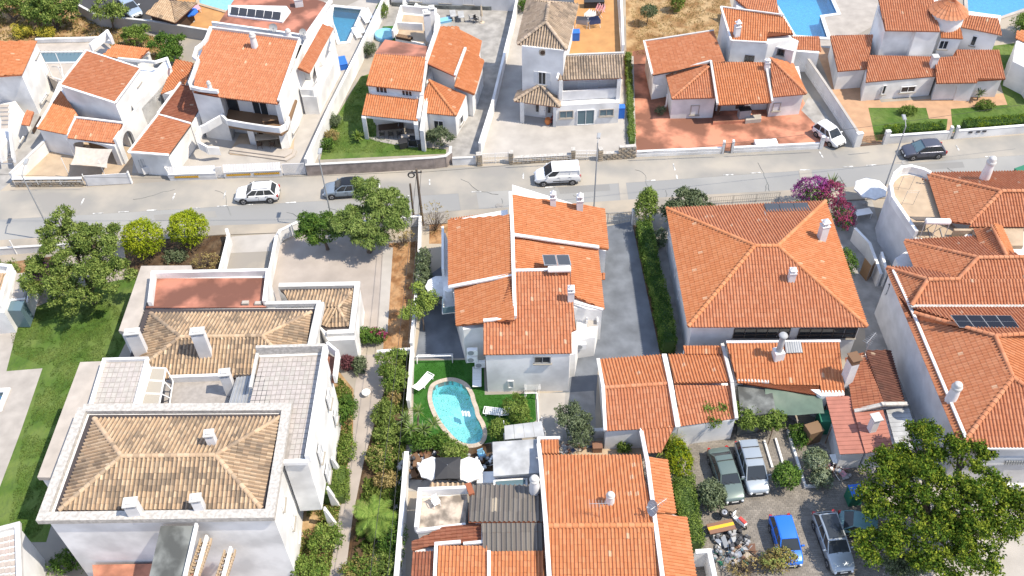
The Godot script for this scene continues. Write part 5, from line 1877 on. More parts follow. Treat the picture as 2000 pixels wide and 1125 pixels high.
	tr.prism([P(-30.87,-38.62),P(-24.54,-36.89),P(-23.94,-39.12),P(-24.56,-40.25),P(-31.27,-40.83)], 4.66, 4.85)
	part(so, "upstand", tr, mats.white)
	for i in 6:
		var m := M.new()
		var p0: Vector3 = V(-30.58,4.95,-38.61).lerp(V(-24.76,4.95,-37.13), i / 6.0)
		var p1: Vector3 = V(-30.58,4.95,-38.61).lerp(V(-24.76,4.95,-37.13), (i + 0.92) / 6.0)
		var n := V(-30.39,5.6,-39.01) - V(-30.58,4.95,-38.61)
		m.hexa([p0, p1, p1 + n, p0 + n, p0 + V(0, 0.06, 0), p1 + V(0, 0.06, 0), p1 + n + V(0, 0.06, 0), p0 + n + V(0, 0.06, 0)])
		part(so, "panel", m, mats.grey_solar)
	dish("small grey dish on the parapet behind the broad clay roof, left of the round chimney", V(-25.11,5,-34.66), 0.45, V(0.3, 0.5, 1))
	dish("small grey dish at the right end of the parapet behind the broad clay roof", V(-21.81,5,-33.67), 0.4, V(0.6, 0.4, 1))

func middle_villas() -> void:
	# lawn villa
	var a := site("villa", "white villa with stepped clay roofs and a shaded dining porch beside the lawn", "house", V(-10.18,0,-22.57), "villas along the far side of the road")
	walls(a, [P(-14.08,-24.55),P(-8.61,-23.21),P(-8.34,-29.19),P(-13.69,-30.23)], 0, 4.9)
	tiled(a, [V(-14.2,4.95,-24.21),V(-8.54,4.95,-22.87),V(-8.19,6.2,-26.99),V(-13.46,6.2,-28.01)], ORANGE)
	var sl := M.new()
	sl.hexa([V(-13.51,6,-28.32),V(-8.22,6,-27.3),V(-8.07,5,-30.86),V(-12.86,5,-32.5),V(-13.46,6.22,-27.98),V(-8.19,6.22,-26.96),V(-8.03,5.3,-30.39),V(-12.79,5.3,-32.02)])
	part(a, "back_roof", sl, mats.membrane)
	walls(a, [P(-13.85,-24.13),P(-8.89,-23.01),P(-8.65,-24.78),P(-13.8,-26.12)], 0, 4.0)
	tiled(a, [V(-14.73,2.8,-22.16),V(-9.05,2.8,-20.95),V(-8.64,3.9,-23.14),V(-14.29,3.9,-24.3)], ORANGE)
	for q in [[P(-14.75,-21.75),P(-14.31,-21.64),P(-14.36,-22.16),P(-14.79,-22.27)], [P(-9.39,-20.4),P(-8.96,-20.3),P(-8.99,-20.89),P(-9.42,-21)]]:
		walls(a, q, 0, 2.7, "white", "pillar")
	coping(a, [V(-14.68,2.45,-22.29),V(-9.09,2.45,-21)], 0.3, 0.25, "white", "beam")
	window(a, V(-13.3,3.95,-24.36),V(-12.09,4.74,-24.06), 3, "glass", "frame", true)
	window(a, V(-10.64,3.94,-23.71),V(-9.52,4.65,-23.44), 3, "glass", "frame", true)
	# tall spine wall
	coping(a, [V(-8.97,2.6,-21.05),V(-8.58,4,-23.17),V(-8.14,5.6,-26.97),V(-7.08,5.7,-33.6)], 0.35, 0.4, "white", "spine_wall")
	walls(a, [P(-8.78,-19.57),P(-8.36,-19.39),P(-7.05,-35.97),P(-7.47,-36.62)], 0, [2.6, 2.6, 5.6, 5.6])
	# right half
	walls(a, [P(-8.05,-28.11),P(-5.33,-26.01),P(-4.45,-30.62),P(-5.34,-34.49),P(-7.2,-35)], 0, 4.6)
	tiled(a, [V(-5.22,4.7,-25.68),V(-4.23,4.7,-30.55),V(-4.99,4.9,-34.39),V(-7.08,5.7,-33.6),V(-8.12,5.7,-26.72)], ORANGE, false)
	coping(a, [V(-5.21,4.75,-25.51),V(-4.22,4.75,-30.57)], 0.25, 0.25, "white", "parapet")
	coping(a, [V(-8.12,5.65,-26.71),V(-5.21,4.75,-25.51)], 0.16, 0.12, "clay_edge", "verge")
	walls(a, [P(-5.39,-26.24),P(-3.56,-25.06),P(-2.51,-30.64),P(-3.17,-31.66),P(-2.79,-34.66),P(-5.01,-35.5),P(-4.58,-33.13)], 0, 2.95)
	tiled(a, [V(-3.35,2.95,-24.85),V(-2.34,2.95,-31),V(-3,3.1,-31.5),V(-4.29,3.9,-31.81),V(-5.36,3.9,-25.12)], ORANGE)
	tiled(a, [V(-2.95,2.95,-31.82),V(-2.62,2.95,-35.04),V(-5.04,4.3,-35.17),V(-4.33,4.1,-31.49)], ORANGE)
	walls(a, [P(-8.62,-22.62),P(-5.26,-21.85),P(-4.11,-25.15),P(-5.42,-27.05),P(-8.03,-27.73)], 0, 2.75)
	var r := tiled(a, [V(-8.87,2.75,-22.38),V(-5.15,2.75,-21.61),V(-7.95,4.2,-25.91),V(-8.55,3.6,-23.91)], ORANGE)
	tiled(a, [V(-5.15,2.75,-21.61),V(-4.26,2.75,-25.09),V(-5.43,3.7,-25.42),V(-7.95,4.2,-25.91)], ORANGE)
	ridge(r, V(-5.15,2.78,-21.56), V(-7.94,4.25,-25.83), ORANGE)
	window(a, V(-7.58,0.58,-22.38),V(-6.53,1.76,-22.14), 2)
	window(a, V(-4.93,0.61,-22.74),V(-4.63,1.58,-23.53), 1)
	# roof terrace at the back
	walls(a, [P(-12.19,-35.87),P(-8.83,-34.36),P(-7.85,-38.83),P(-7.56,-40.68),P(-11.73,-41.57)], 0, 3.1)
	for q in [[V(-11.75,3.1,-41.18),V(-7.78,3.1,-40.3),V(-7.96,3.1,-37.28)], [V(-11.75,3.1,-41.18),V(-12.06,3.1,-37.6),V(-9.16,3.1,-37.13)], [V(-12.06,3.1,-37.6),V(-12.41,3.1,-35.83)]]:
		coping(a, q, 0.2, 0.9, "white", "parapet")
	var tf := M.new()
	tf.prism([P(-12.02,-35.98),P(-8.53,-34.36),P(-7.88,-39.83),P(-11.55,-40.69)], 3.05, 3.13)
	part(a, "terrace_floor", tf, mats.sand_floor)
	chimney(a, V(-8.4,3.1,-35.21), 3.2, 0.7, 0.9, 0.15, "slot")
	chimney(a, V(-7.85,3.1,-35.8), 3.4, 0.5, 0.7, 0.15, "slot")
	var lo := thing("sun_lounger", "brown sun lounger on the sand coloured roof terrace", "sun lounger", V(-11.13,3.15,-35.47), "", 1.2)
	for i in 6:
		var m := M.new()
		m.box(V(0, 0.3, -0.8 + i * 0.3), V(0.6, 0.06, 0.26))
		part(lo, "slat", m, mats.wood)
	for x in [-0.26, 0.26]:
		var m := M.new()
		m.box(V(x, 0.15, 0), V(0.06, 0.3, 1.8))
		part(lo, "leg", m, mats.dark_wood)
	# straw roofed house
	var b := site("villa", "white house with straw coloured clay roofs, a hipped tower and an ochre roof terrace", "house", V(6.97,0,-24.41), "villas along the far side of the road")
	walls(b, [P(1.65,-25.13),P(5.76,-24.1),P(7.36,-32.41),P(2.79,-33.28)], 0, 8.4)
	var tr := tiled(b, [V(1.2,8.4,-25.5),V(6.07,8.4,-24.24),V(4.09,10.2,-26.46)], DUSTY)
	tiled(b, [V(6.07,8.4,-24.24),V(7.77,8.4,-32.77),V(4.56,10.2,-30.03),V(4.09,10.2,-26.46)], DUSTY)
	tiled(b, [V(2.48,8.4,-33.88),V(1.2,8.4,-25.5),V(4.09,10.2,-26.46),V(4.56,10.2,-30.03)], DUSTY)
	tiled(b, [V(7.77,8.4,-32.77),V(2.48,8.4,-33.88),V(4.56,10.2,-30.03)], DUSTY)
	ridge(tr, V(1.2,8.45,-25.42), V(4.08,10.25,-26.37), DUSTY, 0.16)
	ridge(tr, V(6.07,8.45,-24.16), V(4.08,10.25,-26.37), DUSTY, 0.16)
	ridge(tr, V(4.08,10.25,-26.37), V(4.55,10.25,-29.94), DUSTY, 0.16)
	var oc := M.new()
	var o0: Vector3 = [V(3.71,7.94,-24.61),V(3.71,7.94,-24.61)][0]
	oc.tube([o0 + V(0, 0, -0.1), o0 + V(0, 0, 0.06)], [0.38, 0.38], 16)
	part(b, "round_window", oc, mats.sill)
	var og := M.new()
	og.tube([o0 + V(0, 0, 0.03), o0 + V(0, 0, 0.08)], [0.24, 0.24], 16)
	part(b, "round_pane", og, mats.dark_wood)
	window(b, V(3.26,4.13,-24.73),V(4.08,5.66,-24.52), 2, "glass", "frame", true, true)
	# porch with its own little hip
	for q in [[P(1.35,-23.79),P(1.77,-23.68),P(1.79,-24.12),P(1.36,-24.23)], [P(4.74,-22.93),P(5.05,-22.83),P(5.08,-23.35),P(4.77,-23.45)]]:
		walls(b, q, 0, 2.6, "white", "pillar")
	var pr := tiled(b, [V(0.75,2.65,-24),V(5.43,2.65,-22.72),V(3.53,4,-24.82)], DUSTY)
	tiled(b, [V(5.43,2.65,-22.72),V(5.48,2.65,-25.49),V(4.17,3.9,-25.02),V(3.53,4,-24.82)], DUSTY)
	tiled(b, [V(1.22,2.65,-25.69),V(0.75,2.65,-24),V(3.53,4,-24.82),V(2.7,3.8,-25.24)], DUSTY)
	ridge(pr, V(0.75,2.7,-23.93), V(3.52,4.05,-24.74), DUSTY, 0.16)
	ridge(pr, V(5.43,2.7,-22.65), V(3.52,4.05,-24.74), DUSTY, 0.16)
	door(b, V(3.36,0.51,-24.42),V(4.04,1.97,-24.26))
	window(b, V(3.04,0.92,-24.5),V(3.3,1.87,-24.44), 1, "glass", "dark_frame", false)
	window(b, V(4.26,0.96,-24.21),V(4.51,1.84,-24.15), 1, "glass", "dark_frame", false)
	# right wing
	walls(b, [P(5.01,-23),P(11.55,-23.31),P(12.25,-28.76),P(6.16,-29.06)], 0, 2.6)
	walls(b, [P(5.83,-25.06),P(11.46,-25.15),P(12.07,-28.11),P(6.32,-28.02)], 0, 5.2, "white2")
	walls(b, [P(5.33,-23.61),P(5.69,-23.59),P(6.42,-27.98),P(6,-28)], 0, 5.2)
	walls(b, [P(11.23,-23.77),P(11.59,-23.75),P(12.28,-28.06),P(11.91,-28.08)], 0, 5.2)
	var fl := M.new()
	fl.prism([P(5.29,-24.09),P(11.54,-24.33),P(12.07,-27.61),P(5.93,-27.91)], 2.6, 2.78)
	part(b, "balcony_floor", fl, mats.wood)
	coping(b, [V(5.23,2.7,-23.81),V(11.52,2.7,-24.13)], 0.18, 1.1, "white2", "balcony_parapet")
	coping(b, [V(5.24,2.5,-24),V(11.55,2.5,-24.32)], 0.32, 0.3, "white", "beam")
	tiled(b, [V(5.13,5.25,-23.73),V(11.74,5.25,-23.76),V(12.02,6.4,-26.22),V(5.92,6.4,-26.15)], DUSTY)
	coping(b, [V(5.77,6.4,-26.26),V(12.09,6.4,-26.4)], 0.2, 0.15, "coping")
	coping(b, [V(5.13,5.25,-23.64),V(5.93,6.4,-26.25)], 0.2, 0.25, "white")
	window(b, V(7.35,3.18,-25.09),V(9.54,4.03,-25.12), 3, "shutter", "frame", false)
	window(b, V(5.37,1.02,-23.02),V(6.83,1.95,-23.09), 2, "blue_glass", "cream", true)
	window(b, V(9.52,0.99,-23.22),V(11.02,1.86,-23.29), 2, "blue_glass", "cream", true)
	window(b, V(7.21,0.04,-23.11),V(9.05,1.93,-23.19), 2, "blue_glass", "white_metal", false, false, "glazed_door")
	var tf2 := M.new()
	tf2.prism([P(6.68,-28.66),P(12.09,-28.67),P(12.78,-40.37),P(8,-40.63)], 0, 4.9)
	part(b, "roof_terrace", tf2, mats.ochre_floor)
	coping(b, [V(12.26,4.9,-28.72),V(13.1,4.9,-39.41)], 0.25, 1.0, "white", "parapet")
	coping(b, [V(6.6,4.9,-29.01),V(7.68,4.9,-37.52)], 0.2, 0.5, "white", "parapet")

func east_villas() -> void:
	# L-shaped house on the terracotta forecourt
	var a := site("villa", "white low villa with hipped clay roofs and a taller back block on a terracotta forecourt", "house", V(23.92,0,-22.74), "villas along the far side of the road")
	walls(a, [P(15.45,-32.8),P(15.5,-27.25),P(23.26,-29.24),P(22.9,-34.67)], 0, 3.2)
	tiled(a, [V(15.23,3.25,-33.34),V(15.36,3.25,-26.99),V(22.83,4.4,-27.43),V(22.62,4.4,-33.25)], TERRA, false)
	coping(a, [V(15.23,3.3,-33.36),V(22.61,4.45,-33.27)], 0.2, 0.12, "coping")
	coping(a, [V(15.2,3.2,-33.52),V(15.33,3.2,-27.16)], 0.25, 0.15, "white")
	walls(a, [P(23.84,-35.97),P(23.87,-29.83),P(27.48,-29.06),P(30.13,-29.9),P(30.12,-34.36)], 0, 5.3)
	tiled(a, [V(23.76,5.35,-29.85),V(27.34,5.35,-29.18),V(27.72,5.7,-30.57),V(30.28,5.35,-30.11),V(29.59,6.6,-32.51),V(23.28,6.6,-34.41)], ORANGE)
	coping(a, [V(23.28,6.62,-34.37),V(23.74,5.35,-29.76)], 0.2, 0.12, "white")
	coping(a, [V(23.28,6.6,-34.41),V(29.62,6.6,-32.41)], 0.2, 0.12, "coping")
	coping(a, [V(23.72,5.4,-29.68),V(27.37,5.4,-29.1)], 0.16, 0.12, "white")
	chimney(a, V(24.39,5.4,-30.43), 2.1, 0.55, 0.55, 0.2, "lattice")
	walls(a, [P(28.07,-31.33),P(28.35,-29.53),P(30.21,-28.66),P(31.18,-30.57),P(29.86,-32.04)], 0, 4.6, "white2")
	coping(a, [V(28.01,4.6,-31.33),V(28.4,4.6,-29.53),V(30.24,4.6,-28.57)], 0.2, 0.15, "white")
	window(a, V(25.41,2.96,-29.5),V(26.39,3.76,-29.29), 2, "glass", "dark_frame")
	window(a, V(28.72,3.83,-29.36),V(29.41,4.7,-29.04), 2, "glass", "dark_frame")
	# small lean-to by the pool
	walls(a, [P(31.5,-31.87),P(33.99,-31.35),P(34.76,-34.56),P(31.96,-34.71)], 0, 2.5)
	tiled(a, [V(31.72,2.55,-32.18),V(34.3,2.55,-31.75),V(34.37,3.2,-33.56),V(31.46,3.2,-33.81)], TERRA)
	tiled(a, [V(28.16,2.6,-40.12),V(31.28,2.6,-39.06),V(31.38,3.4,-42.17),V(26.44,3.4,-42.67)], TERRA)
	walls(a, [P(26.75,-40.41),P(31.21,-39.29),P(31.7,-42.98),P(27.03,-43.59)], 0, 2.55, "white2")
	# front wings
	walls(a, [P(17.07,-23.78),P(21.48,-23.74),P(22.05,-29.1),P(17.16,-27.62)], 0, 2.7)
	var r := tiled(a, [V(16.91,2.75,-23.45),V(21.54,2.75,-23.49),V(21.51,4.1,-27.29),V(21.1,4.1,-27.03)], TERRA)
	tiled(a, [V(16.86,2.75,-27.85),V(16.91,2.75,-23.45),V(21.1,4.1,-27.03),V(20.89,3.95,-27.65)], TERRA, false)
	ridge(r, V(16.9,2.78,-23.4), V(21.08,4.15,-26.96), TERRA)
	coping(a, [V(16.77,2.9,-27.72),V(21.37,4.3,-27.56)], 0.25, 0.2, "coping")
	walls(a, [P(21.99,-24.89),P(27.35,-24.9),P(27.71,-29.59),P(22.13,-29.57)], 0, 2.7)
	tiled(a, [V(21.48,2.6,-22.38),V(26.99,2.6,-22.56),V(26.94,4.3,-27.38),V(21.48,4.3,-27.56)], ORANGE)
	coping(a, [V(21.41,2.65,-22.31),V(21.35,4.35,-27.49)], 0.22, 0.22, "coping")
	coping(a, [V(27.02,2.65,-22.48),V(26.99,4.35,-27.4)], 0.2, 0.22, "coping")
	walls(a, [P(27.25,-23.64),P(30.58,-23.93),P(31.12,-28.64),P(27.92,-29)], 0, 2.7)
	var r2 := tiled(a, [V(27.22,2.75,-23.31),V(30.77,2.75,-23.67),V(27.61,4.4,-27.86)], TERRA)
	tiled(a, [V(30.77,2.75,-23.67),V(30.57,2.75,-29.17),V(27.61,4.4,-27.86)], ORANGE)
	ridge(r2, V(30.75,2.78,-23.63), V(27.58,4.45,-27.78), TERRA)
	chimney(a, V(27.03,4,-26.51), 1.3, 0.45, 0.45, 0.0, "lattice")
	window(a, V(19.06,0.46,-23.76),V(19.98,1.66,-23.75), 1, "shutter", "cream", true)
	window(a, V(27.56,0.69,-23.67),V(28.4,1.7,-23.74), 1, "shutter", "cream", true)
	window(a, V(16.71,0.87,-24.92),V(16.71,2.32,-24.77), 1)
	window(a, V(15.87,0.99,-27.37),V(16.6,1.71,-27.59), 3, "glass", "frame", false)
	door(a, V(21.8,0.47,-23.52),V(22.11,1.69,-23.53), "dark_wood")
	window(a, V(23.67,1.23,-23.56),V(24.56,1.64,-23.57), 1, "glass", "dark_frame", false)
	var st := M.new()
	st.prism([P(21.32,-22.51),P(26.38,-22.8),P(26.5,-23.94),P(21.63,-23.73)], 0, 0.3)
	part(a, "porch_step", st, mats.terra_paving)
	var st2 := M.new()
	st2.prism([P(24.68,-22.53),P(26.36,-22.71),P(26.47,-23.5),P(24.89,-23.4)], 0.02, 0.45)
	part(a, "entrance_step", st2, mats.cream)
	# turret villa
	var b := site("villa", "white villa with many clay roofs, a round turret and lawn with clipped hedges", "house", V(44.51,0,-27.21), "villas along the far side of the road")
	walls(b, [P(35.35,-28.12),P(38.19,-28.36),P(40.81,-35.03),P(36.23,-34.44)], 0, 2.4)
	tiled(b, [V(35.14,2.45,-27.96),V(38.32,2.45,-28.28),V(39.88,3.9,-32.65),V(35.13,3.9,-32.49)], TERRA)
	walls(b, [P(37.63,-25.94),P(45.07,-26.6),P(46.1,-30.1),P(38.77,-30.47)], 0, 2.4)
	tiled(b, [V(37.55,2.45,-25.87),V(45.17,2.45,-26.61),V(45.18,3.6,-28.88),V(38.4,3.6,-29.03)], TERRA)
	walls(b, [P(45.07,-25.76),P(48.94,-25.66),P(49.1,-26.12),P(51.89,-25.98),P(53.4,-30.92),P(46.24,-29.7)], 0, 2.4)
	tiled(b, [V(44.75,2.45,-25.33),V(48.93,2.45,-25.22),V(49.08,2.6,-25.64),V(51.96,2.6,-25.5),V(52.14,3.9,-28.93),V(47.67,3.9,-29.16),V(47.45,3.6,-28.38),V(45.21,3.6,-28.3)], TERRA)
	walls(b, [P(40.55,-34.73),P(40.29,-30.94),P(43.34,-30.98),P(43.4,-30.47),P(45.84,-30.35),P(47.87,-37.56),P(41.73,-37.9)], 0, 5.5)
	tiled(b, [V(40.18,5.5,-30.74),V(45.81,5.5,-30.25),V(46.23,6.9,-35.18),V(40.36,6.9,-35.5)], TERRA)
	walls(b, [P(46.3,-30.58),P(48.37,-30.28),P(49.29,-33.27),P(47.22,-33.38)], 0, 4.6)
	tiled(b, [V(46.27,4.6,-30.49),V(48.5,4.6,-30.17),V(48.32,5.5,-31.93),V(46.39,5.5,-32.03)], ORANGE)
	walls(b, [P(48.81,-31.92),P(52.12,-30.23),P(53.73,-33.82),P(50,-35.07)], 0, 5.0)
	tiled(b, [V(48.58,5.1,-31.66),V(52.33,5.1,-29.86),V(52.28,6,-31.6),V(48.54,6,-33.03)], TERRA)
	# turret
	var c: Vector3 = V(47.19,6.4,-32.63)
	var tw := M.new()
	tw.lathe(V(c.x, 0, c.z), [P(1.75, 0), P(1.75, 6.5)], 24)
	part(b, "turret", tw, mats.white)
	var cone := M.new()
	for i in 26:
		for j in 5:
			cone.col = clay(TERRA, c + dir())
			var a0 := TAU * i / 26
			var a1 := TAU * (i + 0.62) / 26
			var a2 := TAU * (i + 1.0) / 26
			var r0 := 2.05 * (1.0 - j / 5.0)
			var q0 := maxf(2.05 * (1.0 - (j + 1) / 5.0), 0.02)
			var y0 := 6.45 + j * 0.3
			var f := func(t: float, rr: float, y: float) -> Vector3: return V(c.x + cos(t) * rr, y, c.z - sin(t) * rr)
			var mid := (a0 + a1) / 2
			cone.quad(f.call(a0, r0, y0), f.call(mid, r0, y0 + 0.09), f.call(mid, q0, y0 + 0.36), f.call(a0, q0, y0 + 0.28))
			cone.quad(f.call(mid, r0, y0 + 0.09), f.call(a1, r0, y0), f.call(a1, q0, y0 + 0.28), f.call(mid, q0, y0 + 0.36))
			cone.quad(f.call(a1, r0, y0), f.call(a2, r0, y0), f.call(a2, q0, y0 + 0.28), f.call(a1, q0, y0 + 0.28))
	part(b, "turret_roof", cone, mats.clay).set_meta("kind", "stuff")
	chimney(b, V(44.96,3.1,-27.73), 1.0, 0.6, 0.6, 0.0)
	window(b, V(39.59,0.73,-26.03),V(40,1.86,-26.06), 1, "glass", "frame", true)
	window(b, V(41.63,0.76,-26.17),V(43.24,1.52,-26.29), 2, "glass", "frame", true)
	window(b, V(46.35,3.16,-30.58),V(47.29,4.22,-30.44), 2, "glass", "frame", true)
	window(b, V(50.05,3.04,-31.29),V(50.55,4.25,-31.03), 1, "glass", "frame", true)
	arch_wall(b, [P(45.75,-25.94),P(48.97,-25.51)][0], [P(45.75,-25.94),P(48.97,-25.51)][1], 0, 2.4, 0.06, 0.5, 1.3, 0.3)
	window(b, V(47.07,1.24,-25.86),V(47.51,1.59,-25.89), 1, "shutter", "frame", false)
	# walls of the plot to the right
	wall_run("garden_wall", "white garden wall right of the turret villa beside the lawn", [P(54.59,-30.36),P(54.94,-27.17),P(54.95,-24.4)], 1.6, 0.25, "white", "white")
	var n := site("villa", "corner of a white neighbour house with a clay roof at the right edge", "house", V(58.01,0,-34.42))
	walls(n, [P(55.37,-31.88),P(53.52,-28.03),P(56.36,-24.15),P(60.27,-33.67)], 0, 3.0)
	tiled(n, [V(55.45,3.1,-32.32),V(58.15,3.1,-28.61),V(59.64,4,-33.1),V(55.83,4,-33.3)], ORANGE)

# the villa with orange roofs in the middle, over the kidney pool
func orange_villa() -> void:
	var a := site("villa", "white two storey villa with bright orange clay roofs beside the kidney pool", "house", V(1,0,11.14))
	# walls
	walls(a, [P(-2.16,11.29),P(4.25,11.43),P(4.67,7.91),P(-2.08,7.97)], 0, 4.75)
	walls(a, [P(-3.92,8.33),P(-2.08,8.08),P(0.03,3.25),P(-4.81,4.21)], 0, 4.2)
	walls(a, [P(-4.93,3.6),P(-0.14,2.5),P(-0.18,-4.39),P(-5.2,-4.21)], 0, [4.4, 5.3, 5.3, 4.4])
	walls(a, [P(0.03,2.23),P(4.72,6.09),P(7.19,6.19),P(7.26,-0.27),P(0.21,-2.33)], 0, [5.0, 4.0, 3.6, 3.6, 5.0])
	walls(a, [P(0.22,-2.46),P(8.11,-0.61),P(8.23,-5.49),P(0.28,-7.55)], 0, [5.4, 3.6, 3.6, 5.4])
	# roofs
	tiled(a, [V(-5.37,4.5,-4.1),V(-5.13,4.5,3.97),V(0.03,6.2,4.43),V(0,6.2,-2.67)], ORANGE)
	tiled(a, [V(-4.64,4.3,3.86),V(-4.44,4.3,7.98),V(0.13,6.1,9.1),V(0.11,6.1,4.4)], ORANGE)
	tiled(a, [V(8.31,3.7,-0.72),V(8.42,3.7,-5.95),V(0.18,6,-5.46),V(0.25,6,-0.28)], ORANGE)
	tiled(a, [V(7.34,3.6,6.05),V(7.41,3.6,-0.86),V(0.25,5.7,-0.47),V(0.24,5.7,3.55),V(4.61,4.4,5.06)], ORANGE)
	tiled(a, [V(-2.32,4.75,11.35),V(4.41,4.75,11.44),V(4.47,5.3,9.66),V(4.83,5.3,9.52),V(4.65,6.4,4.36),V(0.16,6.4,4.29),V(0.13,5.4,8.37),V(-2.29,5.4,8.5)], TERRA)
	walls(a, [P(0.15,4.89),P(4.56,4.96),P(4.56,8.73),P(0.21,9.61)], 0, [6.0, 6.0, 4.9, 4.9])
	tiled(a, [V(-2.29,4.3,-4.86),V(-5.3,4.3,-4.45),V(-5.01,4.5,-4.09),V(-2.72,4.7,-3.25)], ORANGE)
	coping(a, [V(-5.16,4.55,4.08),V(0.07,6.05,4.35)], 0.3, 0.16, "white")
	coping(a, [V(0.29,6.05,-0.29),V(7.52,3.9,-0.74)], 0.3, 0.16, "white")
	coping(a, [V(0.1,6.05,-5.54),V(0.17,6.05,-0.29),V(0.16,6.05,4.01)], 0.3, 0.3, "white", "spine_wall")
	coping(a, [V(0.16,6.3,4.19),V(0.17,5.6,8.55)], 0.28, 0.3, "white", "spine_wall")
	coping(a, [V(-2.29,5.5,8.64),V(0.17,5.5,8.46)], 0.25, 0.15, "white")
	coping(a, [V(0.16,6.4,4.23),V(3.72,6.4,4.26)], 0.25, 0.16, "white")
	chimney(a, V(3.79,4.75,-5.11), 2.0, 0.5, 0.5, 0, "lattice")
	chimney(a, V(6.15,4.2,-5.15), 2.2, 0.55, 0.55, 0, "lattice")
	chimney(a, V(4.58,5.9,6.95), 1.6, 0.5, 0.5, 0, "lattice")
	# solar water heater
	var s := site("solar_water_heater", "two dark solar collectors with white tank on the orange roof", "solar water heater", V(3.53,6,3.98))
	for i in 2:
		var m := M.new()
		var p0: Vector3 = V(2.63,6.6,3.9).lerp(V(4.79,6.6,3.98), i * 0.51)
		var p1: Vector3 = V(2.63,6.6,3.9).lerp(V(4.79,6.6,3.98), 0.49 + i * 0.51)
		var n := V(2.53,6.2,2.32) - V(2.63,6.6,3.9)
		m.hexa([p0, p1, p1 + n, p0 + n, p0 + V(0, 0.09, 0), p1 + V(0, 0.09, 0), p1 + n + V(0, 0.09, 0), p0 + n + V(0, 0.09, 0)])
		var q := part(s, "collector", m, mats.grey_paint)
		var g := M.new()
		var e := (p1 - p0) * 0.05
		var f := n * 0.04
		g.quad(p0 + e + f + V(0, 0.095, 0), p1 - e + f + V(0, 0.095, 0), p1 - e + n - f + V(0, 0.095, 0), p0 + e + n - f + V(0, 0.095, 0))
		part(q, "absorber", g, mats.grey_solar)
	var t := M.new()
	var ta: Vector3 = V(2.88,6.9,4.61)
	var tb: Vector3 = V(4.7,6.9,4.62)
	t.tube([ta, ta + V(0.05, 0, 0), tb - V(0.05, 0, 0), tb], [0.2, 0.27, 0.27, 0.2], 14)
	part(s, "tank", t, mats.plastic_white)
	var fr := M.new()
	for p in [ta, tb]:
		fr.bar(p, p + V(0, -1.2, -0.1), 0.03)
		fr.bar(p + V(0, -0.2, 0), p + V(0, -1.6, -1.1), 0.03)
	part(s, "frame", fr, mats.metal)
	# openings
	window(a, V(1.53,3.56,11.37),V(2.82,4.4,11.4), 2, "glass", "grey_paint", true)
	window(a, V(-0.55,0.51,11.33),V(-0.08,1.42,11.34), 1, "shutter", "frame", false)
	window(a, V(5.27,-2.4,5.62),V(5.86,-5.46,2.28), 1)
	door(a, V(5.71,0.23,7.92),V(6.93,-2.13,4.48))
	# side wing towards the driveway
	walls(a, [P(4.33,10.13),P(4.83,9.99),P(5.32,7.61),P(4.65,7.58)], 0, 2.9)
	walls(a, [P(5.03,8.14),P(6.56,7.92),P(7.08,5.73),P(5.24,5.66)], 0, 2.35)
	var bay := M.new()
	bay.prism([P(5.97,6.82),P(6.84,6.74),P(6.91,5.4),P(6.06,5.6)], 2.25, 2.4)
	part(a, "canopy", bay, mats.pale_concrete)
	coping(a, [V(5.99,2.3,6.51),V(6.08,2.3,5.28),V(6.67,2.3,5.31),V(6.88,2.3,5.88),V(6.85,2.3,6.65)], 0.12, 0.5, "white", "parapet")
	coping(a, [V(4.58,4.2,5.71),V(7.21,4.2,6.7)], 0.2, 0.15, "white")
	tiled(a, [V(7.42,2.9,2),V(7.85,2.9,2.01),V(7.89,3.1,1.49),V(7.46,3.1,1.47)], ORANGE)
	# balcony on the left
	var bl := M.new()
	bl.prism([P(-5.7,4.9),P(-4.61,4.83),P(-4.51,0.84),P(-5.79,-4.62),P(-6.16,-4.63)], 2.3, 2.5)
	part(a, "balcony", bl, mats.white)
	coping(a, [V(-5.97,2.5,-4.49),V(-5.82,2.5,0.79)], 0.2, 0.95, "white", "balcony_parapet")
	coping(a, [V(-5.74,2.5,3.64),V(-5.7,2.5,5.02),V(-4.69,2.5,4.88)], 0.2, 0.3, "white", "balcony_parapet")
	for q in [[V(-5.71,2.8,3.92),V(-5.67,2.8,5.29)], [V(-5.67,2.8,5.29),V(-4.67,2.8,5.16)]]:
		coping(a, q, 0.04, 0.7, "blue_glass", "glass_panel")
	table("round white plastic table on the balcony corner behind glass", V(-5.29,2.52,2.92), 0, V(0.8, 0.75, 0.8), "plastic_white", "plastic_white", true)
	parasol("white parasol in the shaded side yard left of the orange roofs", V(-6.16,0,1.44), 1.25, 2.4, 10, "white_cloth")
	# outdoor air conditioners and small things on the walls
	ac_unit("white air conditioner on the left wing wall above the other one", [V(-3.49,2.12,8.93),V(-2.98,2.56,8.89)][0] + V(0.2, 0, 0.18), 0.0)
	ac_unit("white air conditioner on the left wing wall below the upper one", [V(-3.54,1.23,8.93),V(-3.01,1.93,8.89)][0] + V(0.2, 0, 0.18), 0.0)
	ac_unit("white air conditioner hung in the corner of the two front walls", [V(-2.75,0.46,8.87),V(-2.44,1.84,8.84)][0] + V(0, 0, 0.18), 0.0)
	ac_unit("white air conditioner on the driveway side wall", [V(5.28,1.53,8.12),V(5.64,2.07,8.05)][0] + V(0.1, 0, 0.2), 0.0)
	var cl := thing("clothes_airer", "white folding clothes airer on the lawn by the facade", "clothes airer", V(1.39,0,11.57))
	var cm := M.new()
	for x in [-0.5, 0.5]:
		cm.bar(V(x, 0, 0.3), V(x, 0.9, -0.3), 0.02)
		cm.bar(V(x, 0, -0.3), V(x, 0.9, 0.3), 0.02)
	part(cl, "leg_frame", cm, mats.white_metal)
	var cr := M.new()
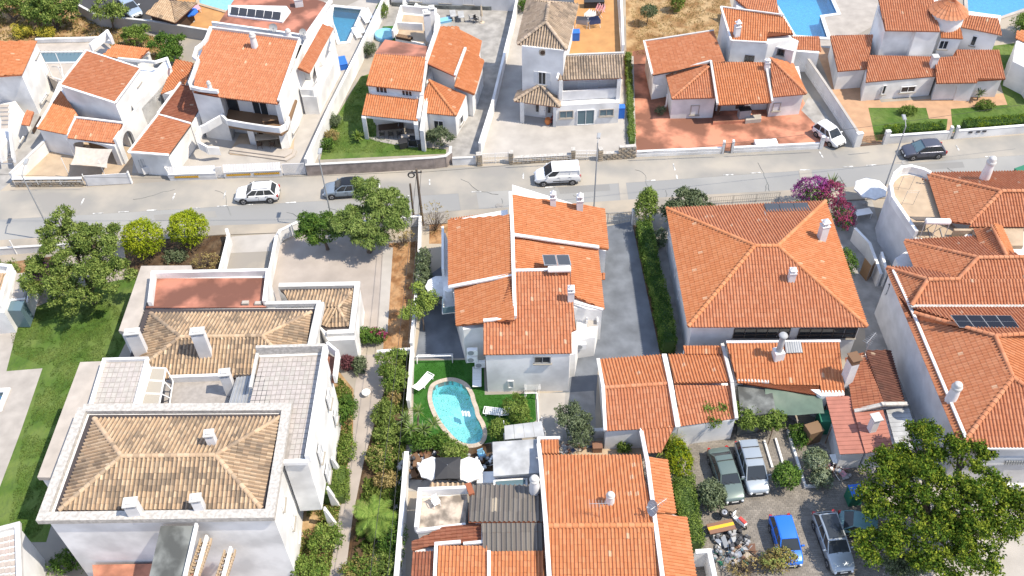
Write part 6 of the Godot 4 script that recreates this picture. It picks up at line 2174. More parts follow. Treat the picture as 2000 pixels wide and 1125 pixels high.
	for i in 8:
		cr.bar(V(-0.6, 0.9, -0.3 + i * 0.086), V(0.6, 0.9, -0.3 + i * 0.086), 0.01)
	cr.bar(V(-0.6, 0.9, -0.32), V(-0.6, 0.9, 0.32), 0.015)
	cr.bar(V(0.6, 0.9, -0.32), V(0.6, 0.9, 0.32), 0.015)
	part(cl, "rack", cr, mats.white_metal)

# the big villa under one hipped roof
func hip_villa() -> void:
	var a := site("villa", "white villa under one large hipped clay roof with arched glazed veranda", "house", V(21.36,0,5.41))
	walls(a, [P(14.1,-3.95),P(27.24,-4.4),P(27.09,9.02),P(14.03,8.64)], 0, 4.5, "white2")
	var e := [V(13.74,4.6,-4.72),V(27.74,4.6,-5.07),V(27.4,4.6,9.54),V(13.61,4.6,9.02)]
	var k0: Vector3 = V(19.66,6.9,2.61)
	var k1: Vector3 = V(21.5,6.9,2.68)
	var r := tiled(a, [e[3], e[2], k1, k0], TERRA)
	tiled(a, [e[2], e[1], k1], ORANGE)
	tiled(a, [e[1], e[0], k0, k1], TERRA)
	tiled(a, [e[0], e[3], k0], ORANGE)
	for q in [[e[0], k0], [e[3], k0], [e[2], k1], [e[1], k1], [k0, k1]]:
		ridge(r, q[0], q[1], ORANGE, 0.15)
	chimney(a, V(22.11,6,5.56), 1.3, 0.5, 0.5, 0, "lattice")
	chimney(a, V(25.9,5.7,0.39), 1.9, 0.6, 0.6, 0.2, "lattice")
	# veranda windows on the front, arched ends
	for q in [[V(17.36,2.75,8.73),V(21.77,3.94,8.86)], [V(22.45,2.7,8.88),V(27,3.89,9.02)]]:
		var w := window(a, q[0], q[1], 5, "glass", "dark_frame", true)
		var m := M.new()
		var mid: Vector3 = (q[0] + q[1]) / 2
		m.box(V(mid.x, lerpf(q[0].y, q[1].y, 0.42), mid.z + 0.08), V(q[1].x - q[0].x, 0.06, 0.06))
		part(w, "transom", m, mats.dark_frame)
	for q in [[V(14.1,1.64,-4.18),V(14.1,3.32,-3.72)], [V(14.07,1.4,0.5),V(14.07,2.77,0.74)], [V(14.06,1.07,2.73),V(14.06,2.29,3.04)], [V(14.06,-1.88,4.08),V(14.06,-0.33,4.16)]]:
		window(a, q[0], q[1], 1, "glass", "frame", false)
	var s := site("solar_array", "flat dark solar collector lying on the far slope of the large hipped roof", "solar panel", V(23.96,5,-3.98))
	for i in 3:
		var m := M.new()
		var p0: Vector3 = V(22.13,5.05,-3.34).lerp(V(25.93,5.05,-3.31), i / 3.0)
		var p1: Vector3 = V(22.13,5.05,-3.34).lerp(V(25.93,5.05,-3.31), (i + 0.97) / 3.0)
		var n := V(22.21,4.85,-4.62) - V(22.13,5.05,-3.34)
		m.hexa([p0, p1, p1 + n, p0 + n, p0 + V(0, 0.1, 0), p1 + V(0, 0.1, 0), p1 + n + V(0, 0.1, 0), p0 + n + V(0, 0.1, 0)])
		part(s, "panel", m, mats.grey_solar)
	var pb := M.new()
	pb.bar(V(21.11,6.75,2.51), V(22.02,5,-3.59), 0.06)
	part(a, "roof_pipe", pb, mats.grey_paint)

# the large villa at the right edge with its curved roof terrace
func terrace_villa() -> void:
	var a := site("villa", "large white villa at the right edge with many hips and a curved sand roof terrace", "house", V(37.17,0,9.31))
	var wall_l := [P(30.61,4.18),P(30.77,20.8),P(41.91,21.17),P(52.52,-1.79),P(39.59,-1.04),P(34.98,2.47),P(32.86,3.87)]
	walls(a, wall_l, 0, 5.0, "white2")
	walls(a, [P(32.6,0.66),P(32.83,2.79),P(34.36,2.26),P(34.71,-0.82)], 0, 3.0, "white2")
	# curved terrace block
	var tb := [P(34.02,-0.06),P(33.34,-4.5),P(33.62,-6.26),P(34.43,-7.77),P(35.32,-8.59),P(36.23,-8.69),P(37.19,-8.22),P(37.7,-7.63),P(37.5,-2.21),P(36.11,0.03)]
	walls(a, tb, 0, 4.55, "white2")
	var tf := M.new()
	tf.prism([P(34.27,-0.3),P(33.64,-4.62),P(33.89,-6.25),P(34.58,-7.48),P(35.35,-8.23),P(36.12,-8.34),P(36.97,-7.94),P(37.52,-7.49),P(37.5,-2.21),P(38.79,0.39),P(35.82,0.26)], 4.5, 4.6)
	part(a, "terrace_floor", tf, mats.sand_floor)
	coping(a, [V(34.06,4.6,-0.18),V(33.72,4.6,-2.36),V(33.37,4.6,-4.63),V(33.67,4.6,-6.26),V(34.48,4.6,-7.77),V(35.37,4.6,-8.58),V(36.23,4.6,-8.69),V(37.19,4.6,-8.22),V(37.67,4.6,-7.7)], 0.28, 0.75, "white", "parapet")
	for q in [0.35, 0.6, 0.85]:
		var m := M.new()
		m.prism([P(36.72,-7.27),P(36.81,-7.26),P(36.77,-7.13),P(36.68,-7.13)], 5.0, 5.2)
		var o := part(a, "parapet_hole", m, mats.terra_paving)
		o.position += V(q - 0.3, 0, q * 0.3)
	# first hip roof, towards the road
	var r := tiled(a, [V(37.5,5,-7.8),V(36.81,5,-1.67),V(38.48,5.8,-0.48),V(41.71,6.9,-3.18)], TERRA)
	tiled(a, [V(50.79,4.9,-7.9),V(37.63,4.9,-8.12),V(41.71,6.9,-3.18),V(46.15,6.9,-2.99)], TERRA)
	tiled(a, [V(38.41,5.6,-0.32),V(48.81,5.6,0.11),V(47,6.9,-2.95),V(41.71,6.9,-3.18)], TERRA)
	ridge(r, V(37.52,5,-7.87), V(41.67,6.95,-3.12), TERRA, 0.15)
	ridge(r, V(38.49,5.6,-0.57), V(41.67,6.95,-3.12), TERRA, 0.15)
	ridge(r, V(41.67,6.95,-3.12), V(46.96,6.95,-2.89), TERRA, 0.15)
	chimney(a, V(41.69,5.6,-6.12), 2.6, 0.8, 0.8, 0.2, "round")
	# second
	var r2 := tiled(a, [V(32.82,5,0.68),V(32.75,5,3.69),V(35.19,6.2,6.27),V(36.94,6.9,4.65)], TERRA)
	tiled(a, [V(38.76,5.2,0.52),V(33.05,5,0.51),V(36.94,6.9,4.65),V(40.53,6.9,4.79)], TERRA)
	tiled(a, [V(35.02,6.25,6.37),V(45.55,6.25,6.89),V(46.1,6.9,5.01),V(36.94,6.9,4.65)], TERRA)
	ridge(r2, V(32.94,5,0.57), V(36.9,6.95,4.7), TERRA, 0.15)
	ridge(r2, V(36.9,6.95,4.7), V(35.07,6.2,6.26), TERRA, 0.15)
	ridge(r2, V(36.9,6.95,4.7), V(46.13,6.95,4.89), TERRA, 0.15)
	walls(a, [P(38.6,-0.54),P(38.7,0.4),P(38.91,1.82),P(42.15,1.95),P(43.05,-0.36)], 0, 5.4, "sand_floor")
	tiled(a, [V(38.79,5.5,-0.1),V(38.29,5.9,3.52),V(39.2,6.9,4.56),V(39.55,6.5,0.64)], TERRA)
	tiled(a, [V(40.76,5.7,3.41),V(40.97,5.7,-0.17),V(39.63,6.5,0.64),V(39.24,6.9,4.57)], ORANGE)
	ridge(r2, V(39.6,6.55,0.69), V(39.2,6.95,4.62), TERRA, 0.14)
	# third: the long left eave with its gutter coping, down to the front
	var r3 := tiled(a, [V(30.42,5.05,3.76),V(30.44,5.05,6.66),V(30.93,5.7,8.53),V(32.49,6.5,6.51)], TERRA)
	tiled(a, [V(33.17,5.2,4.02),V(30.6,5.05,3.59),V(32.49,6.5,6.51),V(34.99,6.5,6.55),V(34.53,6.1,5.3)], TERRA)
	tiled(a, [V(30.95,5.7,8.48),V(44.83,5.7,9.07),V(45.35,6.6,7),V(32.44,6.6,6.55)], TERRA)
	ridge(r3, V(30.51,5.08,3.73), V(32.46,6.55,6.55), TERRA, 0.15)
	ridge(r3, V(32.46,6.55,6.55), V(30.8,5.75,8.52), TERRA, 0.15)
	ridge(r3, V(32.43,6.6,6.6), V(34.93,6.6,6.64), TERRA, 0.15)
	coping(a, [V(30.72,5.7,8.58),V(44.8,5.7,9.12)], 0.25, 0.12, "old_coping", "valley_gutter")
	var r4 := tiled(a, [V(30.44,5.05,6.66),V(30.55,5.05,20.99),V(35.09,7,16.66),V(35.14,7.2,12.99),V(30.72,5.8,9.36)], TERRA)
	tiled(a, [V(44.78,5.7,9.17),V(30.9,5.7,8.64),V(35.14,7.2,12.99),V(41,7.2,12.92)], TERRA)
	tiled(a, [V(30.53,5.05,21.03),V(41.09,5.05,21.39),V(35.09,7,16.66)], TERRA)
	tiled(a, [V(41.78,5.05,21.41),V(47.08,5.05,10.78),V(35.14,7.2,12.99),V(35.09,7,16.66)], ORANGE)
	ridge(r4, V(30.74,5.8,9.31), V(35.11,7.25,13.03), TERRA, 0.15)
	ridge(r4, V(35.11,7.25,13.03), V(35.06,7.05,16.7), TERRA, 0.15)
	ridge(r4, V(30.53,5.08,21.01), V(35.06,7.05,16.7), TERRA, 0.15)
	ridge(r4, V(35.06,7.05,16.7), V(41.06,5.08,21.41), TERRA, 0.15)
	ridge(r4, V(35.11,7.25,13.03), V(41.07,7.25,12.71), TERRA, 0.15)
	coping(a, [V(30.74,5.3,4.31),V(30.91,5.3,9.34),V(30.98,5.3,20.55)], 0.2, 0.14, "white", "gutter_coping")
	chimney(a, V(31.07,5.2,17.19), 2.0, 0.75, 0.75, 0.3, "round")
	coping(a, [V(30.49,4.9,21.1),V(41.12,4.9,21.46)], 0.2, 0.15, "white", "eave_trim")
	# loggia below the front eave
	coping(a, [V(31.91,2.6,20.81),V(42.27,2.6,21.15)], 0.3, 0.9, "white", "balcony_parapet")
	for i in 8:
		var m := M.new()
		var p: Vector3 = V(34.33,2.75,20.99).lerp(V(35.57,2.75,21.03), i / 7.0)
		m.box(p + V(0, 0.3, 0.16), V(0.1, 0.45, 0.06))
		part(a, "baluster_gap", m, mats.grey_paint)
	arch_wall(a, [P(32.33,22.57),P(35.58,22.68)][0], [P(32.33,22.57),P(35.58,22.68)][1], 0, 2.6, 0.12, 0.92, 1.2, 0.3)
	arch_wall(a, [P(35.58,22.68),P(39.37,22.8)][0], [P(35.58,22.68),P(39.37,22.8)][1], 0, 2.6, 0.08, 0.9, 1.2, 0.3)
	# solar array on racks
	var s := site("solar_array", "row of four tilted dark solar panels with white frames on the right edge roof", "solar panel", V(35.1,6.6,11.17))
	for i in 4:
		var m := M.new()
		var p0: Vector3 = V(33.07,6.8,11.78).lerp(V(37.47,6.8,11.99), i / 4.0)
		var p1: Vector3 = V(33.07,6.8,11.78).lerp(V(37.47,6.8,11.99), (i + 0.985) / 4.0)
		var n := V(32.44,7.4,11.07) - V(33.07,6.8,11.78)
		m.hexa([p0, p1, p1 + n, p0 + n, p0 + V(0, 0.05, 0), p1 + V(0, 0.05, 0), p1 + n + V(0, 0.05, 0), p0 + n + V(0, 0.05, 0)])
		var q := part(s, "panel", m, mats.metal)
		for j in 2:
			var g := M.new()
			var e := (p1 - p0) * 0.018
			var f0 := n * (0.015 + 0.49 * j)
			var f1 := n * (0.495 + 0.49 * j)
			var u := V(0, 0.056, 0)
			g.quad(p0 + e + f0 + u, p1 - e + f0 + u, p1 - e + f1 + u, p0 + e + f1 + u)
			part(q, "cell_field", g, mats.solar)
	# solar water heater on the terrace, seen from behind
	var h := site("solar_water_heater", "pale cylinder tank on a steel frame over the sand coloured roof terrace", "solar water heater", V(36.22,4.6,-0.98))
	var t := M.new()
	var ta: Vector3 = V(34.63,6.2,-0.46)
	var tb2: Vector3 = V(36.63,6.2,-0.31)
	t.tube([ta, ta + V(0.06, 0, 0), tb2 - V(0.06, 0, 0), tb2], [0.2, 0.27, 0.27, 0.2], 14)
	part(h, "tank", t, mats.plastic_white)
	var fr := M.new()
	for p in [ta, tb2, ta.lerp(tb2, 0.5)]:
		fr.bar(p, V(p.x - 0.3, 4.6, p.z + 0.6), 0.03)
		fr.bar(p, V(p.x - 0.1, 4.6, p.z - 0.9), 0.03)
		fr.bar(V(p.x - 0.3, 4.65, p.z + 0.6), V(p.x - 0.1, 4.65, p.z - 0.9), 0.03)
	part(h, "frame", fr, mats.metal)
	var co := M.new()
	co.hexa([ta + V(-0.6, -0.3, -0.4), tb2 + V(-0.6, -0.3, -0.4), tb2 + V(-0.6, -1.0, -1.6), ta + V(-0.6, -1.0, -1.6), ta + V(-0.6, -0.2, -0.4), tb2 + V(-0.6, -0.2, -0.4), tb2 + V(-0.6, -0.9, -1.6), ta + V(-0.6, -0.9, -1.6)])
	part(h, "collector", co, mats.grey_solar)
	var cw := site("roof_upstand", "short curved sand coloured wall beside the steel heater frame", "wall", V(37.67,5,0.76))
	coping(cw, [V(37.17,4.6,-0.18),V(38.75,4.6,-0.11),V(39.33,4.6,-0.53),V(39.44,4.6,-1.48)], 0.25, 0.8, "sand_floor", "wall_body")
	for q in [[V(35.01,4.6,-6.34), "wire drying frame nearer the road on the curved roof terrace"], [V(34.71,4.6,-4.3), "wire drying frame nearer the tank on the curved roof terrace"]]:
		var o := thing("drying_frame", q[1], "clothes airer", q[0])
		for x in [-0.5, 0.5]:
			var m := M.new()
			m.bar(V(x, 0, 0), V(x + 0.1, 1.6, 0), 0.02)
			part(o, "post", m, mats.metal)
		for y in [0, 1]:
			var m := M.new()
			m.bar(V(-0.4, 1.6 - y * 0.2, 0), V(0.6, 1.6 - y * 0.2, 0), 0.01)
			part(o, "wire", m, mats.metal)
	window(a, V(30.61,3.05,4.8),V(30.61,4.28,4.82), 1, "glass", "frame", false)
	# low alley walls and shutters
	wall_run("alley_wall", "low white alley wall below the curved terrace", [P(31,-4.74),P(31.75,-2.72),P(31.69,1.08)], 1.6, 0.2, "white2", "white")
	wall_run("alley_wall", "white slatted screen wall in the alley between the two big roofs", [P(32.39,-1.4),P(32.13,1.1)], 1.8, 0.15, "white", "white")
	var sh := site("shutter_screen", "olive green folding shutter leaning open in the shaded alley", "screen", V(31.06,0,-0.19))
	for q in [[P(30.61,-0.52),P(30.89,0.43)], [P(30.98,0.43),P(31.5,-0.17)]]:
		var m := M.new()
		m.prism([q[0], q[1], q[1] + P(0.03, 0.03), q[0] + P(0.03, 0.03)], 0.1, 2.0)
		part(sh, "panel", m, mats.wood)

# the big white block on the left, in three stepped parts
func white_block() -> void:
	var a := site("villa", "large white block villa at the lower left, straw coloured roofs behind wide copings", "house", V(-26.28,0,16.96))
	# front part
	walls(a, [P(-29.23,18.25),P(-15.64,18.63),P(-15.24,26.86),P(-29.33,26.63)], 0, 8.25)
	coping(a, [V(-29.48,8.2,18.22),V(-15.51,8.2,18.62),V(-15.42,8.2,26.78),V(-29.59,8.2,26.54),V(-29.48,8.2,18.22)], 0.62, 0.42, "old_coping")
	walls(a, [P(-29.09,26.42),P(-15.63,26.7),P(-15.58,19.01),P(-29,18.63)], 8.1, 8.3, "gutter", "gutter")
	var e := [V(-28.79,8.32,25.99),V(-16.04,8.32,26.29),V(-15.91,8.32,19.29),V(-28.56,8.32,18.98)]
	var k0: Vector3 = V(-25.29,9.6,22.93)
	var k1: Vector3 = V(-19.24,9.6,23.05)
	var r := tiled(a, [e[0], e[1], k1, k0], STRAW, false)
	tiled(a, [e[1], e[2], k1], STRAW, false)
	tiled(a, [e[2], e[3], k0, k1], STRAW, false)
	tiled(a, [e[3], e[0], k0], STRAW, false)
	for q in [[e[0], k0], [e[1], k1], [e[2], k1], [e[3], k0], [k0, k1]]:
		ridge(r, q[0], q[1], STRAW, 0.14)
	chimney(a, V(-19.73,9.2,21.87), 0.9, 0.55, 0.5, 0.1, "slot")
	chimney(a, V(-19.84,8.3,26.23), 1.2, 0.6, 0.5, 0.1, "slot")
	chimney(a, V(-23.79,8.3,26.46), 1.25, 0.75, 0.6, 0.1, "slot")
	for q in [[V(-15.32,6.09,25.19),V(-15.37,6.75,24.21)], [V(-15.34,2.89,24.77),V(-15.39,3.56,23.75)], [V(-15.35,-0.07,24.51),V(-15.4,0.59,23.48)]]:
		window(a, q[0], q[1], 2, "shutter", "frame", true)
	# porch roof slab, lattice stairs and the terracotta terrace at the front
	var ps := M.new()
	ps.hexa([V(-22.66,6.8,30.32),V(-20.47,6.8,30.39),V(-20.13,7.7,26.99),V(-22.39,7.7,26.92),V(-22.56,7.05,30.45),V(-20.38,7.05,30.51),V(-20.03,7.95,27.13),V(-22.28,7.95,27.06)])
	part(a, "porch_slab", ps, mats.grey_cement)
	coping(a, [V(-20.33,7,30.49),V(-19.99,7.9,27.1)], 0.16, 0.35, "white")
	for i in 2:
		var o := part(a, "lattice_wall", lattice([V(-20.45,5.5,29.58),V(-19.92,6.1,27.14)][0] + V(1.35 * i, -1.0 * i, 0.3 * i), [V(-20.45,5.5,29.58),V(-19.92,6.1,27.14)][1] + V(1.35 * i, -1.0 * i, 0.3 * i)), mats.sand_floor)
		coping(a, [V(-20.23,5.5,29.58),V(-19.8,6.2,26.98)].map(func(p): return p + V(1.35 * i, -1.0 * i, 0.3 * i)), 0.16, 0.35, "white", "stair_parapet")
	walls(a, [P(-28.31,26.89),P(-24.23,26.94),P(-21.75,27.13),P(-21.1,30.19),P(-27.11,30.01)], 0, 2.9, "terra_paving", "terrace_floor")
	# side annexe with a tiled roof terrace
	walls(a, [P(-18.31,13.52),P(-13.52,13.5),P(-13.68,22.76),P(-15.2,22.83)], 2.1, 8.05)
	walls(a, [P(-18.31,13.52),P(-13.52,13.5),P(-13.63,19.84),P(-16.12,19.84)], 0, 2.1)
	for q in [[V(-13.47,8.05,13.37),V(-13.58,8.05,22.77)], [V(-15.25,8.05,22.83),V(-13.58,8.05,22.81)]]:
		coping(a, q, 0.3, 0.75 if q[0].x > -14.5 else 0.3, "white", "parapet")
	coping(a, [V(-18.41,8.05,13.43),V(-13.47,8.05,13.42)], 0.25, 0.8, "old_coping", "parapet")
	coping(a, [V(-18.4,8.05,13.48),V(-18.39,8.05,16.61)], 0.2, 0.25, "coping", "parapet")
	var tq := [P(-18.17,13.9),P(-13.77,13.88),P(-13.97,22.59),P(-18.38,22.64)]
	floor_tiles(a, tq, 13, 21, 8.1, Color(0.46, 0.42, 0.385), "terrace_tile", [P(-30.41,17.92),P(-15.2,18.23),P(-15,23.54),P(-29.55,23.06)])
	var bed := M.new()
	bed.prism([P(-18.23,13.76),P(-13.65,13.69),P(-13.75,22.68),P(-15.25,22.75)], 8, 8.07)
	part(a, "terrace_bed", bed, mats.grout)
	for q in [[V(-13.51,4.98,20.89),V(-13.49,6.35,19.97)], [V(-13.5,2.07,20.63),V(-13.49,3.36,19.59)], [V(-13.44,5.02,16.32),V(-13.43,6.29,15.31)], [V(-13.43,2.35,15.73),V(-13.42,3.41,15.01)]]:
		window(a, q[0], q[1], 2, "shutter", "frame", true)
	for z in [0.0, 0.3, 0.75]:
		var m := M.new()
		var p: Vector3 = V(-13.54,8.1,22.8).lerp(V(-13.45,8.1,17.27), z)
		m.hexa([V(p.x, 0, p.z + 0.15), V(p.x + 0.6, 0, p.z + 0.15), V(p.x + 0.6, 0, p.z - 0.15), V(p.x, 0, p.z - 0.15), V(p.x, 2.3, p.z + 0.15), V(p.x + 0.1, 2.3, p.z + 0.15), V(p.x + 0.1, 2.3, p.z - 0.15), V(p.x, 2.3, p.z - 0.15)])
		part(a, "buttress", m, mats.white)
	coping(a, [V(-14.03,5.3,10.92),V(-13.16,5.3,11.8),V(-13.15,5.3,14.13)], 0.2, 0.9, "white", "balcony_parapet")
	var bf := M.new()
	bf.prism([P(-14.07,11.27),P(-13.23,11.9),P(-13.2,13.99),P(-14.1,13.72)], 5, 5.3)
	part(a, "balcony", bf, mats.terra_paving)
	# rear part with its own sunk roof
	walls(a, [P(-29.51,5.46),P(-15.55,5.78),P(-15.6,13.42),P(-29.36,13.03)], 0, 4.45)
	walls(a, [P(-29.54,12.93),P(-15.42,13.33),P(-15.62,5.88),P(-29.51,5.46)], 4.3, 4.47, "gutter", "gutter")
	var e2 := [V(-29.15,4.55,12.59),V(-15.92,4.55,12.97),V(-16.05,4.55,6.35),V(-28.96,4.55,5.97)]
	var m0: Vector3 = V(-25.44,5.8,9.65)
	var m1: Vector3 = V(-19.16,5.8,9.78)
	var r2 := tiled(a, [e2[0], e2[1], m1, m0], STRAW, false)
	tiled(a, [e2[1], e2[2], m1], STRAW, false)
	tiled(a, [e2[2], e2[3], m0, m1], STRAW, false)
	tiled(a, [e2[3], e2[0], m0], STRAW, false)
	for q in [[e2[0], m0], [e2[1], m1], [e2[2], m1], [e2[3], m0], [m0, m1]]:
		ridge(r2, q[0], q[1], STRAW, 0.14)
	coping(a, [V(-15.35,4.4,5.58),V(-15.56,4.4,10.47)], 0.6, 0.5, "coping")
	coping(a, [V(-29.47,4.5,5.3),V(-19.77,4.5,5.61)], 0.18, 0.1, "membrane", "flashing")
	chimney(a, V(-23.33,5.5,11), 2.2, 0.95, 0.6, 0.1, "slot")
	chimney(a, V(-28.55,4.6,10.26), 2.4, 1.0, 0.55, 0.1, "slot")
	# flat membrane roof and its parapets
	walls(a, [P(-29.25,5.27),P(-19.82,5.41),P(-20.09,2.07),P(-29.77,1.69)], 0, 4.4)
	var mr := M.new()
	mr.prism([P(-29.35,5.21),P(-19.95,5.35),P(-20.14,2.24),P(-29.46,1.94)], 4.3, 4.42)
	part(a, "flat_roof", mr, mats.membrane)
	coping(a, [V(-29.11,4.4,5.17),V(-29.62,4.4,1.81),V(-20.11,4.4,1.89),V(-19.86,4.4,5.41)], 0.3, 0.65, "white", "parapet")
	coping(a, [V(-19.86,4.4,5.41),V(-18.17,4.4,5.42),V(-15.36,4.4,5.47)], 0.35, 0.4, "coping")
	for q in [V(-21.51,4.42,5.14),V(-20.46,4.42,5.24)]:
		var m := M.new()
		m.bevel_box(q + V(0, 0.15, 0), V(0.55, 0.3, 0.35), 0.06)
		part(a, "roof_vent", m, mats.cream)
	# pale flat slabs on the left
	walls(a, [P(-31.25,0.12),P(-27.15,0.22),P(-26.83,1.32),P(-30.01,1.31),P(-30.11,7.42),P(-31.33,7.11)], 0, 3.6, "white2")
	var sl := M.new()
	sl.prism([P(-31.38,-0.07),P(-27.1,0.04),P(-26.73,1.38),P(-29.86,1.38),P(-29.92,7.54),P(-31.38,7.21)], 3.6, 3.95)
	part(a, "flat_roof", sl, mats.cream)
	walls(a, [P(-31.49,13.18),P(-29.82,13.15),P(-30.17,22.67),P(-31.45,22.71)], 5, 6.8, "white2")
	var sl2 := M.new()
	sl2.prism([P(-31.66,12.98),P(-29.76,12.96),P(-29.3,17.29),P(-30.13,22.83),P(-31.67,22.74)], 6.8, 7.15)
	part(a, "flat_roof", sl2, mats.cream)
	# small tiled terrace with a glass lean-to
	walls(a, [P(-29.36,13.78),P(-26.23,13.8),P(-26.06,18.14),P(-29.16,18.12)], 0, 7.9)
	var tq2 := [P(-29.29,13.8),P(-26.38,13.81),P(-26.25,17.85),P(-29.22,17.83)]
	floor_tiles(a, tq2, 8, 9, 7.96, Color(0.46, 0.42, 0.385), "terrace_tile")
	var bed2 := M.new()
	bed2.prism([P(-29.39,13.71),P(-26.33,13.72),P(-26.18,17.98),P(-29.25,17.96)], 7.8, 7.94)
	part(a, "terrace_bed", bed2, mats.grout)
	coping(a, [V(-29.26,7.9,17.88),V(-29.43,7.9,13.62),V(-26.33,7.9,13.63),V(-26.18,7.9,17.9)], 0.2, 0.3, "white", "parapet")
	var gh := M.new()
	for i in 4:
		gh.bar(V(-26.2,7.3,13.82).lerp(V(-26.15,7.3,17.33), i / 3.0), V(-25.32,6.9,13.62).lerp(V(-25.04,6.9,17.08), i / 3.0), 0.07)
		gh.bar(V(-25.32,6.9,13.62).lerp(V(-25.04,6.9,17.08), i / 3.0), V(-25.08,5.7,13.87).lerp(V(-24.85,5.7,16.2), i / 3.0), 0.06)
	gh.bar(V(-25.32,6.9,13.62), V(-25.04,6.9,17.08), 0.07)
	gh.bar(V(-26.2,7.3,13.82), V(-26.15,7.3,17.33), 0.07)
	gh.bar(V(-25.08,5.7,13.87), V(-24.85,5.7,16.2), 0.06)
	var gf := part(a, "glass_lean_to", gh, mats.white_metal)
	for i in 3:
		var m := M.new()
		var f := func(t: float) -> Array: return [V(-26.2,7.3,13.82).lerp(V(-26.15,7.3,17.33), t), V(-25.32,6.9,13.62).lerp(V(-25.04,6.9,17.08), t)]
		var p: Array = f.call(i / 3.0 + 0.02)
		var q: Array = f.call((i + 1) / 3.0 - 0.02)
		m.quad(q[0], q[1], p[1], p[0])
		part(gf, "pane", m, mats.sill)
	var cf := M.new()
	cf.prism([P(-25.74,13.47),P(-21.13,13.64),P(-20.48,16.36),P(-25.38,16.19)], 0.0, 5.4)
	part(a, "courtyard_floor", cf, mats.grout)
	coping(a, [V(-25.33,5.4,13.63),V(-21.21,5.4,13.59)], 0.25, 0.6, "white2", "parapet")
	chimney(a, V(-20.66,5.5,14.82), 2.0, 0.7, 0.6, 0.1, "slot")
	var cs := M.new()
	for i in 12:
		var t0 := i / 12.0
		var t1 := (i + 1) / 12.0
		var h0: float = 0.05 if i % 2 else 0.0
		var p0: Vector3 = V(-20.24,6.7,17.23).lerp(V(-18.42,7.4,17.72), t0)
		var p1: Vector3 = V(-20.24,6.7,17.23).lerp(V(-18.42,7.4,17.72), t1)
		var q0: Vector3 = V(-20.07,6.7,14.5).lerp(V(-18.49,7.4,14.92), t0)
		var q1: Vector3 = V(-20.07,6.7,14.5).lerp(V(-18.49,7.4,14.92), t1)
		cs.hexa([p0, p1, q1, q0, p0 + V(0, 0.05 + h0, 0), p1 + V(0, 0.05 + h0, 0), q1 + V(0, 0.05 + h0, 0), q0 + V(0, 0.05 + h0, 0)])
	part(a, "corrugated_roof", cs, mats.pale_sheet)
	# small right wing
	walls(a, [P(-19.57,2.31),P(-12.72,2.4),P(-12.61,8.18),P(-14.72,8.21),P(-16.78,4.73)], 0, 3.2)
	coping(a, [V(-19.45,3.2,2.24),V(-12.88,3.2,2.32),V(-12.86,3.2,7.57),V(-14.82,3.2,7.61)], 0.45, 0.35, "coping")
	walls(a, [P(-15.01,7.2),P(-12.92,7.17),P(-12.93,2.53),P(-19.39,2.46)], 3.0, 3.22, "gutter", "gutter")
	tiled(a, [V(-14.88,3.28,6.91),V(-13.16,3.28,6.87),V(-14.13,3.9,5.34)], STRAW, false)
	tiled(a, [V(-13.16,3.28,6.87),V(-13.17,3.28,2.8),V(-14.13,3.9,5.34)], STRAW, false)
	tiled(a, [V(-13.17,3.28,2.8),V(-19.06,3.28,2.75),V(-17.88,3.9,5.2),V(-14.13,3.9,5.34)], STRAW, false)
	var r3 := tiled(a, [V(-18.32,3.7,5.28),V(-14.88,3.28,6.91),V(-14.13,3.9,5.34),V(-17.88,3.9,5.2)], STRAW, false)
	ridge(r3, V(-13.19,3.2,2.72), V(-14.12,3.95,5.39), STRAW, 0.12)
	ridge(r3, V(-13.18,3.2,6.8), V(-14.12,3.95,5.39), STRAW, 0.12)
	window(a, V(-13.02,1.02,4.56),V(-13.04,0.65,2.96), 1)
	ac_unit("white air conditioner on the small right wing of the white block", V(-14.53,1,7.7), 0.0)
	walls(a, [P(-15.1,8.22),P(-13.46,7.96),P(-13.7,7.19),P(-15.19,7.36)], 0, 1.0)
	dish("large pale dish on the flat slab left of the small tiled terrace", V(-30.68,5.05,14.26), 0.85, V(-0.35, 0.85, 0.45))
	var sd := thing("vent_pipe", "small grey vent cowl beside the glass lean to", "vent", V(-27.06,5.8,15.33))
	var vm := M.new()
	vm.lathe(Vector3.ZERO, [P(0.08, 0), P(0.08, 0.6), P(0.22, 0.62), P(0.22, 0.78), P(0.03, 0.9)], 10)
	part(sd, "cowl", vm, mats.pale_sheet)

func lattice(a: Vector3, b: Vector3) -> M:
	var m := M.new()
	var n := 12
	for i in n:
		var p := a.lerp(b, (i + 0.5) / n)
		for x in [-0.34, 0.34]:
			m.box(p + V(x, 0, 0), V(0.09, 0.2, 0.5))
		m.box(p + V(0, -0.02, 0.2 if i % 2 else -0.2), V(0.7, 0.12, 0.1))
	m.bar(a + V(0, -0.15, 0), b + V(0, -0.15, 0), 0.14)
	return m

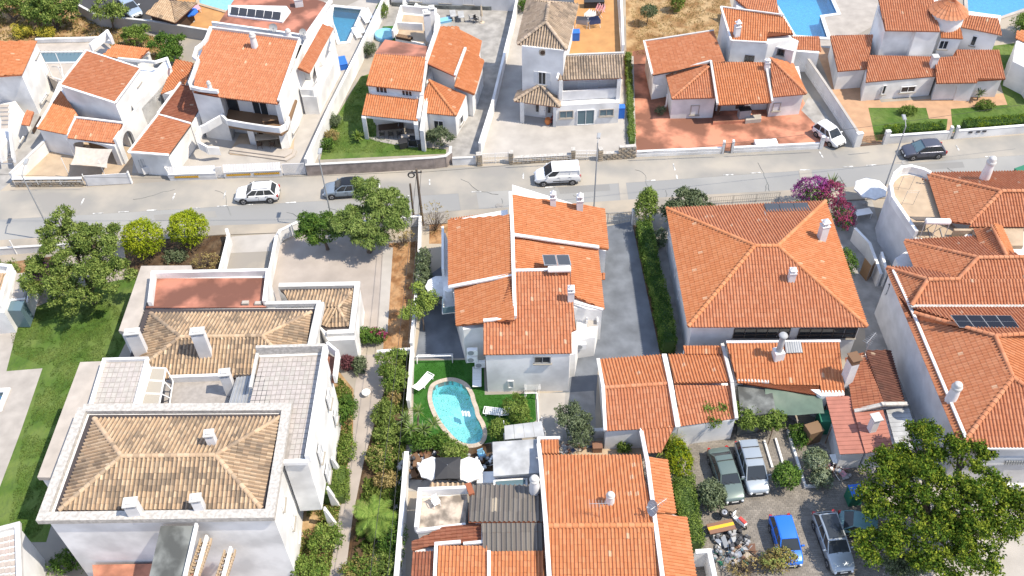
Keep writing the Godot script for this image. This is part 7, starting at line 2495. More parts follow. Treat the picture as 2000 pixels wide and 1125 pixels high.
# white neighbours at the left edge and lower corner, and the lower middle
func duplex() -> void:
	var n := site("villa", "white house corner with a tiled flat roof at the lower left corner", "house", V(-35.16,0,25.07))
	walls(n, [P(-36.8,25.89),P(-33.17,24.88),P(-31.33,29.61),P(-35.45,29.49)], 0, 4.6)
	coping(n, [V(-36.77,4.6,25.87),V(-33.17,4.6,24.86),V(-31.41,4.6,29.66)], 0.35, 0.3, "coping")
	floor_tiles(n, [P(-36.29,26.26),P(-33.23,25.39),P(-31.67,29.65),P(-35.06,29.55)], 9, 9, 4.66, Color(0.45, 0.38, 0.33), "roof_tile_slab")
	var p := site("pool_house", "white pool house with clay roof and pale blue glass corner at the left edge", "house", V(-43.38,0,0.62))
	walls(p, [P(-47.25,-1.99),P(-43,-1.32),P(-42.65,0.77),P(-42.28,3.6),P(-45.11,3.78)], 0, 2.6)
	tiled(p, [V(-45.36,2.7,3),V(-42.8,2.7,2.98),V(-43.01,3.2,-0.36),V(-46.57,3.2,-0.87)], STRAW, false)
	coping(p, [V(-42.62,2.6,3.36),V(-43.27,2.6,-1.33),V(-47.25,2.6,-1.99)], 0.3, 0.6, "white", "parapet")
	walls(p, [P(-42.39,1.87),P(-41.36,1.85),P(-41.78,-1.32),P(-43.01,-1.24)], 0, 2.3)
	var fr := M.new()
	fr.prism([P(-42.35,1.75),P(-41.4,1.73),P(-41.83,-1.2),P(-42.98,-1.18)], 2.28, 2.36)
	part(p, "flat_roof", fr, mats.floor_beige)
	var g := M.new()
	g.prism([P(-42.36,3.05),P(-41.23,3.1),P(-41.31,1.93),P(-42.46,2)], 0.1, 2.2)
	part(p, "glass_corner", g, mats.blue_glass)
	coping(p, [V(-42.4,2.2,3.24),V(-42.49,2.2,1.95),V(-41.25,2.2,1.76)], 0.12, 0.12, "white", "frame")
	window(p, V(-41.17,2.03,1.97),V(-41.4,1.74,0.8), 1)
	# duplex with the plain orange roofs
	var a := site("villa", "duplex house with broad plain orange clay roofs at the lower middle", "house", V(5.75,0,22.76))
	walls(a, [P(1.77,19.69),P(8.75,19.92),P(9.13,30.88),P(1.86,30.66)], 0, [3.0, 3.0, 2.8, 2.8])
	tiled(a, [V(8.85,3.1,19.73),V(1.56,3.1,19.49),V(1.89,4.3,25.76),V(8.89,4.3,25.94)], ORANGE)
	var r := tiled(a, [V(1.98,3.1,30.28),V(9.58,3.1,30.5),V(8.89,4.3,25.98),V(1.88,4.3,25.8)], ORANGE)
	ridge(r, V(1.89,4.32,25.77), V(8.89,4.32,25.95), ORANGE, 0.16)
	coping(a, [V(9.09,3,17.69),V(9.18,3.3,20.51),V(9,4.3,25.34),V(9.09,3.5,29.99)], 0.28, 0.25, "white2", "parapet")
	coping(a, [V(1.6,3.1,18.61),V(1.68,3.3,20.26),V(1.79,4.35,25.67),V(1.87,3.5,29.78)], 0.3, 0.25, "white2", "parapet")
	walls(a, [P(9.55,19.68),P(10.56,19.84),P(10.63,24.17),P(11.32,24.43),P(10.85,30.65),P(9.22,30.6)], 0, 2.5)
	tiled(a, [V(10.74,2.6,24.14),V(10.72,2.6,19.76),V(9.18,3.2,19.89),V(9.17,3.2,24.44)], ORANGE)
	tiled(a, [V(11.41,2.55,29.6),V(11.43,2.6,24.4),V(9.24,3.4,24.63),V(9.17,3.4,29.95)], ORANGE)
	tiled(a, [V(3.04,2.9,19.23),V(1.79,2.9,19.19),V(1.73,2.8,17.97),V(3.07,2.8,18.02)], ORANGE)
	walls(a, [P(1.72,19.21),P(2.97,19.25),P(2.95,18.19),P(1.76,18.15)], 0, 2.7)
	coping(a, [V(1.57,2.8,19.29),V(1.63,2.8,17.88),V(3.19,2.8,17.89)], 0.2, 0.2, "white", "parapet")
	chimney(a, V(6.2,3.9,23.93), 1.2, 0.6, 0.6, 0, "round")
	chimney(a, V(1.16,3.6,22.51), 1.5, 0.7, 0.7, 0, "round")
	dish("grey satellite dish on the parapet between the two orange roof levels", V(8.95,4.4,25.09), 0.55, V(-0.9, 0.5, 0.2))
	aerial("thin aerial on the parapet beside the satellite dish", V(9.23,4.4,25.02), 1.0, 0.6)
	aerial("slim tv aerial standing on the broad orange roof", V(5.33,4.2,25.09), 1.6, 0.0)
	# brown corrugated half
	tiled(a, [V(1.75,3.1,21.98),V(-3.35,3.1,21.81),V(-3.35,3.8,25.04),V(1.75,3.8,25.17)], SLATE, true, 0.33, 1.2)
	tiled(a, [V(-2.39,3.1,26.83),V(1.67,3.1,26.88),V(1.74,3.75,25.21),V(-2.5,3.75,25.12)], SLATE, true, 0.33, 1.2)
	walls(a, [P(-3.32,21.87),P(1.67,22.03),P(1.68,26.83),P(-2.53,26.81)], 0, 3.0)
	coping(a, [V(-3.46,3.1,21.72),V(-3.16,3.3,22.71)], 0.4, 0.25, "clay_edge", "verge_tiles")
	tiled(a, [V(-3.48,2.7,22.09),V(-6.27,2.7,22),V(-6.15,2.7,21.3),V(-3.38,2.7,21.44)], STRAW, true, 0.33)
	# small roof terrace with chair
	walls(a, [P(-6.76,22.23),P(-3.55,22.17),P(-3.66,24.8),P(-6.84,25.08)], 0, 2.6)
	var tf := M.new()
	tf.prism([P(-6.65,22.37),P(-3.55,22.22),P(-3.66,24.69),P(-6.75,24.9)], 2.55, 2.66)
	part(a, "terrace_floor", tf, mats.lime_bed)
	coping(a, [V(-6.92,2.6,25.02),V(-6.81,2.6,22.09),V(-3.48,2.6,22.03)], 0.22, 0.75, "white", "parapet")
	coping(a, [V(-6.92,2.6,25.02),V(-5.26,2.6,24.84),V(-3.59,2.6,24.66)], 0.22, 0.3, "white", "parapet")
	chair("white plastic chair on the small stained roof terrace", V(-5.66,2.67,23.02), 0.5)
	tiled(a, [V(-7.18,2.5,25.65),V(-7.16,2.4,26.24),V(-5.29,2.7,25.89),V(-2.39,3,26.07),V(-2.45,3.2,24.88),V(-5.04,2.8,24.81)], BROWN, true)
	coping(a, [V(-2.42,3.2,24.89),V(-2.39,3.1,26.2),V(-3.72,3,26.25)], 0.2, 0.2, "white")
	walls(a, [P(-6.96,25.46),P(-2.37,24.84),P(-2.21,30.31),P(-7.13,30.16)], 0, 2.3)
	tiled(a, [V(-7.2,2.4,29.32),V(-5.67,2.4,29.37),V(-5.56,2.9,26.59),V(-7.09,2.9,26.62)], BROWN)
	tiled(a, [V(-5.45,2.6,29.65),V(-2.08,2.6,29.75),V(-2.11,3.2,26.49),V(-5.37,3.2,26.39)], ORANGE)
	tiled(a, [V(-1.95,2.6,29.75),V(1.61,2.6,29.86),V(1.64,3.2,26.97),V(-1.91,3.2,26.9)], ORANGE)
	coping(a, [V(-5.58,2.6,29.47),V(-5.51,3.2,26.31),V(-3.88,3.2,26.21)], 0.22, 0.2, "white")
	coping(a, [V(-2.04,2.6,29.75),V(-2.01,3.2,26.93)], 0.22, 0.2, "white")
	# flat roofed shed beside it
	var s := site("shed", "flat pale grey shed roof between the pool and the broad orange roof", "shed", V(0.02,0,17.84))
	walls(s, [P(-1.59,17.94),P(1.55,17.78),P(1.53,20.32),P(-1.61,20.47)], 0, 2.4, "white2")
	var fr2 := M.new()
	fr2.prism([P(-1.74,17.83),P(1.63,17.67),P(1.59,20.55),P(-1.69,20.74)], 2.4, 2.55)
	part(s, "flat_roof", fr2, mats.pale_sheet)
	walls(s, [P(-1.7,20.59),P(0.72,20.54),P(0.69,21.3),P(-1.71,21.31)], 0, 1.9)
	var sk := M.new()
	sk.prism([P(-1.56,20.78),P(0.56,20.68),P(0.55,21.18),P(-1.56,21.2)], 1.88, 1.95)
	part(s, "skylight", sk, mats.blue_glass)
	var c := site("canopy", "translucent grey sheet canopy of four panels behind the flat shed", "canopy", V(0.48,0,15.07))
	for i in 4:
		var m := M.new()
		var p0: Vector3 = V(-0.84,2.2,17.43).lerp(V(2.11,2.2,17.21), i / 4.0)
		var p1: Vector3 = V(-0.84,2.2,17.43).lerp(V(2.11,2.2,17.21), (i + 0.97) / 4.0)
		var q1: Vector3 = V(-0.86,2.4,16.34).lerp(V(1.93,2.4,16.02), (i + 0.97) / 4.0)
		var q0: Vector3 = V(-0.86,2.4,16.34).lerp(V(1.93,2.4,16.02), i / 4.0)
		m.hexa([p0, p1, q1, q0, p0 + V(0, 0.04, 0), p1 + V(0, 0.04, 0), q1 + V(0, 0.04, 0), q0 + V(0, 0.04, 0)])
		part(c, "panel", m, mats.pale_sheet)
	for q in [V(-0.89,0,16.89),V(2.14,0,16.77),V(-0.91,0,15.73),V(1.96,0,15.5)]:
		var m := M.new()
		m.tube([q, q + V(0, 2.2, 0)], [0.04, 0.04], 5)
		part(c, "post", m, mats.white_metal)
	# white corner wall at the right foot of the duplex
	wall_run("garden_wall", "white corner wall with maroon floor inside, beside the clipped hedge", [P(11.81,26.69),P(12.73,26.65),P(12.81,28.77)], 2.0, 0.25, "white", "white")
	sheet("maroon_floor", [P(11.7,27.5),P(12.4,27.4),P(12.4,29.2),P(11.6,29.2)], 0.0, "terra_paving")

func aerial(label: String, at: Vector3, h: float, turn: float) -> Node3D:
	var o := thing("tv_aerial", label, "aerial", at, "", turn)
	var m := M.new()
	m.bar(Vector3.ZERO, V(0, h, 0), 0.025)
	part(o, "mast", m, mats.metal)
	var b := M.new()
	b.bar(V(-0.7, h, 0), V(0.7, h, 0), 0.02)
	part(o, "boom", b, mats.metal)
	for i in 7:
		var e := M.new()
		e.bar(V(-0.65 + i * 0.2, h, -0.35 + i * 0.03), V(-0.65 + i * 0.2, h, 0.35 - i * 0.03), 0.012)
		part(o, "element", e, mats.metal)
	return o

# the row of low cottages right of the driveway, with lean-tos and chimneys
func cottages() -> void:
	var a := site("cottage", "low white cottage with two gabled orange roofs parted by white party walls", "house", V(9.83,0,12.47))
	walls(a, [P(6.72,10.53),P(11.88,10.3),P(11.91,17.01),P(6.63,17.01)], 0, [2.6, 2.6, 2.5, 2.5])
	tiled(a, [V(11.72,2.65,10.23),V(6.64,2.65,10.51),V(6.7,3.6,13.95),V(11.56,3.6,13.74)], ORANGE)
	var r := tiled(a, [V(6.55,2.6,17.14),V(11.8,2.6,16.96),V(11.56,3.6,13.79),V(6.69,3.6,14)], TERRA)
	ridge(r, V(6.69,3.62,13.97), V(11.56,3.62,13.76), TERRA, 0.14)
	tiled(a, [V(9.42,2.2,18.89),V(10.5,2.2,18.88),V(11.69,2.6,16.91),V(9.2,2.6,16.96)], TERRA)
	coping(a, [V(9.2,2.5,17.03),V(9.34,2.25,18.92)], 0.2, 0.15, "white")
	tiled(a, [V(16.32,2.75,10.28),V(12.06,2.75,10.33),V(11.99,3.6,13.71),V(16.22,3.6,13.76)], ORANGE)
	tiled(a, [V(12.03,2.6,16.92),V(16.29,2.6,16.33),V(16.18,3.6,13.95),V(11.97,3.6,13.9)], TERRA)
	tiled(a, [V(13.37,2.9,10.29),V(16.32,2.9,10.4),V(16.21,3.2,9.87),V(13.26,3.2,9.76)], ORANGE)
	walls(a, [P(12.04,10.31),P(16.3,10.26),P(16.23,16.42),P(11.99,16.92)], 0, [2.6, 2.6, 2.5, 2.5])
	walls(a, [P(13.29,10.29),P(16.24,10.4),P(16.27,9.72),P(13.39,9.62)], 0, 2.8)
	coping(a, [V(6.56,2.7,10.5),V(6.61,3.65,13.99),V(6.54,2.65,17.22)], 0.25, 0.16, "white", "verge")
	coping(a, [V(11.74,2.75,10.32),V(11.66,3.7,13.82),V(11.87,2.7,17.17)], 0.36, 0.2, "white", "party_coping")
	coping(a, [V(16.29,3.2,9.82),V(16.4,2.9,10.4),V(16.25,3.7,13.94),V(16.26,2.7,16.59)], 0.25, 0.25, "coping", "party_coping")
	window(a, V(6.75,-3.03,11.91),V(6.72,-2.35,10.86), 1, "glass", "frame", false)
	coping(a, [V(5.85,0,15.87),V(9.55,0,15.71)], 0.3, 0.9, "white", "yard_wall")
	# second cottage
	var b := site("cottage", "cottage with one broad orange roof, tall flue chimney and brick topped chimney", "house", V(21.48,0,10.84))
	walls(b, [P(16.83,9.4),P(25.66,9.62),P(24.76,14.61),P(23.02,14.64),P(21.6,13.28),P(16.76,13.11)], 0, 2.7)
	tiled(b, [V(16.91,2.9,13.29),V(19.54,2.9,13.38),V(19.52,2.85,13.49),V(23.29,2.85,13.67),V(23.1,2.6,14.49),V(24.82,2.6,14.55),V(25.15,4,10.51),V(16.46,4,10.29)], ORANGE)
	coping(b, [V(16.43,4,10.24),V(25.21,4,10.46)], 0.2, 0.12, "white2")
	coping(b, [V(16.88,2.6,13.06),V(19.29,2.6,13.34)], 0.25, 0.4, "coping", "parapet")
	walls(b, [P(16.98,13.23),P(19.31,13.31),P(19.17,15.85),P(16.76,16.09)], 0, 2.3, "grey_cement")
	var fr := M.new()
	fr.prism([P(17.03,13.06),P(19.56,13.15),P(19.42,15.83),P(16.74,16.11)], 2.3, 2.42)
	part(b, "flat_roof", fr, mats.grey_cement)
	# flue
	var c := M.new()
	var cb := V(20.21,3.3,11.48)
	c.box(cb + V(0, 0.3, 0), V(0.75, 1.5, 0.75), Basis(Vector3.UP, 0.2))
	var cp := part(b, "chimney", c, mats.white2)
	var f := M.new()
	var f0: Vector3 = cb + V(0, 1.0, 0)
	f.tube([f0, f0 + V(0, 1.7, 0)], [0.24, 0.22], 12)
	f.lathe(f0 + V(0, 1.7, 0), [P(0.28, 0), P(0.36, 0.12), P(0.26, 0.26), P(0.02, 0.34)], 14)
	part(cp, "flue", f, mats.pale_sheet)
	var sh := M.new()
	for i in 7:
		sh.tube([V(20.95,3.8,11.31).lerp(V(22.05,3.8,11.3), i / 6.0), V(20.95,4.12,10.45).lerp(V(22.02,4.12,10.44), i / 6.0)], [0.11, 0.11], 6)
	part(b, "clear_sheet", sh, mats.pale_sheet)
	var bc := M.new()
	var bb := V(25.23,2.8,13.26)
	bc.box(bb + V(0, 0.8, 0), V(0.65, 2.8, 0.7), Basis(Vector3.UP, 0.25))
	var bp := part(b, "chimney", bc, mats.white2)
	var bt := M.new()
	bt.box(bb + V(0, 2.45, 0), V(0.62, 0.5, 0.72), Basis(Vector3.UP, 0.25))
	bt.box(bb + V(0, 2.75, 0), V(0.8, 0.08, 0.9), Basis(Vector3.UP, 0.25))
	part(bp, "chimney_top", bt, mats.rust)
	aerial("large spidery tv aerial behind the brick topped chimney", V(26.57,4.5,12.1), 1.8, 0.8)
	# dark roof and lean-tos against the big wall
	var d := site("outbuilding", "outbuilding with brown clay roof, red sheet lean to and slanting chimney", "outbuilding", V(27.29,0,12.07))
	walls(d, [P(26.27,10.52),P(29.34,10.32),P(28.96,15.56),P(25.43,15.9)], 0, 2.4, "white2")
	tiled(d, [V(25.8,2.65,11.06),V(25.1,2.65,16.07),V(27.17,3.4,15.99),V(27.16,3.4,10.95)], RED)
	tiled(d, [V(28.96,2.7,15.72),V(29.4,2.7,10.4),V(27.16,3.4,10.95),V(27.17,3.4,15.99)], SHADED_BROWN)  # right slope: shadow of the big villa wall painted into the palette
	coping(d, [V(25.11,2.6,16.08),V(27.07,3.4,16.08),V(29.12,2.8,15.71)], 0.3, 0.15, "old_coping")
	for i in 14:
		var m := M.new()
		var p0: Vector3 = V(23.38,2.5,14.57).lerp(V(23.26,2.2,19.53), i / 14.0)
		var p1: Vector3 = V(23.38,2.5,14.57).lerp(V(23.26,2.2,19.53), (i + 0.97) / 14.0)
		var q0: Vector3 = V(25.28,2.55,14.63).lerp(V(25.09,2.25,19.53), i / 14.0)
		var q1: Vector3 = V(25.28,2.55,14.63).lerp(V(25.09,2.25,19.53), (i + 0.97) / 14.0)
		m.hexa([p1, q1, q0, p0, p1 + V(0, 0.06, 0), q1 + V(0, 0.06, 0), q0 + V(0, 0.04, 0), p0 + V(0, 0.04, 0)])
		part(d, "roof_sheet", m, mats.sheet_roof)
	for i in 10:
		var m := M.new()
		var p0: Vector3 = V(25.07,2.65,16.21).lerp(V(25.05,2.35,19.6), i / 10.0)
		var p1: Vector3 = V(25.07,2.65,16.21).lerp(V(25.05,2.35,19.6), (i + 0.97) / 10.0)
		var q0: Vector3 = V(27.27,2.6,15.97).lerp(V(27.18,2.3,19.29), i / 10.0)
		var q1: Vector3 = V(27.27,2.6,15.97).lerp(V(27.18,2.3,19.29), (i + 0.97) / 10.0)
		m.hexa([p1, q1, q0, p0, p1 + V(0, 0.06, 0), q1 + V(0, 0.06, 0), q0 + V(0, 0.04, 0), p0 + V(0, 0.04, 0)])
		part(d, "roof_sheet", m, mats.sheet_roof)
	for i in 9:
		var m := M.new()
		var p0: Vector3 = V(27.55,2.5,15.9).lerp(V(27.45,2.2,19.32), i / 9.0)
		var p1: Vector3 = V(27.55,2.5,15.9).lerp(V(27.45,2.2,19.32), (i + 0.97) / 9.0)
		var q0: Vector3 = V(29.27,2.5,15.87).lerp(V(29.24,2.2,19.29), i / 9.0)
		var q1: Vector3 = V(29.27,2.5,15.87).lerp(V(29.24,2.2,19.29), (i + 0.97) / 9.0)
		m.hexa([p1, q1, q0, p0, p1 + V(0, 0.06, 0), q1 + V(0, 0.06, 0), q0 + V(0, 0.04, 0), p0 + V(0, 0.04, 0)])
		part(d, "roof_sheet", m, mats.pale_sheet)
	walls(d, [P(23.7,15.08),P(25.46,15.14),P(25.18,19.24),P(23.49,19.36)], 0, 2.1, "white2")
	walls(d, [P(25.41,15.89),P(29.25,15.84),P(29.08,19.2),P(25.3,19.33)], 0, 2.1, "white2")
	var lc := M.new()
	var lb := V(25.96,2.3,17.69)
	lc.box(lb + V(0, 0.75, 0), V(0.5, 2.0, 0.5), Basis(Vector3.UP, 0.2))
	var lp := part(d, "chimney", lc, mats.white2)
	var lt := M.new()
	lt.box(lb + V(0, 1.8, 0), V(0.72, 0.1, 0.72), Basis(Vector3.UP, 0.2))
	part(lp, "chimney_cap", lt, mats.coping)
	# green tarpaulin
	var t := site("tarpaulin", "green tarpaulin stretched over the yard between cottage roof and red sheet roof", "tarpaulin", V(21.79,0,13.14))
	var rows := []
	var q := [V(19,2.6,13.62),V(23.2,2.6,13.77),V(23.04,2.2,15.9),V(18.81,2,15.8)]
	for i in 9:
		var rr := []
		for j in 9:
			var u := j / 8.0
			var w := i / 8.0
			var p: Vector3 = q[3].lerp(q[2], u).lerp(q[0].lerp(q[1], u), w)
			rr.append(p + V(0, -0.15 * sin(PI * u) * sin(PI * w) + 0.07 * sin(u * 9 + w * 5), 0))
		rows.append(rr)
	var tm := M.new()
	tm.grid(rows)
	part(t, "cloth", tm, mats.green_tarp)
	for p in [V(19.26,0,14.52),V(23.62,0,14.67),V(18.99,0,17.01),V(23.31,0,17.06)]:
		var m := M.new()
		m.tube([p, p + V(0, 2.1, 0)], [0.04, 0.04], 5)
		part(t, "post", m, mats.rust)
	bin_box("shed", "small green sheet box shed under the edge of the red roof", "shed", V(23.63,0,15.77), V(1.6, 1.7, 1.0), "green")

func far_side() -> void:
	# pools of the upper edge
	pool("swimming_pool", "pale turquoise swimming pool at the top edge left of the flat roof", 0, "pool_pale", "sand_floor")
	pool("swimming_pool", "deep blue rectangular swimming pool beside the tall slanting party wall", 1, "pool_deep", "white")
	pool("swimming_pool", "bright blue L shaped swimming pool behind the low terracotta villa", 2, "pool_blue", "white")
	pool("swimming_pool", "bright blue pool at the top right corner behind the turret", 3, "pool_blue", "cream")
	pool("swimming_pool", "bright blue pool corner in pale paving at the left edge", 4, "pool_blue", "white")
	# tiled hut with its roof ridge and grey car park wall
	var h := site("hut", "open hut with a straw coloured clay roof at the edge of the car park", "hut", V(-40.29,0,-47.85))
	tiled(h, [V(-38.17,2.3,-41.7),V(-36.51,2.3,-46.06),V(-39.06,3.3,-44.81)], STRAW)
	tiled(h, [V(-42.07,2.3,-43.82),V(-38.17,2.3,-41.7),V(-39.06,3.3,-44.81),V(-40.26,3.3,-45.8)], STRAW)
	walls(h, [P(-41.68,-44.08),P(-38.63,-42.56),P(-37.3,-45.92),P(-40.22,-47.49)], 0, 2.2, "dark_wood")
	wall_run("garden_wall", "grey garden wall with pale cap along the dry slope below the car park", [P(-51.55,-47.86),P(-48.3,-45.14),P(-41.8,-43.66),P(-34.5,-41.29)], 1.5, 0.25, "pale_concrete", "coping")
	# the plain white building across the top
	var w := site("villa", "long plain white building along the top edge with dark plinth", "house", V(-5.29,0,-48.96))
	walls(w, [P(-13.74,-48.21),P(-7.25,-47.15),P(1.44,-45.97),P(1.62,-53.56),P(-14.47,-54.46)], 0, 5.0, "white2")
	for q in [[V(-11.46,0.68,-47.87),V(-9.99,1.71,-47.66)], [V(-7.83,0.66,-47.34),V(-6.39,1.76,-47.13)], [V(-4.91,0.62,-46.91),V(-3.61,1.77,-46.72)]]:
		window(w, q[0], q[1], 2, "shutter", "frame", true)
	coping(w, [V(-13.72,0,-47.97),V(-7.25,0,-46.91),V(-1.53,0,-46.37)], 0.12, 0.5, "grey_cement", "plinth")
	var e := site("villa", "white building behind the ochre roof terrace at the top edge", "house", V(11.63,0,-48.04))
	walls(e, [P(8.25,-41.75),P(13.47,-41.46),P(14.18,-48.55),P(8.72,-48.86)], 0, 6.5, "white2")
	# rooftop clutter: laundry, chairs, tub
	for q in [[V(9.33,4.92,-35.27), "white laundry airer in the middle of the ochre roof terrace", "white_cloth"], [V(9.68,4.92,-34), "laundry airer hung with dark clothes on the ochre roof terrace", "navy"], [V(10.55,4.92,-36.47), "laundry airer hung with pink cloth near the back of the ochre terrace", "pink"], [V(8.35,4.92,-34.07), "laundry airer with grey sheets along the tower side of the ochre terrace", "grey"]]:
		var o := thing("clothes_airer", q[1], "clothes airer", q[0], "laundry airers on the ochre roof terrace", rng.randf_range(0, 3))
		var m := M.new()
		for x in [-0.6, 0.6]:
			m.bar(V(x, 0, -0.4), V(x, 1.0, 0.3), 0.02)
			m.bar(V(x, 0, 0.4), V(x, 1.0, -0.3), 0.02)
		part(o, "frame", m, mats.white_metal)
		for i in 4:
			var c := M.new()
			var z := -0.4 + i * 0.26
			c.quad(V(-0.6, 0.45 + 0.1 * (i % 2), z), V(0.6, 0.5, z + 0.04), V(0.6, 1.02, z), V(-0.6, 1.02, z))
			part(o, "cloth", c, mats[q[2]])
	bin_box("water_butt", "blue plastic tub on the ochre roof terrace by the tower", "tub", V(7.53,4.92,-31.68), V(0.8, 0.9, 0.8), "blue")
	bin_box("sofa", "black box sofa at the back of the ochre roof terrace", "sofa", V(10.01,4.92,-38.22), V(2.2, 0.7, 0.8), "black")
	bin_box("waste_bin", "blue plastic barrel beside the white glazed facade", "bin", V(11.93,0,-24.36), V(0.7, 1.3, 0.7), "blue")
	# terrace behind the lawn villa
	var i := 0
	for q in [[715, 42], [722, 34], [706, 62], [698, 72]]:
		i += 1
		pass
	for q in [[V(-16.51,0,-44.61), 0.4, "white sun lounger beside the deep blue pool, farthest from the road"], [V(-16.27,0,-45.52), 0.4, "white sun lounger beside the deep blue pool, next to the farthest one"], [V(-16.92,0,-42.37), 0.4, "white sun lounger beside the deep blue pool, next to the nearest one"], [V(-17.26,0,-41.38), 0.4, "white sun lounger beside the deep blue pool, nearest the road"], [V(-9.61,0,-47.04), 1.4, "white sun lounger on the paving in front of the plain white building"]]:
		lounger(q[2], q[0], q[1], 0.3, "white sun loungers beside the deep blue pool" if q[0].x < -11 else "")
	chair("white chair left of the lounger before the plain white building", V(-12,0,-47.4), 0.3)
	for q in [[V(-6.14,0,-44.75), "left grey frame table on the back terrace of the lawn villa"], [V(-5.16,0,-44.47), "right grey frame table on the back terrace of the lawn villa"]]:
		table(q[1], q[0], 0.1, V(0.7, 0.7, 1.5), "pale_sheet", "dark_metal")
	chair("dark garden chair near the folded parasol on the back terrace", V(-3.37,0,-43.69), 0.8, "black")
	chair("grey garden chair left of the dark one on the back terrace", V(-3.92,0,-43.94), 2.0, "grey")
	var fp := thing("parasol", "folded beige parasol standing on the back terrace", "parasol", V(-2.7,0,-43.65))
	var fm := M.new()
	fm.lathe(Vector3.ZERO, [P(0.3, 0), P(0.3, 0.1), P(0.03, 0.12), P(0.03, 0.8), P(0.17, 0.9), P(0.12, 1.8), P(0.02, 2.4)], 10)
	part(fp, "folded_canopy", fm, mats.beige)
	bin_box("mattress", "blue inflatable mattress lying beside the white roof terrace wall", "mattress", V(-7.17,0,-44.11), V(1.6, 0.25, 0.8), "sky", 0.3)
	var pp := thing("paddling_pool", "round blue paddling pool on the green mat beside the party wall", "paddling pool", V(-14.05,0,-41.11))
	var pm := M.new()
	pm.lathe(Vector3.ZERO, [P(1.15, 0), P(1.2, 0.25), P(1.15, 0.5), P(1.02, 0.5), P(1.0, 0.38)], 22)
	part(pp, "tub", pm, mats.sky)
	var pw := M.new()
	pw.lathe(V(0, 0.36, 0), [P(1.02, 0), P(1.02, 0.03)], 22)
	part(pp, "water", pw, mats.pool_pale)
	sheet("green_mat", [P(-14.5,-43.4),P(-12.6,-43.5),P(-12.8,-39.7),P(-14.4,-40.3)], 0.0, "synthetic_turf")
	var tp := bin_box("spa_tub", "tub under a shiny blue tarpaulin beside the narrow clay roofed wing", "tub", V(-18.73,0,-35.2), V(1.6, 0.7, 1.7), "blue", 0.3)
	tp.set_meta("label", "tub under a shiny blue tarpaulin beside the narrow clay roofed wing")
	# balcony and porch furniture
	table("long wooden dining table on the ground floor terrace of the balcony villa", V(-24.55,0.35,-21.23), 0.1, V(2.4, 0.75, 1.0), "beige", "dark_wood")
	for q in [[-0.9, 0.9, "left chair behind the long terrace table"], [0.1, 0.9, "middle chair behind the long terrace table"], [1.0, 0.9, "right chair behind the long terrace table"], [-0.7, -0.9, "left chair in front of the long terrace table"], [0.6, -0.9, "right chair in front of the long terrace table"]]:
		chair(q[2], V(-24.55,0.35,-21.23) + V(q[0], 0, -q[1]), 0.0 if q[1] > 0 else PI, "dark_wood", "chairs at the long terrace table")
	table("brown wooden bench table on the first floor balcony", V(-23.74,2.92,-21.05), 0.2, V(1.6, 0.5, 0.6), "wood", "wood")
	table("dark dining table under the lawn villa porch", V(-12.05,0.05,-22.77), 0.1, V(2.6, 0.75, 1.0), "dark_wood", "dark_metal")
	for q in [[-0.9, "left chair at the dark porch table"], [0.0, "middle chair at the dark porch table"], [0.9, "right chair at the dark porch table"]]:
		chair(q[1], V(-12.05,0.05,-22.77) + V(q[0], 0, 0.9), PI, "black", "chairs at the dark porch table")
	chair("pale cushioned chair at the right end of the porch table", V(-11,0.05,-22.89), 1.5, "grey")
	bin_box("wicker_chair", "round black wicker armchair, left of the three in front of the porch", "armchair", V(-10.69,0,-20.29), V(0.8, 0.75, 0.75), "black", 0.3)
	bin_box("wicker_chair", "round black wicker armchair, middle of the three in front of the porch", "armchair", V(-9.66,0,-20.67), V(0.8, 0.75, 0.75), "black", -0.2)
	bin_box("wicker_chair", "round black wicker armchair, right of the three in front of the porch", "armchair", V(-8.8,0,-20.13), V(0.8, 0.75, 0.75), "black", 0.1)
	bin_box("planter", "pale stone planter box beside the black wicker armchairs", "planter", V(-9.96,0,-21.36), V(1.9, 0.6, 0.5), "cream", 0.1)
	bin_box("gas_barbecue", "grey covered barbecue on the terracotta porch", "barbecue", V(24.63,0.3,-23.36), V(1.2, 1.0, 0.7), "grey", 0.1, "black")
	var pk := thing("flower_pot", "orange clay pot at the porch post of the straw roofed house", "pot", V(4.23,0,-23.48))
	var km := M.new()
	km.lathe(Vector3.ZERO, [P(0.2, 0), P(0.36, 0.35), P(0.26, 0.6), P(0.3, 0.66)], 12)
	part(pk, "pot", km, mats.orange)
	var bk := thing("bicycle", "bicycle leaning at the porch of the straw roofed house", "bicycle", V(4.67,0,-23.63), "", 1.3)
	for x in [-0.5, 0.5]:
		var m := M.new()
		ring(m, V(x, 0.34, 0), 0.33, 0.025)
		part(bk, "wheel", m, mats.tyre)
	var fr := M.new()
	for q in [[V(-0.5, 0.34, 0), V(-0.1, 0.36, 0)], [V(-0.1, 0.36, 0), V(0.4, 0.75, 0)], [V(-0.2, 0.8, 0), V(0.4, 0.78, 0)], [V(-0.1, 0.36, 0), V(-0.22, 0.9, 0)], [V(0.5, 0.34, 0), V(0.38, 0.98, 0)], [V(-0.5, 0.34, 0), V(-0.2, 0.8, 0)]]:
		fr.bar(q[0], q[1], 0.02)
	part(bk, "frame", fr, mats.red)
	var hb := M.new()
	hb.bar(V(0.38, 1.0, -0.28), V(0.38, 1.0, 0.28), 0.02)
	part(bk, "handlebar", hb, mats.dark_metal)
	var sdl := M.new()
	sdl.bevel_box(V(-0.22, 0.93, 0), V(0.26, 0.06, 0.15), 0.02)
	part(bk, "saddle", sdl, mats.black)
	# beach things by the pale pool
	parasol("blue parasol on the ochre pool terrace", V(-37.59,0,-45.72), 1.0, 1.6, 8, "blue")
	table("low table with red and white towels on the ochre pool terrace", V(-37.91,0,-47.84), 0.5, V(1.8, 0.5, 1.2), "pink", "white_metal")
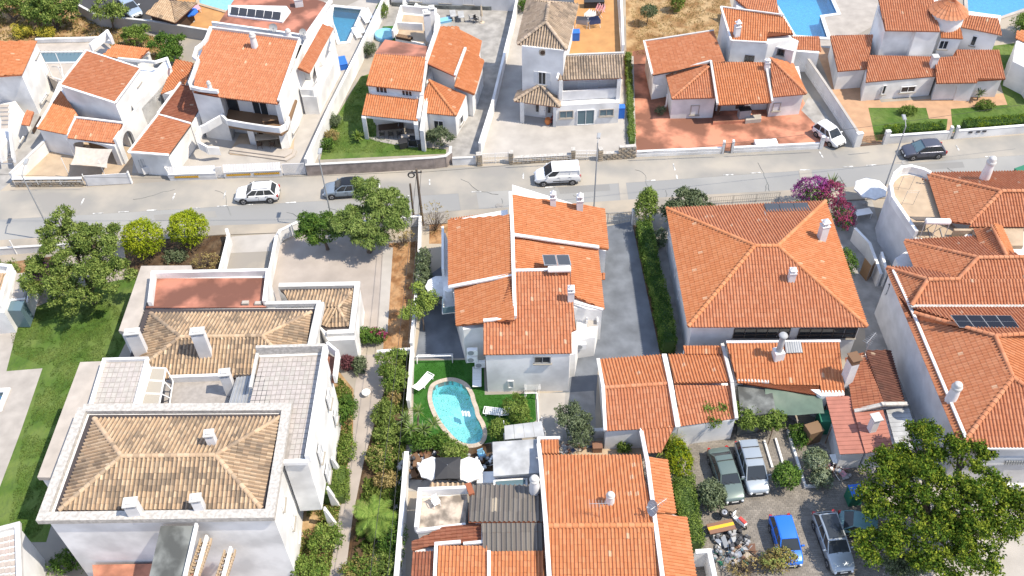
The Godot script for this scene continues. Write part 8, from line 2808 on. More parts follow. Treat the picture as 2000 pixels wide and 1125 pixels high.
	bin_box("garden_bench", "white bench box behind the white street fence on the terracotta forecourt", "bench", V(26.07,0,-18.88), V(2.2, 0.4, 0.9), "plastic_white", 0.05)

func ring(m: M, o: Vector3, r: float, t: float) -> void:
	var rows := []
	for i in 21:
		var a := TAU * i / 20
		var row := []
		for j in 6:
			var b := -TAU * j / 6
			var q := r + cos(b) * t
			row.append(o + V(cos(a) * q, sin(a) * q, sin(b) * t))
		rows.append(row)
	m.grid(rows, true)

# a pool: a tiled basin sunk into the ground, its water and its coping
func pool(called: String, label: String, which: int, basin: String, rim: String) -> Node3D:
	var poly := Array(basins[which])
	var c := Vector2.ZERO
	for p in poly:
		c += p / poly.size()
	var o := site(called, label, "swimming pool", up(c, 0))
	var m := M.new()
	m.prism(poly, -1.45, -1.35)
	var s := 0.0
	for i in poly.size():
		s += poly[i].cross(poly[(i + 1) % poly.size()])
	for i in poly.size():
		var a: Vector2 = poly[i]
		var b: Vector2 = poly[(i + 1) % poly.size()]
		if s < 0.0:
			m.quad(up(b, -1.4), up(a, -1.4), up(a, 0.06), up(b, 0.06))
		else:
			m.quad(up(a, -1.4), up(b, -1.4), up(b, 0.06), up(a, 0.06))
	part(o, "basin", m, mats[basin])
	var w := M.new()
	for k in [Geometry2D.triangulate_polygon(PackedVector2Array(poly))]:
		for i in range(0, k.size(), 3):
			var t := [up(poly[k[i]], -0.06), up(poly[k[i + 1]], -0.06), up(poly[k[i + 2]], -0.06)]
			if (t[1] - t[0]).cross(t[2] - t[0]).y < 0.0:
				t.reverse()
			w.tri(t[0], t[1], t[2])
	part(o, "water", w, mats.water)
	if rim:
		var line := []
		for i in poly.size() + 1:
			var p: Vector2 = poly[i % poly.size()]
			line.append(up(p + (p - c).normalized() * 0.2, 0.0))
		coping(o, line, 0.4, 0.14, rim, "rim")
	return o

func road_furniture() -> void:
	street_lamp("street lamp leaning over the left end of the road beside the big olive green tree", V(-42.44,0.1,-7.63), 7.9, V(-0.1, 0, -1.4))
	street_lamp("street lamp behind the pepper tree, in front of the brown street wall", V(-16.49,0.1,-8.1), 8.4, V(0.0, 0, -0.6))
	street_lamp("thin street lamp above the orange roof ridge, right of the white van", V(7.97,0.1,-9.92), 7.9, V(0.1, 0, -0.5))
	street_lamp("street lamp before the dark grey car at the curved roof terrace", V(35.42,0.1,-10.51), 8.3, V(0.1, 0, -0.8))
	var u := site("utility_pole", "dark wooden utility pole with coiled cable on top", "utility pole", V(-8.18,0,-8.42))
	var m := M.new()
	var b: Vector3 = V(-8.18,0,-8.42)
	m.tube([b, b + V(0, 6.8, 0)], [0.14, 0.1], 8)
	part(u, "pole", m, mats.bark)
	var k := M.new()
	ring(k, b + V(-0.5, 6.2, 0.1), 0.3, 0.04)
	ring(k, b + V(-0.5, 6.2, 0.15), 0.24, 0.04)
	part(u, "cable_coil", k, mats.black)
	var x := M.new()
	x.box(b + V(0, 6.4, 0), V(0.9, 0.1, 0.1))
	part(u, "crossarm", x, mats.dark_metal)
	var n := M.new()
	for i in 3:
		n.lathe(b + V(-0.4 + 0.4 * i, 6.45, 0), [P(0.05, 0), P(0.06, 0.1), P(0.03, 0.16)], 6)
	part(u, "insulators", n, mats.dark_wood)
	var s := site("utility_pole", "shorter wooden stay pole left of the cable pole", "utility pole", V(-9.03,0,-9.02))
	var sm := M.new()
	var sb: Vector3 = V(-9.03,0,-9.02)
	sm.tube([sb, sb + V(0.05, 4.6, 0)], [0.11, 0.09], 7)
	part(s, "pole", sm, mats.bark)
	# cables that sag between the poles
	var ends := [[b + V(-0.4, 6.5, 0), V(-54.62,7.2,-9.97), "upper cable along the road to the left edge"], [b + V(0.4, 6.5, 0), V(-8.3,6,35.4), "left of the two cables running down over the planted path"], [b + V(0, 6.5, 0), V(-9.49,6,35.37), "right of the two cables running down over the planted path"], [b + V(0.4, 6.4, 0), V(55.55,7.5,-15.96), "cable along the road to the right edge"]]
	for e in ends:
		var c := M.new()
		var path := []
		var rad := []
		for i in 25:
			var t := i / 24.0
			var p: Vector3 = e[0].lerp(e[1], t)
			p.y -= 4.0 * t * (1 - t) * 0.9
			path.append(p)
			rad.append(0.018)
		c.tube(path, rad, 4)
		lone("cable", c, mats.trim, e[2], "cable", "overhead cables")
	# street sign mirrors etc.
	var sp := thing("sign_post", "short white post with a dark round traffic mirror at the left edge wall", "sign", V(-45.49,0,-6.09))
	var spm := M.new()
	spm.tube([Vector3.ZERO, V(0, 1.7, 0)], [0.07, 0.06], 8)
	part(sp, "post", spm, mats.white_metal)
	bin_box("wheelie_bin", "green wheeled waste bin at the roadside near the right edge", "bin", V(49.09,0.1,-12.32), V(1.2, 1.3, 0.9), "green", 0.4)
	wall_run("gate_post", "slim white post beside the bent driveway wall", [P(-20.15,-7.38),P(-20,-7.37)], 1.6, 0.12, "white", "")
	wall_run("gate_post", "slim white post at the corner of the sloping driveway wall", [P(-21.28,-6.33),P(-21.14,-6.32)], 1.6, 0.12, "white", "")

func vehicles() -> void:
	var silver := Color(0.62, 0.65, 0.67)
	var w := Color(0.88, 0.88, 0.88)
	var suv := [[-2.07, 0.42, 0.82, 0.74], [-1.98, 0.32, 0.98, 0.83], [-1.5, 0.26, 1.04, 0.88], [-0.6, 0.25, 1.02, 0.89], [0.4, 0.25, 1.02, 0.89], [0.95, 0.26, 1.0, 0.885], [1.4, 0.28, 0.96, 0.87], [1.85, 0.3, 0.86, 0.8], [2.02, 0.33, 0.72, 0.72], [2.07, 0.4, 0.58, 0.64]]
	car("parked_car", "white compact SUV with roof rails parked before the yellow lattice fence", "car", V(-24.32,0.03,-12.92), PI + 0.03, suv, [-1.85, -1.45, 0.25, 0.98], 1.55, w, w, {"rails": true, "wheel": 0.33, "group": "cars parked along the street", "dark_mirrors": true, "belt": 1.0})
	car("parked_car", "pale grey hatchback with black roof parked behind the pepper tree", "car", V(-15.87,0.03,-13.31), PI + 0.06, hatch(4.2, 1.78, 1.5, 0.93, 0.86), [-1.9, -1.35, 0.2, 1.0], 1.46, Color(0.5, 0.55, 0.6), Color(0.02, 0.02, 0.025), {"group": "cars parked along the street", "metal": 0.3})
	var van := [[-2.19, 0.45, 1.1, 0.82], [-2.15, 0.35, 1.2, 0.88], [-1.5, 0.3, 1.22, 0.905], [-0.4, 0.28, 1.2, 0.905], [0.5, 0.28, 1.16, 0.905], [1.1, 0.28, 1.12, 0.9], [1.55, 0.3, 1.02, 0.88], [1.95, 0.32, 0.88, 0.8], [2.13, 0.36, 0.74, 0.72], [2.19, 0.42, 0.6, 0.64]]
	car("delivery_van", "white panel van parked on the far side of the road", "van", V(4.71,0.03,-14.34), PI + 0.035, van, [-2.12, -2.05, 0.5, 1.25], 1.8, w, w, {"van": true, "tumble": 0.85, "wheel": 0.31, "cuts": [0.3, 0.7], "group": "cars parked along the street", "belt": 1.17})
	car("parked_car", "dark grey hatchback parked at the right end of the road", "car", V(41.19,0.03,-16.68), PI + 0.05, hatch(4.1, 1.75, 1.5, 0.93, 0.85), [-1.85, -1.3, 0.2, 1.05], 1.47, Color(0.32, 0.33, 0.38), Color(0.32, 0.33, 0.38), {"group": "cars parked along the street", "metal": 0.5, "glass": "blue_glass"})
	car("parked_car", "small white city car nosing out of the drive by the grey party wall", "car", V(32.56,0.03,-19.55), -1.05, hatch(3.5, 1.63, 1.5, 0.92, 0.84), [-1.65, -1.3, 0.25, 0.95], 1.47, w, w, {"wheel": 0.28})
	car("parked_car", "pale blue grey car parked in the dark car park behind the bushes", "car", V(-45.62,0.03,-48.2), -0.9, hatch(4.2, 1.76, 1.48, 0.92, 0.84), [-1.85, -1.3, 0.2, 1.0], 1.46, Color(0.6, 0.66, 0.72), Color(0.6, 0.66, 0.72), {"metal": 0.3})
	# the shaded yard
	car("parked_car", "old grey green saloon under the shrubs by the clipped hedge", "car", V(15.23,0.03,19.91), -PI / 2 + 0.12, hatch(4.5, 1.7, 1.4, 0.9, 0.86), [-1.75, -1.1, 0.4, 1.05], 1.38, Color(0.38, 0.44, 0.42), Color(0.38, 0.44, 0.42), {"bars": 1, "metal": 0.3, "group": "cars in the paved yard"})
	car("parked_car", "silver people carrier with black roof bars beside the old saloon", "car", V(17.21,0.03,19.4), -PI / 2 + 0.06, hatch(4.28, 1.76, 1.64, 1.0, 0.92), [-2.0, -1.7, 0.45, 1.3], 1.62, silver, silver, {"bars": 2, "metal": 0.4, "group": "cars in the paved yard"})
	car("parked_car", "bright blue small hatchback in the paved yard", "car", V(18.43,0.03,25.3), -PI / 2 + 0.05, hatch(3.75, 1.63, 1.5, 0.92, 0.85), [-1.75, -1.35, 0.3, 0.98], 1.46, Color(0.09, 0.42, 0.82), Color(0.09, 0.42, 0.82), {"metal": 0.2, "group": "cars in the paved yard", "wheel": 0.28})
	car("parked_car", "silver estate car with dark glass roof half under the big tree", "car", V(21.65,0.03,25.51), -PI / 2 + 0.08, hatch(4.5, 1.76, 1.5, 0.94, 0.86), [-2.1, -1.65, 0.3, 1.05], 1.46, silver, silver, {"sunroof": true, "metal": 0.4, "group": "cars in the paved yard"})
	car("parked_car", "pale blue green car mostly hidden below the big tree", "car", V(24.4,0.03,24.57), -0.3, hatch(4.2, 1.7, 1.45, 0.9, 0.84), [-1.8, -1.2, 0.3, 1.0], 1.4, Color(0.35, 0.5, 0.52), Color(0.35, 0.5, 0.52), {"group": "cars in the paved yard"})

func greenery() -> void:
	# big olive green tree at the road on the left
	tree("tree", "big dense olive green tree at the left beside the road lamp", "tree", V(-36.55,0,0.28), [[V(0, 4.2, -0.5), V(3.4, 2.6, 2.9)], [V(-0.8, 5.4, -2.6), V(2.2, 1.8, 1.8)], [V(1.4, 5.2, -2.2), V(2.0, 1.6, 1.8)], [V(-2.2, 3.4, 0.6), V(2.0, 1.9, 1.9)], [V(2.3, 3.8, 0.2), V(2.0, 1.8, 2.0)], [V(0.2, 3.2, 1.9), V(2.2, 1.6, 1.5)], [V(-1.6, 6.4, -3.4), V(1.2, 1.2, 1.0)]], OLIVE, 27000, 0.17, 0.25, "", -0.02)
	bush("bougainvillea", "purple bougainvillea climbing the left side of the big olive green tree", "shrub", V(-41.16,0,-2.01), V(1.1, 1.4, 1.0), GREEN, 1500, 0.12, "", [[V(0, 2.0, 0.3), V(1.0, 0.9, 0.8), 1600, PURPLE]])
	for q in [[V(-33.04,0,-5.32), "clipped lime green ball tree, left of the pair by the road", 1.85], [V(-29.21,0,-6.51), "clipped lime green ball tree, right of the pair by the road", 1.75]]:
		tree("ball_tree", q[1], "tree", q[0], [[V(0, 2.2, 0), V(q[2], q[2] * 0.92, q[2] * 0.92)]], LIME, 7500, 0.1, 0.12, "clipped ball trees beside the road", -1.0)
	# pepper tree and its darker companion
	tree("pepper_tree", "wide drooping pepper tree behind the white driveway walls", "tree", V(-12.9,0,-5.04), [[V(0.2, 3.6, -0.4), V(2.7, 2.0, 2.0)], [V(0.2, 5.2, -2.0), V(1.6, 1.5, 1.4)], [V(2.0, 4.3, -1.4), V(1.7, 1.3, 1.4)], [V(3.2, 3.4, -0.6), V(1.3, 1.1, 1.1)], [V(-1.6, 3.4, -0.2), V(1.5, 1.4, 1.5)], [V(0.5, 2.6, 0.9), V(2.0, 1.3, 1.0)]], PEPPER, 24000, 0.16, 0.22, "", -0.02, 0.8)
	tree("tree", "dark green round tree left of the drooping pepper tree", "tree", V(-16.8,0,-5.54), [[V(0, 2.6, 0), V(1.9, 1.6, 1.7)], [V(-0.8, 2.2, 0.4), V(1.2, 1.1, 1.1)]], GREEN, 8000, 0.15, 0.15, "", 0.0)
	# the big tree over the paved yard
	tree("big_tree", "huge spreading dark green tree over the paved yard at the lower right", "tree", V(28.18,0,24.68), [[V(-1.2, 5.0, -1.0), V(2.6, 1.5, 2.0)], [V(-2.8, 4.2, -2.6), V(2.2, 1.3, 1.6)], [V(0.0, 4.6, -4.2), V(2.0, 1.3, 1.4)], [V(2.9, 4.6, -3.2), V(1.8, 1.2, 1.5)], [V(3.4, 4.2, -0.6), V(2.0, 1.2, 1.4)], [V(5.2, 4.0, 0.2), V(1.3, 0.9, 1.0)], [V(1.2, 5.4, 0.4), V(2.2, 1.3, 1.6)], [V(-3.6, 3.8, -0.2), V(1.8, 1.1, 1.3)], [V(-1.6, 4.4, 2.2), V(2.3, 1.2, 1.6)], [V(1.6, 4.4, 2.8), V(2.2, 1.2, 1.5)], [V(3.9, 3.9, 1.8), V(1.4, 0.9, 1.0)], [V(-3.2, 3.4, 2.6), V(1.8, 1.1, 1.3)], [V(-0.2, 4.0, 4.2), V(2.6, 1.2, 1.3)], [V(-4.4, 3.0, 2.6), V(1.5, 1.0, 1.3)]], DEEP, 36000, 0.18, 0.3, "", 0.06)
	# hedges
	hedge("hedge", "tall clipped green hedge along the slate grey driveway", [P(12.16,-6.53),P(12.32,-1.56),P(12.62,3.93),P(12.62,7.87)], 1.2, 1.7, [GREEN[0], FRESH[1], GREEN[2]], 300, 0.1)
	hedge("hedge", "clipped box hedge with flat top left of the narrow grey gate", [P(38.18,-19.67),P(44.25,-20.07)], 1.1, 1.1, [GREEN[0], LIME[0], GREEN[2]], 340, 0.09, 0.06)
	hedge("hedge", "long clipped box hedge right of the narrow grey gate", [P(46.53,-20.31),P(56.27,-21.06)], 1.3, 1.1, [GREEN[0], LIME[0], GREEN[2]], 340, 0.09, 0.06)
	hedge("hedge", "yellow green clipped hedge along the right wall of the duplex", [P(11.93,20.43),P(11.96,25.74)], 1.4, 1.6, [FRESH[0], FRESH[1], GREEN[2]], 300, 0.1)
	hedge("hedge", "narrow green strip hedge between the straw roofed house and the dry yard", [P(13.85,-35.62),P(12.58,-19.41)], 0.6, 0.7, FRESH, 240, 0.1)
	hedge("hedge", "bright green hedge block at the foot of the white block annexe", [P(-13.34,18.51),P(-13.26,21.11)], 1.9, 1.1, FRESH, 360, 0.09)
	for q in [[V(41.74,0,-23.5), "flat round topiary bush on the lawn left of the path"], [V(50.06,0,-24), "flat round topiary bush on the lawn right of the path"]]:
		bush("topiary", q[1], "shrub", q[0], V(1.1, 0.5, 0.7), FRESH, 2200, 0.08, "clipped bushes on the turret villa lawn")
	# shrubs by the hip villa
	tree("tree", "loquat like dark leaved tree at the corner of the large hipped roof", "tree", V(15.88,0,-7.42), [[V(0, 2.4, -0.3), V(2.0, 1.4, 1.5)], [V(1.2, 2.2, 0), V(1.3, 1.1, 1.1)], [V(-1.0, 2.0, 0.4), V(1.2, 1.1, 1.1)]], GREYGREEN, 5500, 0.19, 0.14, "", 0.05)
	tree("tree", "bright green upright shrub beside the iron driveway gate", "tree", V(12.47,0,-7.56), [[V(0, 2.0, 0), V(1.0, 1.6, 1.0)], [V(0.2, 3.0, -0.4), V(0.8, 1.0, 0.8)]], FRESH, 3200, 0.14, 0.08)
	bush("shrub", "pale flowering shrub between the tall hedge and the hipped villa", "shrub", V(13.41,0,-4.78), V(0.8, 0.9, 1.2), GREYGREEN, 1200, 0.12)
	bush("bougainvillea", "magenta bougainvillea sprawling over the far corner of the large hipped roof", "shrub", V(28.72,0,-9.3), V(2.0, 1.7, 1.4), GREEN, 1400, 0.12, "", [[V(-0.6, 2.0, -0.2), V(1.7, 1.3, 1.1), 3000, PURPLE], [V(1.1, 1.9, 0.3), V(1.4, 1.2, 1.2), 2200, MAGENTA]])
	bush("bougainvillea", "dark magenta bougainvillea trailing down beside the hipped roof eave", "shrub", V(30.5,0,-6.82), V(1.0, 1.2, 1.8), GREEN, 1200, 0.12, "", [[V(0, 1.4, 0), V(1.0, 1.0, 1.7), 1800, MAGENTA]])
	rosette("dragon_plant", "tall spiky grey green plant rising behind the bougainvillea", "plant", V(29.34,0,-9.86), 26, 1.5, GREYGREEN, "", 1.6, [Vector3.ZERO, V(0.7, 0.6, 0)], 0.05)
	bush("shrub", "low dark shrubs in the shaded alley beside the hipped roof", "shrub", V(29.83,0,-1.5), V(0.7, 0.8, 1.6), GREEN, 1200, 0.12)
	twiggy("bare_shrub", "leafless grey shrub beside the utility pole", "shrub", V(-7.01,0,-7.67), V(1.6, 2.0, 1.2), 26, DRY, 300)
	twiggy("bare_shrub", "dry brown scrub before the white wall of the orange earth strip", "shrub", V(-9.77,0,-5.86), V(1.4, 0.9, 1.0), 22, DRY, 500)
	tree("tree", "dark climbing shrub over the party wall beside the side yard", "shrub", V(-7.75,0,-0.46), [[V(0, 1.4, -1.8), V(0.7, 1.1, 1.2)], [V(0, 1.2, 0), V(0.7, 1.1, 1.4)], [V(0.1, 1.2, 1.6), V(0.6, 1.0, 1.2)]], GREYGREEN, 4200, 0.13, 0.08)
	tree("tree", "young yellow green tree leaning over the party wall", "tree", V(-7.53,0,4.62), [[V(-0.3, 2.6, 0), V(1.3, 0.9, 0.9)], [V(0.6, 3.2, -0.6), V(0.8, 0.7, 0.7)], [V(-0.2, 3.9, -1.2), V(0.5, 0.5, 0.5)]], [FRESH[1], Color(0.26, 0.33, 0.06), FRESH[0]], 3000, 0.14, 0.06, "", 0.05)
	bush("shrub", "dark green shrubs with a red bloom at the top of the planted path", "shrub", V(-12.45,0,5.74), V(1.2, 0.9, 0.8), GREEN, 1900, 0.12, "", [[V(0.9, 0.9, -0.2), V(0.4, 0.4, 0.4), 220, MAGENTA]])
	bush("shrub", "second dark green shrub right of the path head planter", "shrub", V(-11.34,0,5.78), V(0.8, 0.8, 0.7), GREEN, 1100, 0.12, "", [[V(0.4, 0.9, 0), V(0.4, 0.4, 0.4), 260, MAGENTA]])
	bush("shrub", "purple leaved shrub by the steps of the white block", "shrub", V(-13.48,0,8.43), V(0.7, 0.8, 0.7), DARKRED, 1300, 0.1)
	bush("shrub", "grey green leafy shrub right of the purple leaved one", "shrub", V(-12.53,0,8.68), V(0.7, 0.7, 0.8), GREYGREEN, 1200, 0.12)
	tree("tree", "light green bushy tree beside the white pool wall", "tree", V(-9.62,0,9.84), [[V(0, 1.6, -0.4), V(1.3, 1.2, 1.4)], [V(0.1, 1.2, 1.0), V(1.1, 1.0, 1.1)]], [FRESH[0], FRESH[1], GREEN[0]], 4200, 0.13, 0.08)
	bush("hedge_bush", "rounded dark green clipped bush against the white block annexe", "shrub", V(-13.08,0,13.4), V(1.0, 1.2, 1.5), GREEN, 3800, 0.09)
	bush("shrub", "olive brown shrub in the middle of the planted path bed", "shrub", V(-10.17,0,13.75), V(1.1, 0.8, 1.3), OLIVE, 1900, 0.12)
	bush("shrub", "wide grey green bush below the olive brown shrub in the path bed", "shrub", V(-9.73,0,15.58), V(1.3, 0.8, 1.1), OLIVE, 1900, 0.12)
	bush("shrub", "pale tuft of dry grass among the path bed shrubs", "shrub", V(-9.56,0,12.04), V(0.6, 0.6, 0.6), DRY, 900, 0.09)
	bush("shrub", "yellowish bush spilling over the path edge above the palm", "shrub", V(-10.16,0,17.72), V(1.2, 0.9, 1.2), [FRESH[0], DRY[1], OLIVE[2]], 2200, 0.11)
	bush("shrub", "dry flowering bush just above the palm", "shrub", V(-9.61,0,19.51), V(1.0, 0.7, 0.8), DRY, 1200, 0.1)
	palm("palm", "feathery palm with long fronds over the planted path", V(-10.13,0,23.07), 1.5, 24, 2.0, [GREEN[1], FRESH[1], GREEN[0]], "")
	bush("shrub", "dark shrub in the shade beyond the palm", "shrub", V(-8.78,0,24.32), V(1.1, 0.9, 1.6), GREEN, 2000, 0.12)
	bush("shrub", "olive green bush below the annexe buttress", "shrub", V(-13.45,0,24.37), V(1.4, 0.9, 1.2), [FRESH[0], OLIVE[1], GREEN[0]], 2600, 0.11)
	bush("shrub", "light green bushes at the bottom edge left of the path", "shrub", V(-14.1,0,26.47), V(1.6, 0.9, 1.0), [FRESH[0], FRESH[1], GREEN[0]], 2600, 0.11)
	bush("shrub", "bush at the bottom edge right of the path", "shrub", V(-10.9,0,26.76), V(1.4, 0.8, 1.0), [FRESH[0], DRY[0], GREEN[0]], 2000, 0.11)
	bush("shrub", "dark bush at the bottom edge below the palm", "shrub", V(-9.16,0,26.55), V(1.2, 0.8, 1.2), OLIVE, 1700, 0.12)
	bush("shrub", "weedy olive green strip above the hedge block", "shrub", V(-12.83,0,16.72), V(0.8, 0.5, 1.5), [FRESH[0], OLIVE[1], GREEN[0]], 1900, 0.09)
	bush("shrub", "dark plants in the shaded gap at the lower left", "shrub", V(-31.14,0,25.38), V(1.4, 0.8, 1.0), GREEN, 1700, 0.12)
	bush("shrub", "low shrubs behind the white slab of the block villa", "shrub", V(-30.51,0,-4.89), V(1.3, 0.5, 0.9), GREYGREEN, 1100, 0.11)
	twiggy("bare_shrub", "dry brown shrubs at the driveway corner of the block villa", "shrub", V(-27.49,0,-3.78), V(1.5, 0.7, 1.1), 20, DRY, 800)
	bush("shrub", "green weeds at the foot of the white driveway wall", "shrub", V(-26.47,0,-2.13), V(0.8, 0.5, 0.7), GREYGREEN, 800, 0.1)
	bush("shrub", "scrub along the bare yard at the left edge", "shrub", V(-45.11,0,-3.83), V(1.7, 0.5, 0.7), OLIVE, 1300, 0.11)
	# far side of the road
	tree("tree", "broad olive green tree at the top left corner", "tree", V(-59.43,0,-47.11), [[V(-1.5, 2.6, 0), V(3.4, 2.2, 2.4)], [V(2.5, 2.2, 0.5), V(2.0, 1.7, 1.8)]], OLIVE, 5200, 0.26, 0.2)
	tree("tree", "olive green bushy tree right of the top left corner tree", "tree", V(-53.59,0,-44.73), [[V(-1, 2.4, 0), V(2.6, 2.0, 2.0)], [V(1.6, 2.2, 0), V(2.0, 1.7, 1.8)], [V(0, 2.9, -1.4), V(2.0, 1.6, 1.6)]], [OLIVE[0], OLIVE[1], GREEN[2]], 6500, 0.24, 0.2)
	tree("tree", "sparse grey olive tree before the car park wall", "tree", V(-46.75,0,-44.37), [[V(0, 2.6, 0), V(1.8, 1.6, 1.4)], [V(1.2, 2.6, 0.3), V(1.2, 1.0, 1.0)]], OLIVE, 2300, 0.2, 0.12, "", 0.1)
	bush("shrub", "yellow flowering bushes below the trees at the top left, left clump", "shrub", V(-57.06,0,-43.34), V(1.5, 0.8, 0.9), [YELLOW[0], YELLOW[1], OLIVE[0]], 1500, 0.14)
	bush("shrub", "yellow flowering bushes below the trees at the top left, right clump", "shrub", V(-54.12,0,-43.07), V(1.3, 0.8, 0.9), [YELLOW[0], YELLOW[1], OLIVE[0]], 1400, 0.14)
	tree("tree", "dark green tree behind the single slope roof, right of the pair", "tree", V(-38.09,0,-37.41), [[V(0, 2.0, 0), V(2.0, 1.7, 1.7)], [V(0.6, 1.5, 1.2), V(1.5, 1.2, 1.2)]], GREEN, 5000, 0.18, 0.15)
	tree("tree", "mid green bushy tree behind the single slope roof, left of the pair", "tree", V(-42.94,0,-40.41), [[V(0, 1.4, 0), V(1.7, 1.2, 1.2)]], [FRESH[0], FRESH[1], GREEN[0]], 3000, 0.16, 0.12)
	palm("palm", "small pale palm by the car park wall", V(-43.22,0,-43.74), 0.9, 14, 1.3, GREYGREEN)
	tree("tree", "young round tree with a thin trunk in the dry yard, left one", "tree", V(16.76,0,-42.17), [[V(0.1, 1.8, 0), V(0.95, 0.7, 0.8)]], GREYGREEN, 900, 0.16, 0.05)
	tree("tree", "green columnar tree in the dry yard at the top edge", "tree", V(20.71,0,-44.94), [[V(0, 1.2, 0), V(0.8, 1.2, 0.8)]], FRESH, 1300, 0.15, 0.08)
	bush("shrub", "green shrub against the party wall, farthest up the lawn villa plot", "shrub", V(-14.59,0,-45.31), V(0.8, 1.1, 1.0), FRESH, 1300, 0.13)
	bush("shrub", "grey green shrub on the lawn side of the party wall", "shrub", V(-15.54,0,-37.32), V(0.9, 0.9, 0.9), GREYGREEN, 1100, 0.13)
	for q in [[V(-18.08,0,-24.25), "green garden shrub at the party wall, nearest the lawn bend", GREYGREEN], [V(-18.07,0,-21.64), "reddish green shrub in the lawn border", DRY], [V(-18.33,0,-20.22), "dark green shrub at the street end of the lawn border", GREEN]]:
		bush("shrub", q[1], "shrub", q[0], V(0.8, 0.7, 0.8), q[2], 900, 0.11)
	rosette("cycad", "spiky cycad on the lawn beside the dining porch", "plant", V(-15.36,0,-21.52), 30, 1.0, FRESH, "", 0.5)
	tree("tree", "round glossy green bush tree at the right corner of the lawn villa", "tree", V(-6.81,0,-20.29), [[V(0, 1.1, 0), V(1.3, 1.1, 1.1)]], GREYGREEN, 2600, 0.14, 0.08)
	rosette("yucca", "spiky green plant at the facade of the turret villa", "plant", V(49.83,0,-25.47), 22, 0.9, GREYGREEN, "", 0.8)
	tree("tree", "green shrub tree at the pool in the top right corner", "tree", V(58.56,0,-37.35), [[V(0, 1.8, 0), V(1.8, 1.5, 1.6)], [V(1.6, 1.8, 0), V(1.5, 1.3, 1.4)]], [FRESH[0], FRESH[1], GREEN[0]], 3800, 0.17, 0.12)
	bush("shrub", "small bush in front of the left porch wall on terracotta paving", "shrub", V(16.17,0,-24.7), V(0.6, 0.5, 0.5), GREYGREEN, 400, 0.12)
	bush("shrub", "dark green bush by the tower house at the top edge", "shrub", V(2.36,0,-45.92), V(0.8, 1.0, 1.0), GREEN, 900, 0.13)
	blades("grass_blades", [P(-43.0,3.0),P(-41.6,0.7),P(-38.2,-1.6),P(-34.3,1.0),P(-32.8,3.4),P(-33.2,9.9),P(-33.7,19.4),P(-34.2,23.1),P(-36.4,23.5),P(-38.2,14.2),P(-38.5,7.6),P(-41.8,5.9)], 26000, 0.07, [Color(0.08, 0.13, 0.025), Color(0.15, 0.185, 0.045), Color(0.04, 0.085, 0.012)], 0.02)
	blades("ground_cover", [P(-9.7,7.3),P(-8.4,7.3),P(-8.4,17.6),P(-8.2,27.4),P(-11.4,27.3),P(-11.5,22.2),P(-11.2,17.5),P(-10.4,11.8)], 7000, 0.3, [OLIVE[0], OLIVE[1], GREEN[2]], 0.0)
	blades("ground_cover", [P(-15.0,8.5),P(-13.0,10.9),P(-12.6,15.6),P(-12.9,21.7),P(-13.1,27.3),P(-15.4,27.2),P(-15.2,21.7),P(-14.4,15.5)], 7000, 0.24, [OLIVE[0], OLIVE[1], DRY[1]], 0.0)
	blades("dry_blades", [P(-67.0,-52.3),P(-52.5,-49.1),P(-40.2,-41.8),P(-39.1,-37.2),P(-50.5,-42.1),P(-63.4,-42.8)], 3500, 0.25, DRY, 0.02)
	blades("dry_blades", [P(15.5,-49.0),P(27.0,-48.4),P(26.5,-40.3),P(23.1,-34.1),P(14.7,-35.8)], 5000, 0.12, DRY, 0.02)
	blades("grass_blades", [P(-18.4,-19.6),P(-18.5,-23.4),P(-16.1,-32.1),P(-14.7,-33.0),P(-13.9,-22.2),P(-10.1,-20.4),P(-6.5,-19.5),P(-6.5,-19.2)], 5000, 0.09, FRESH, 0.02)

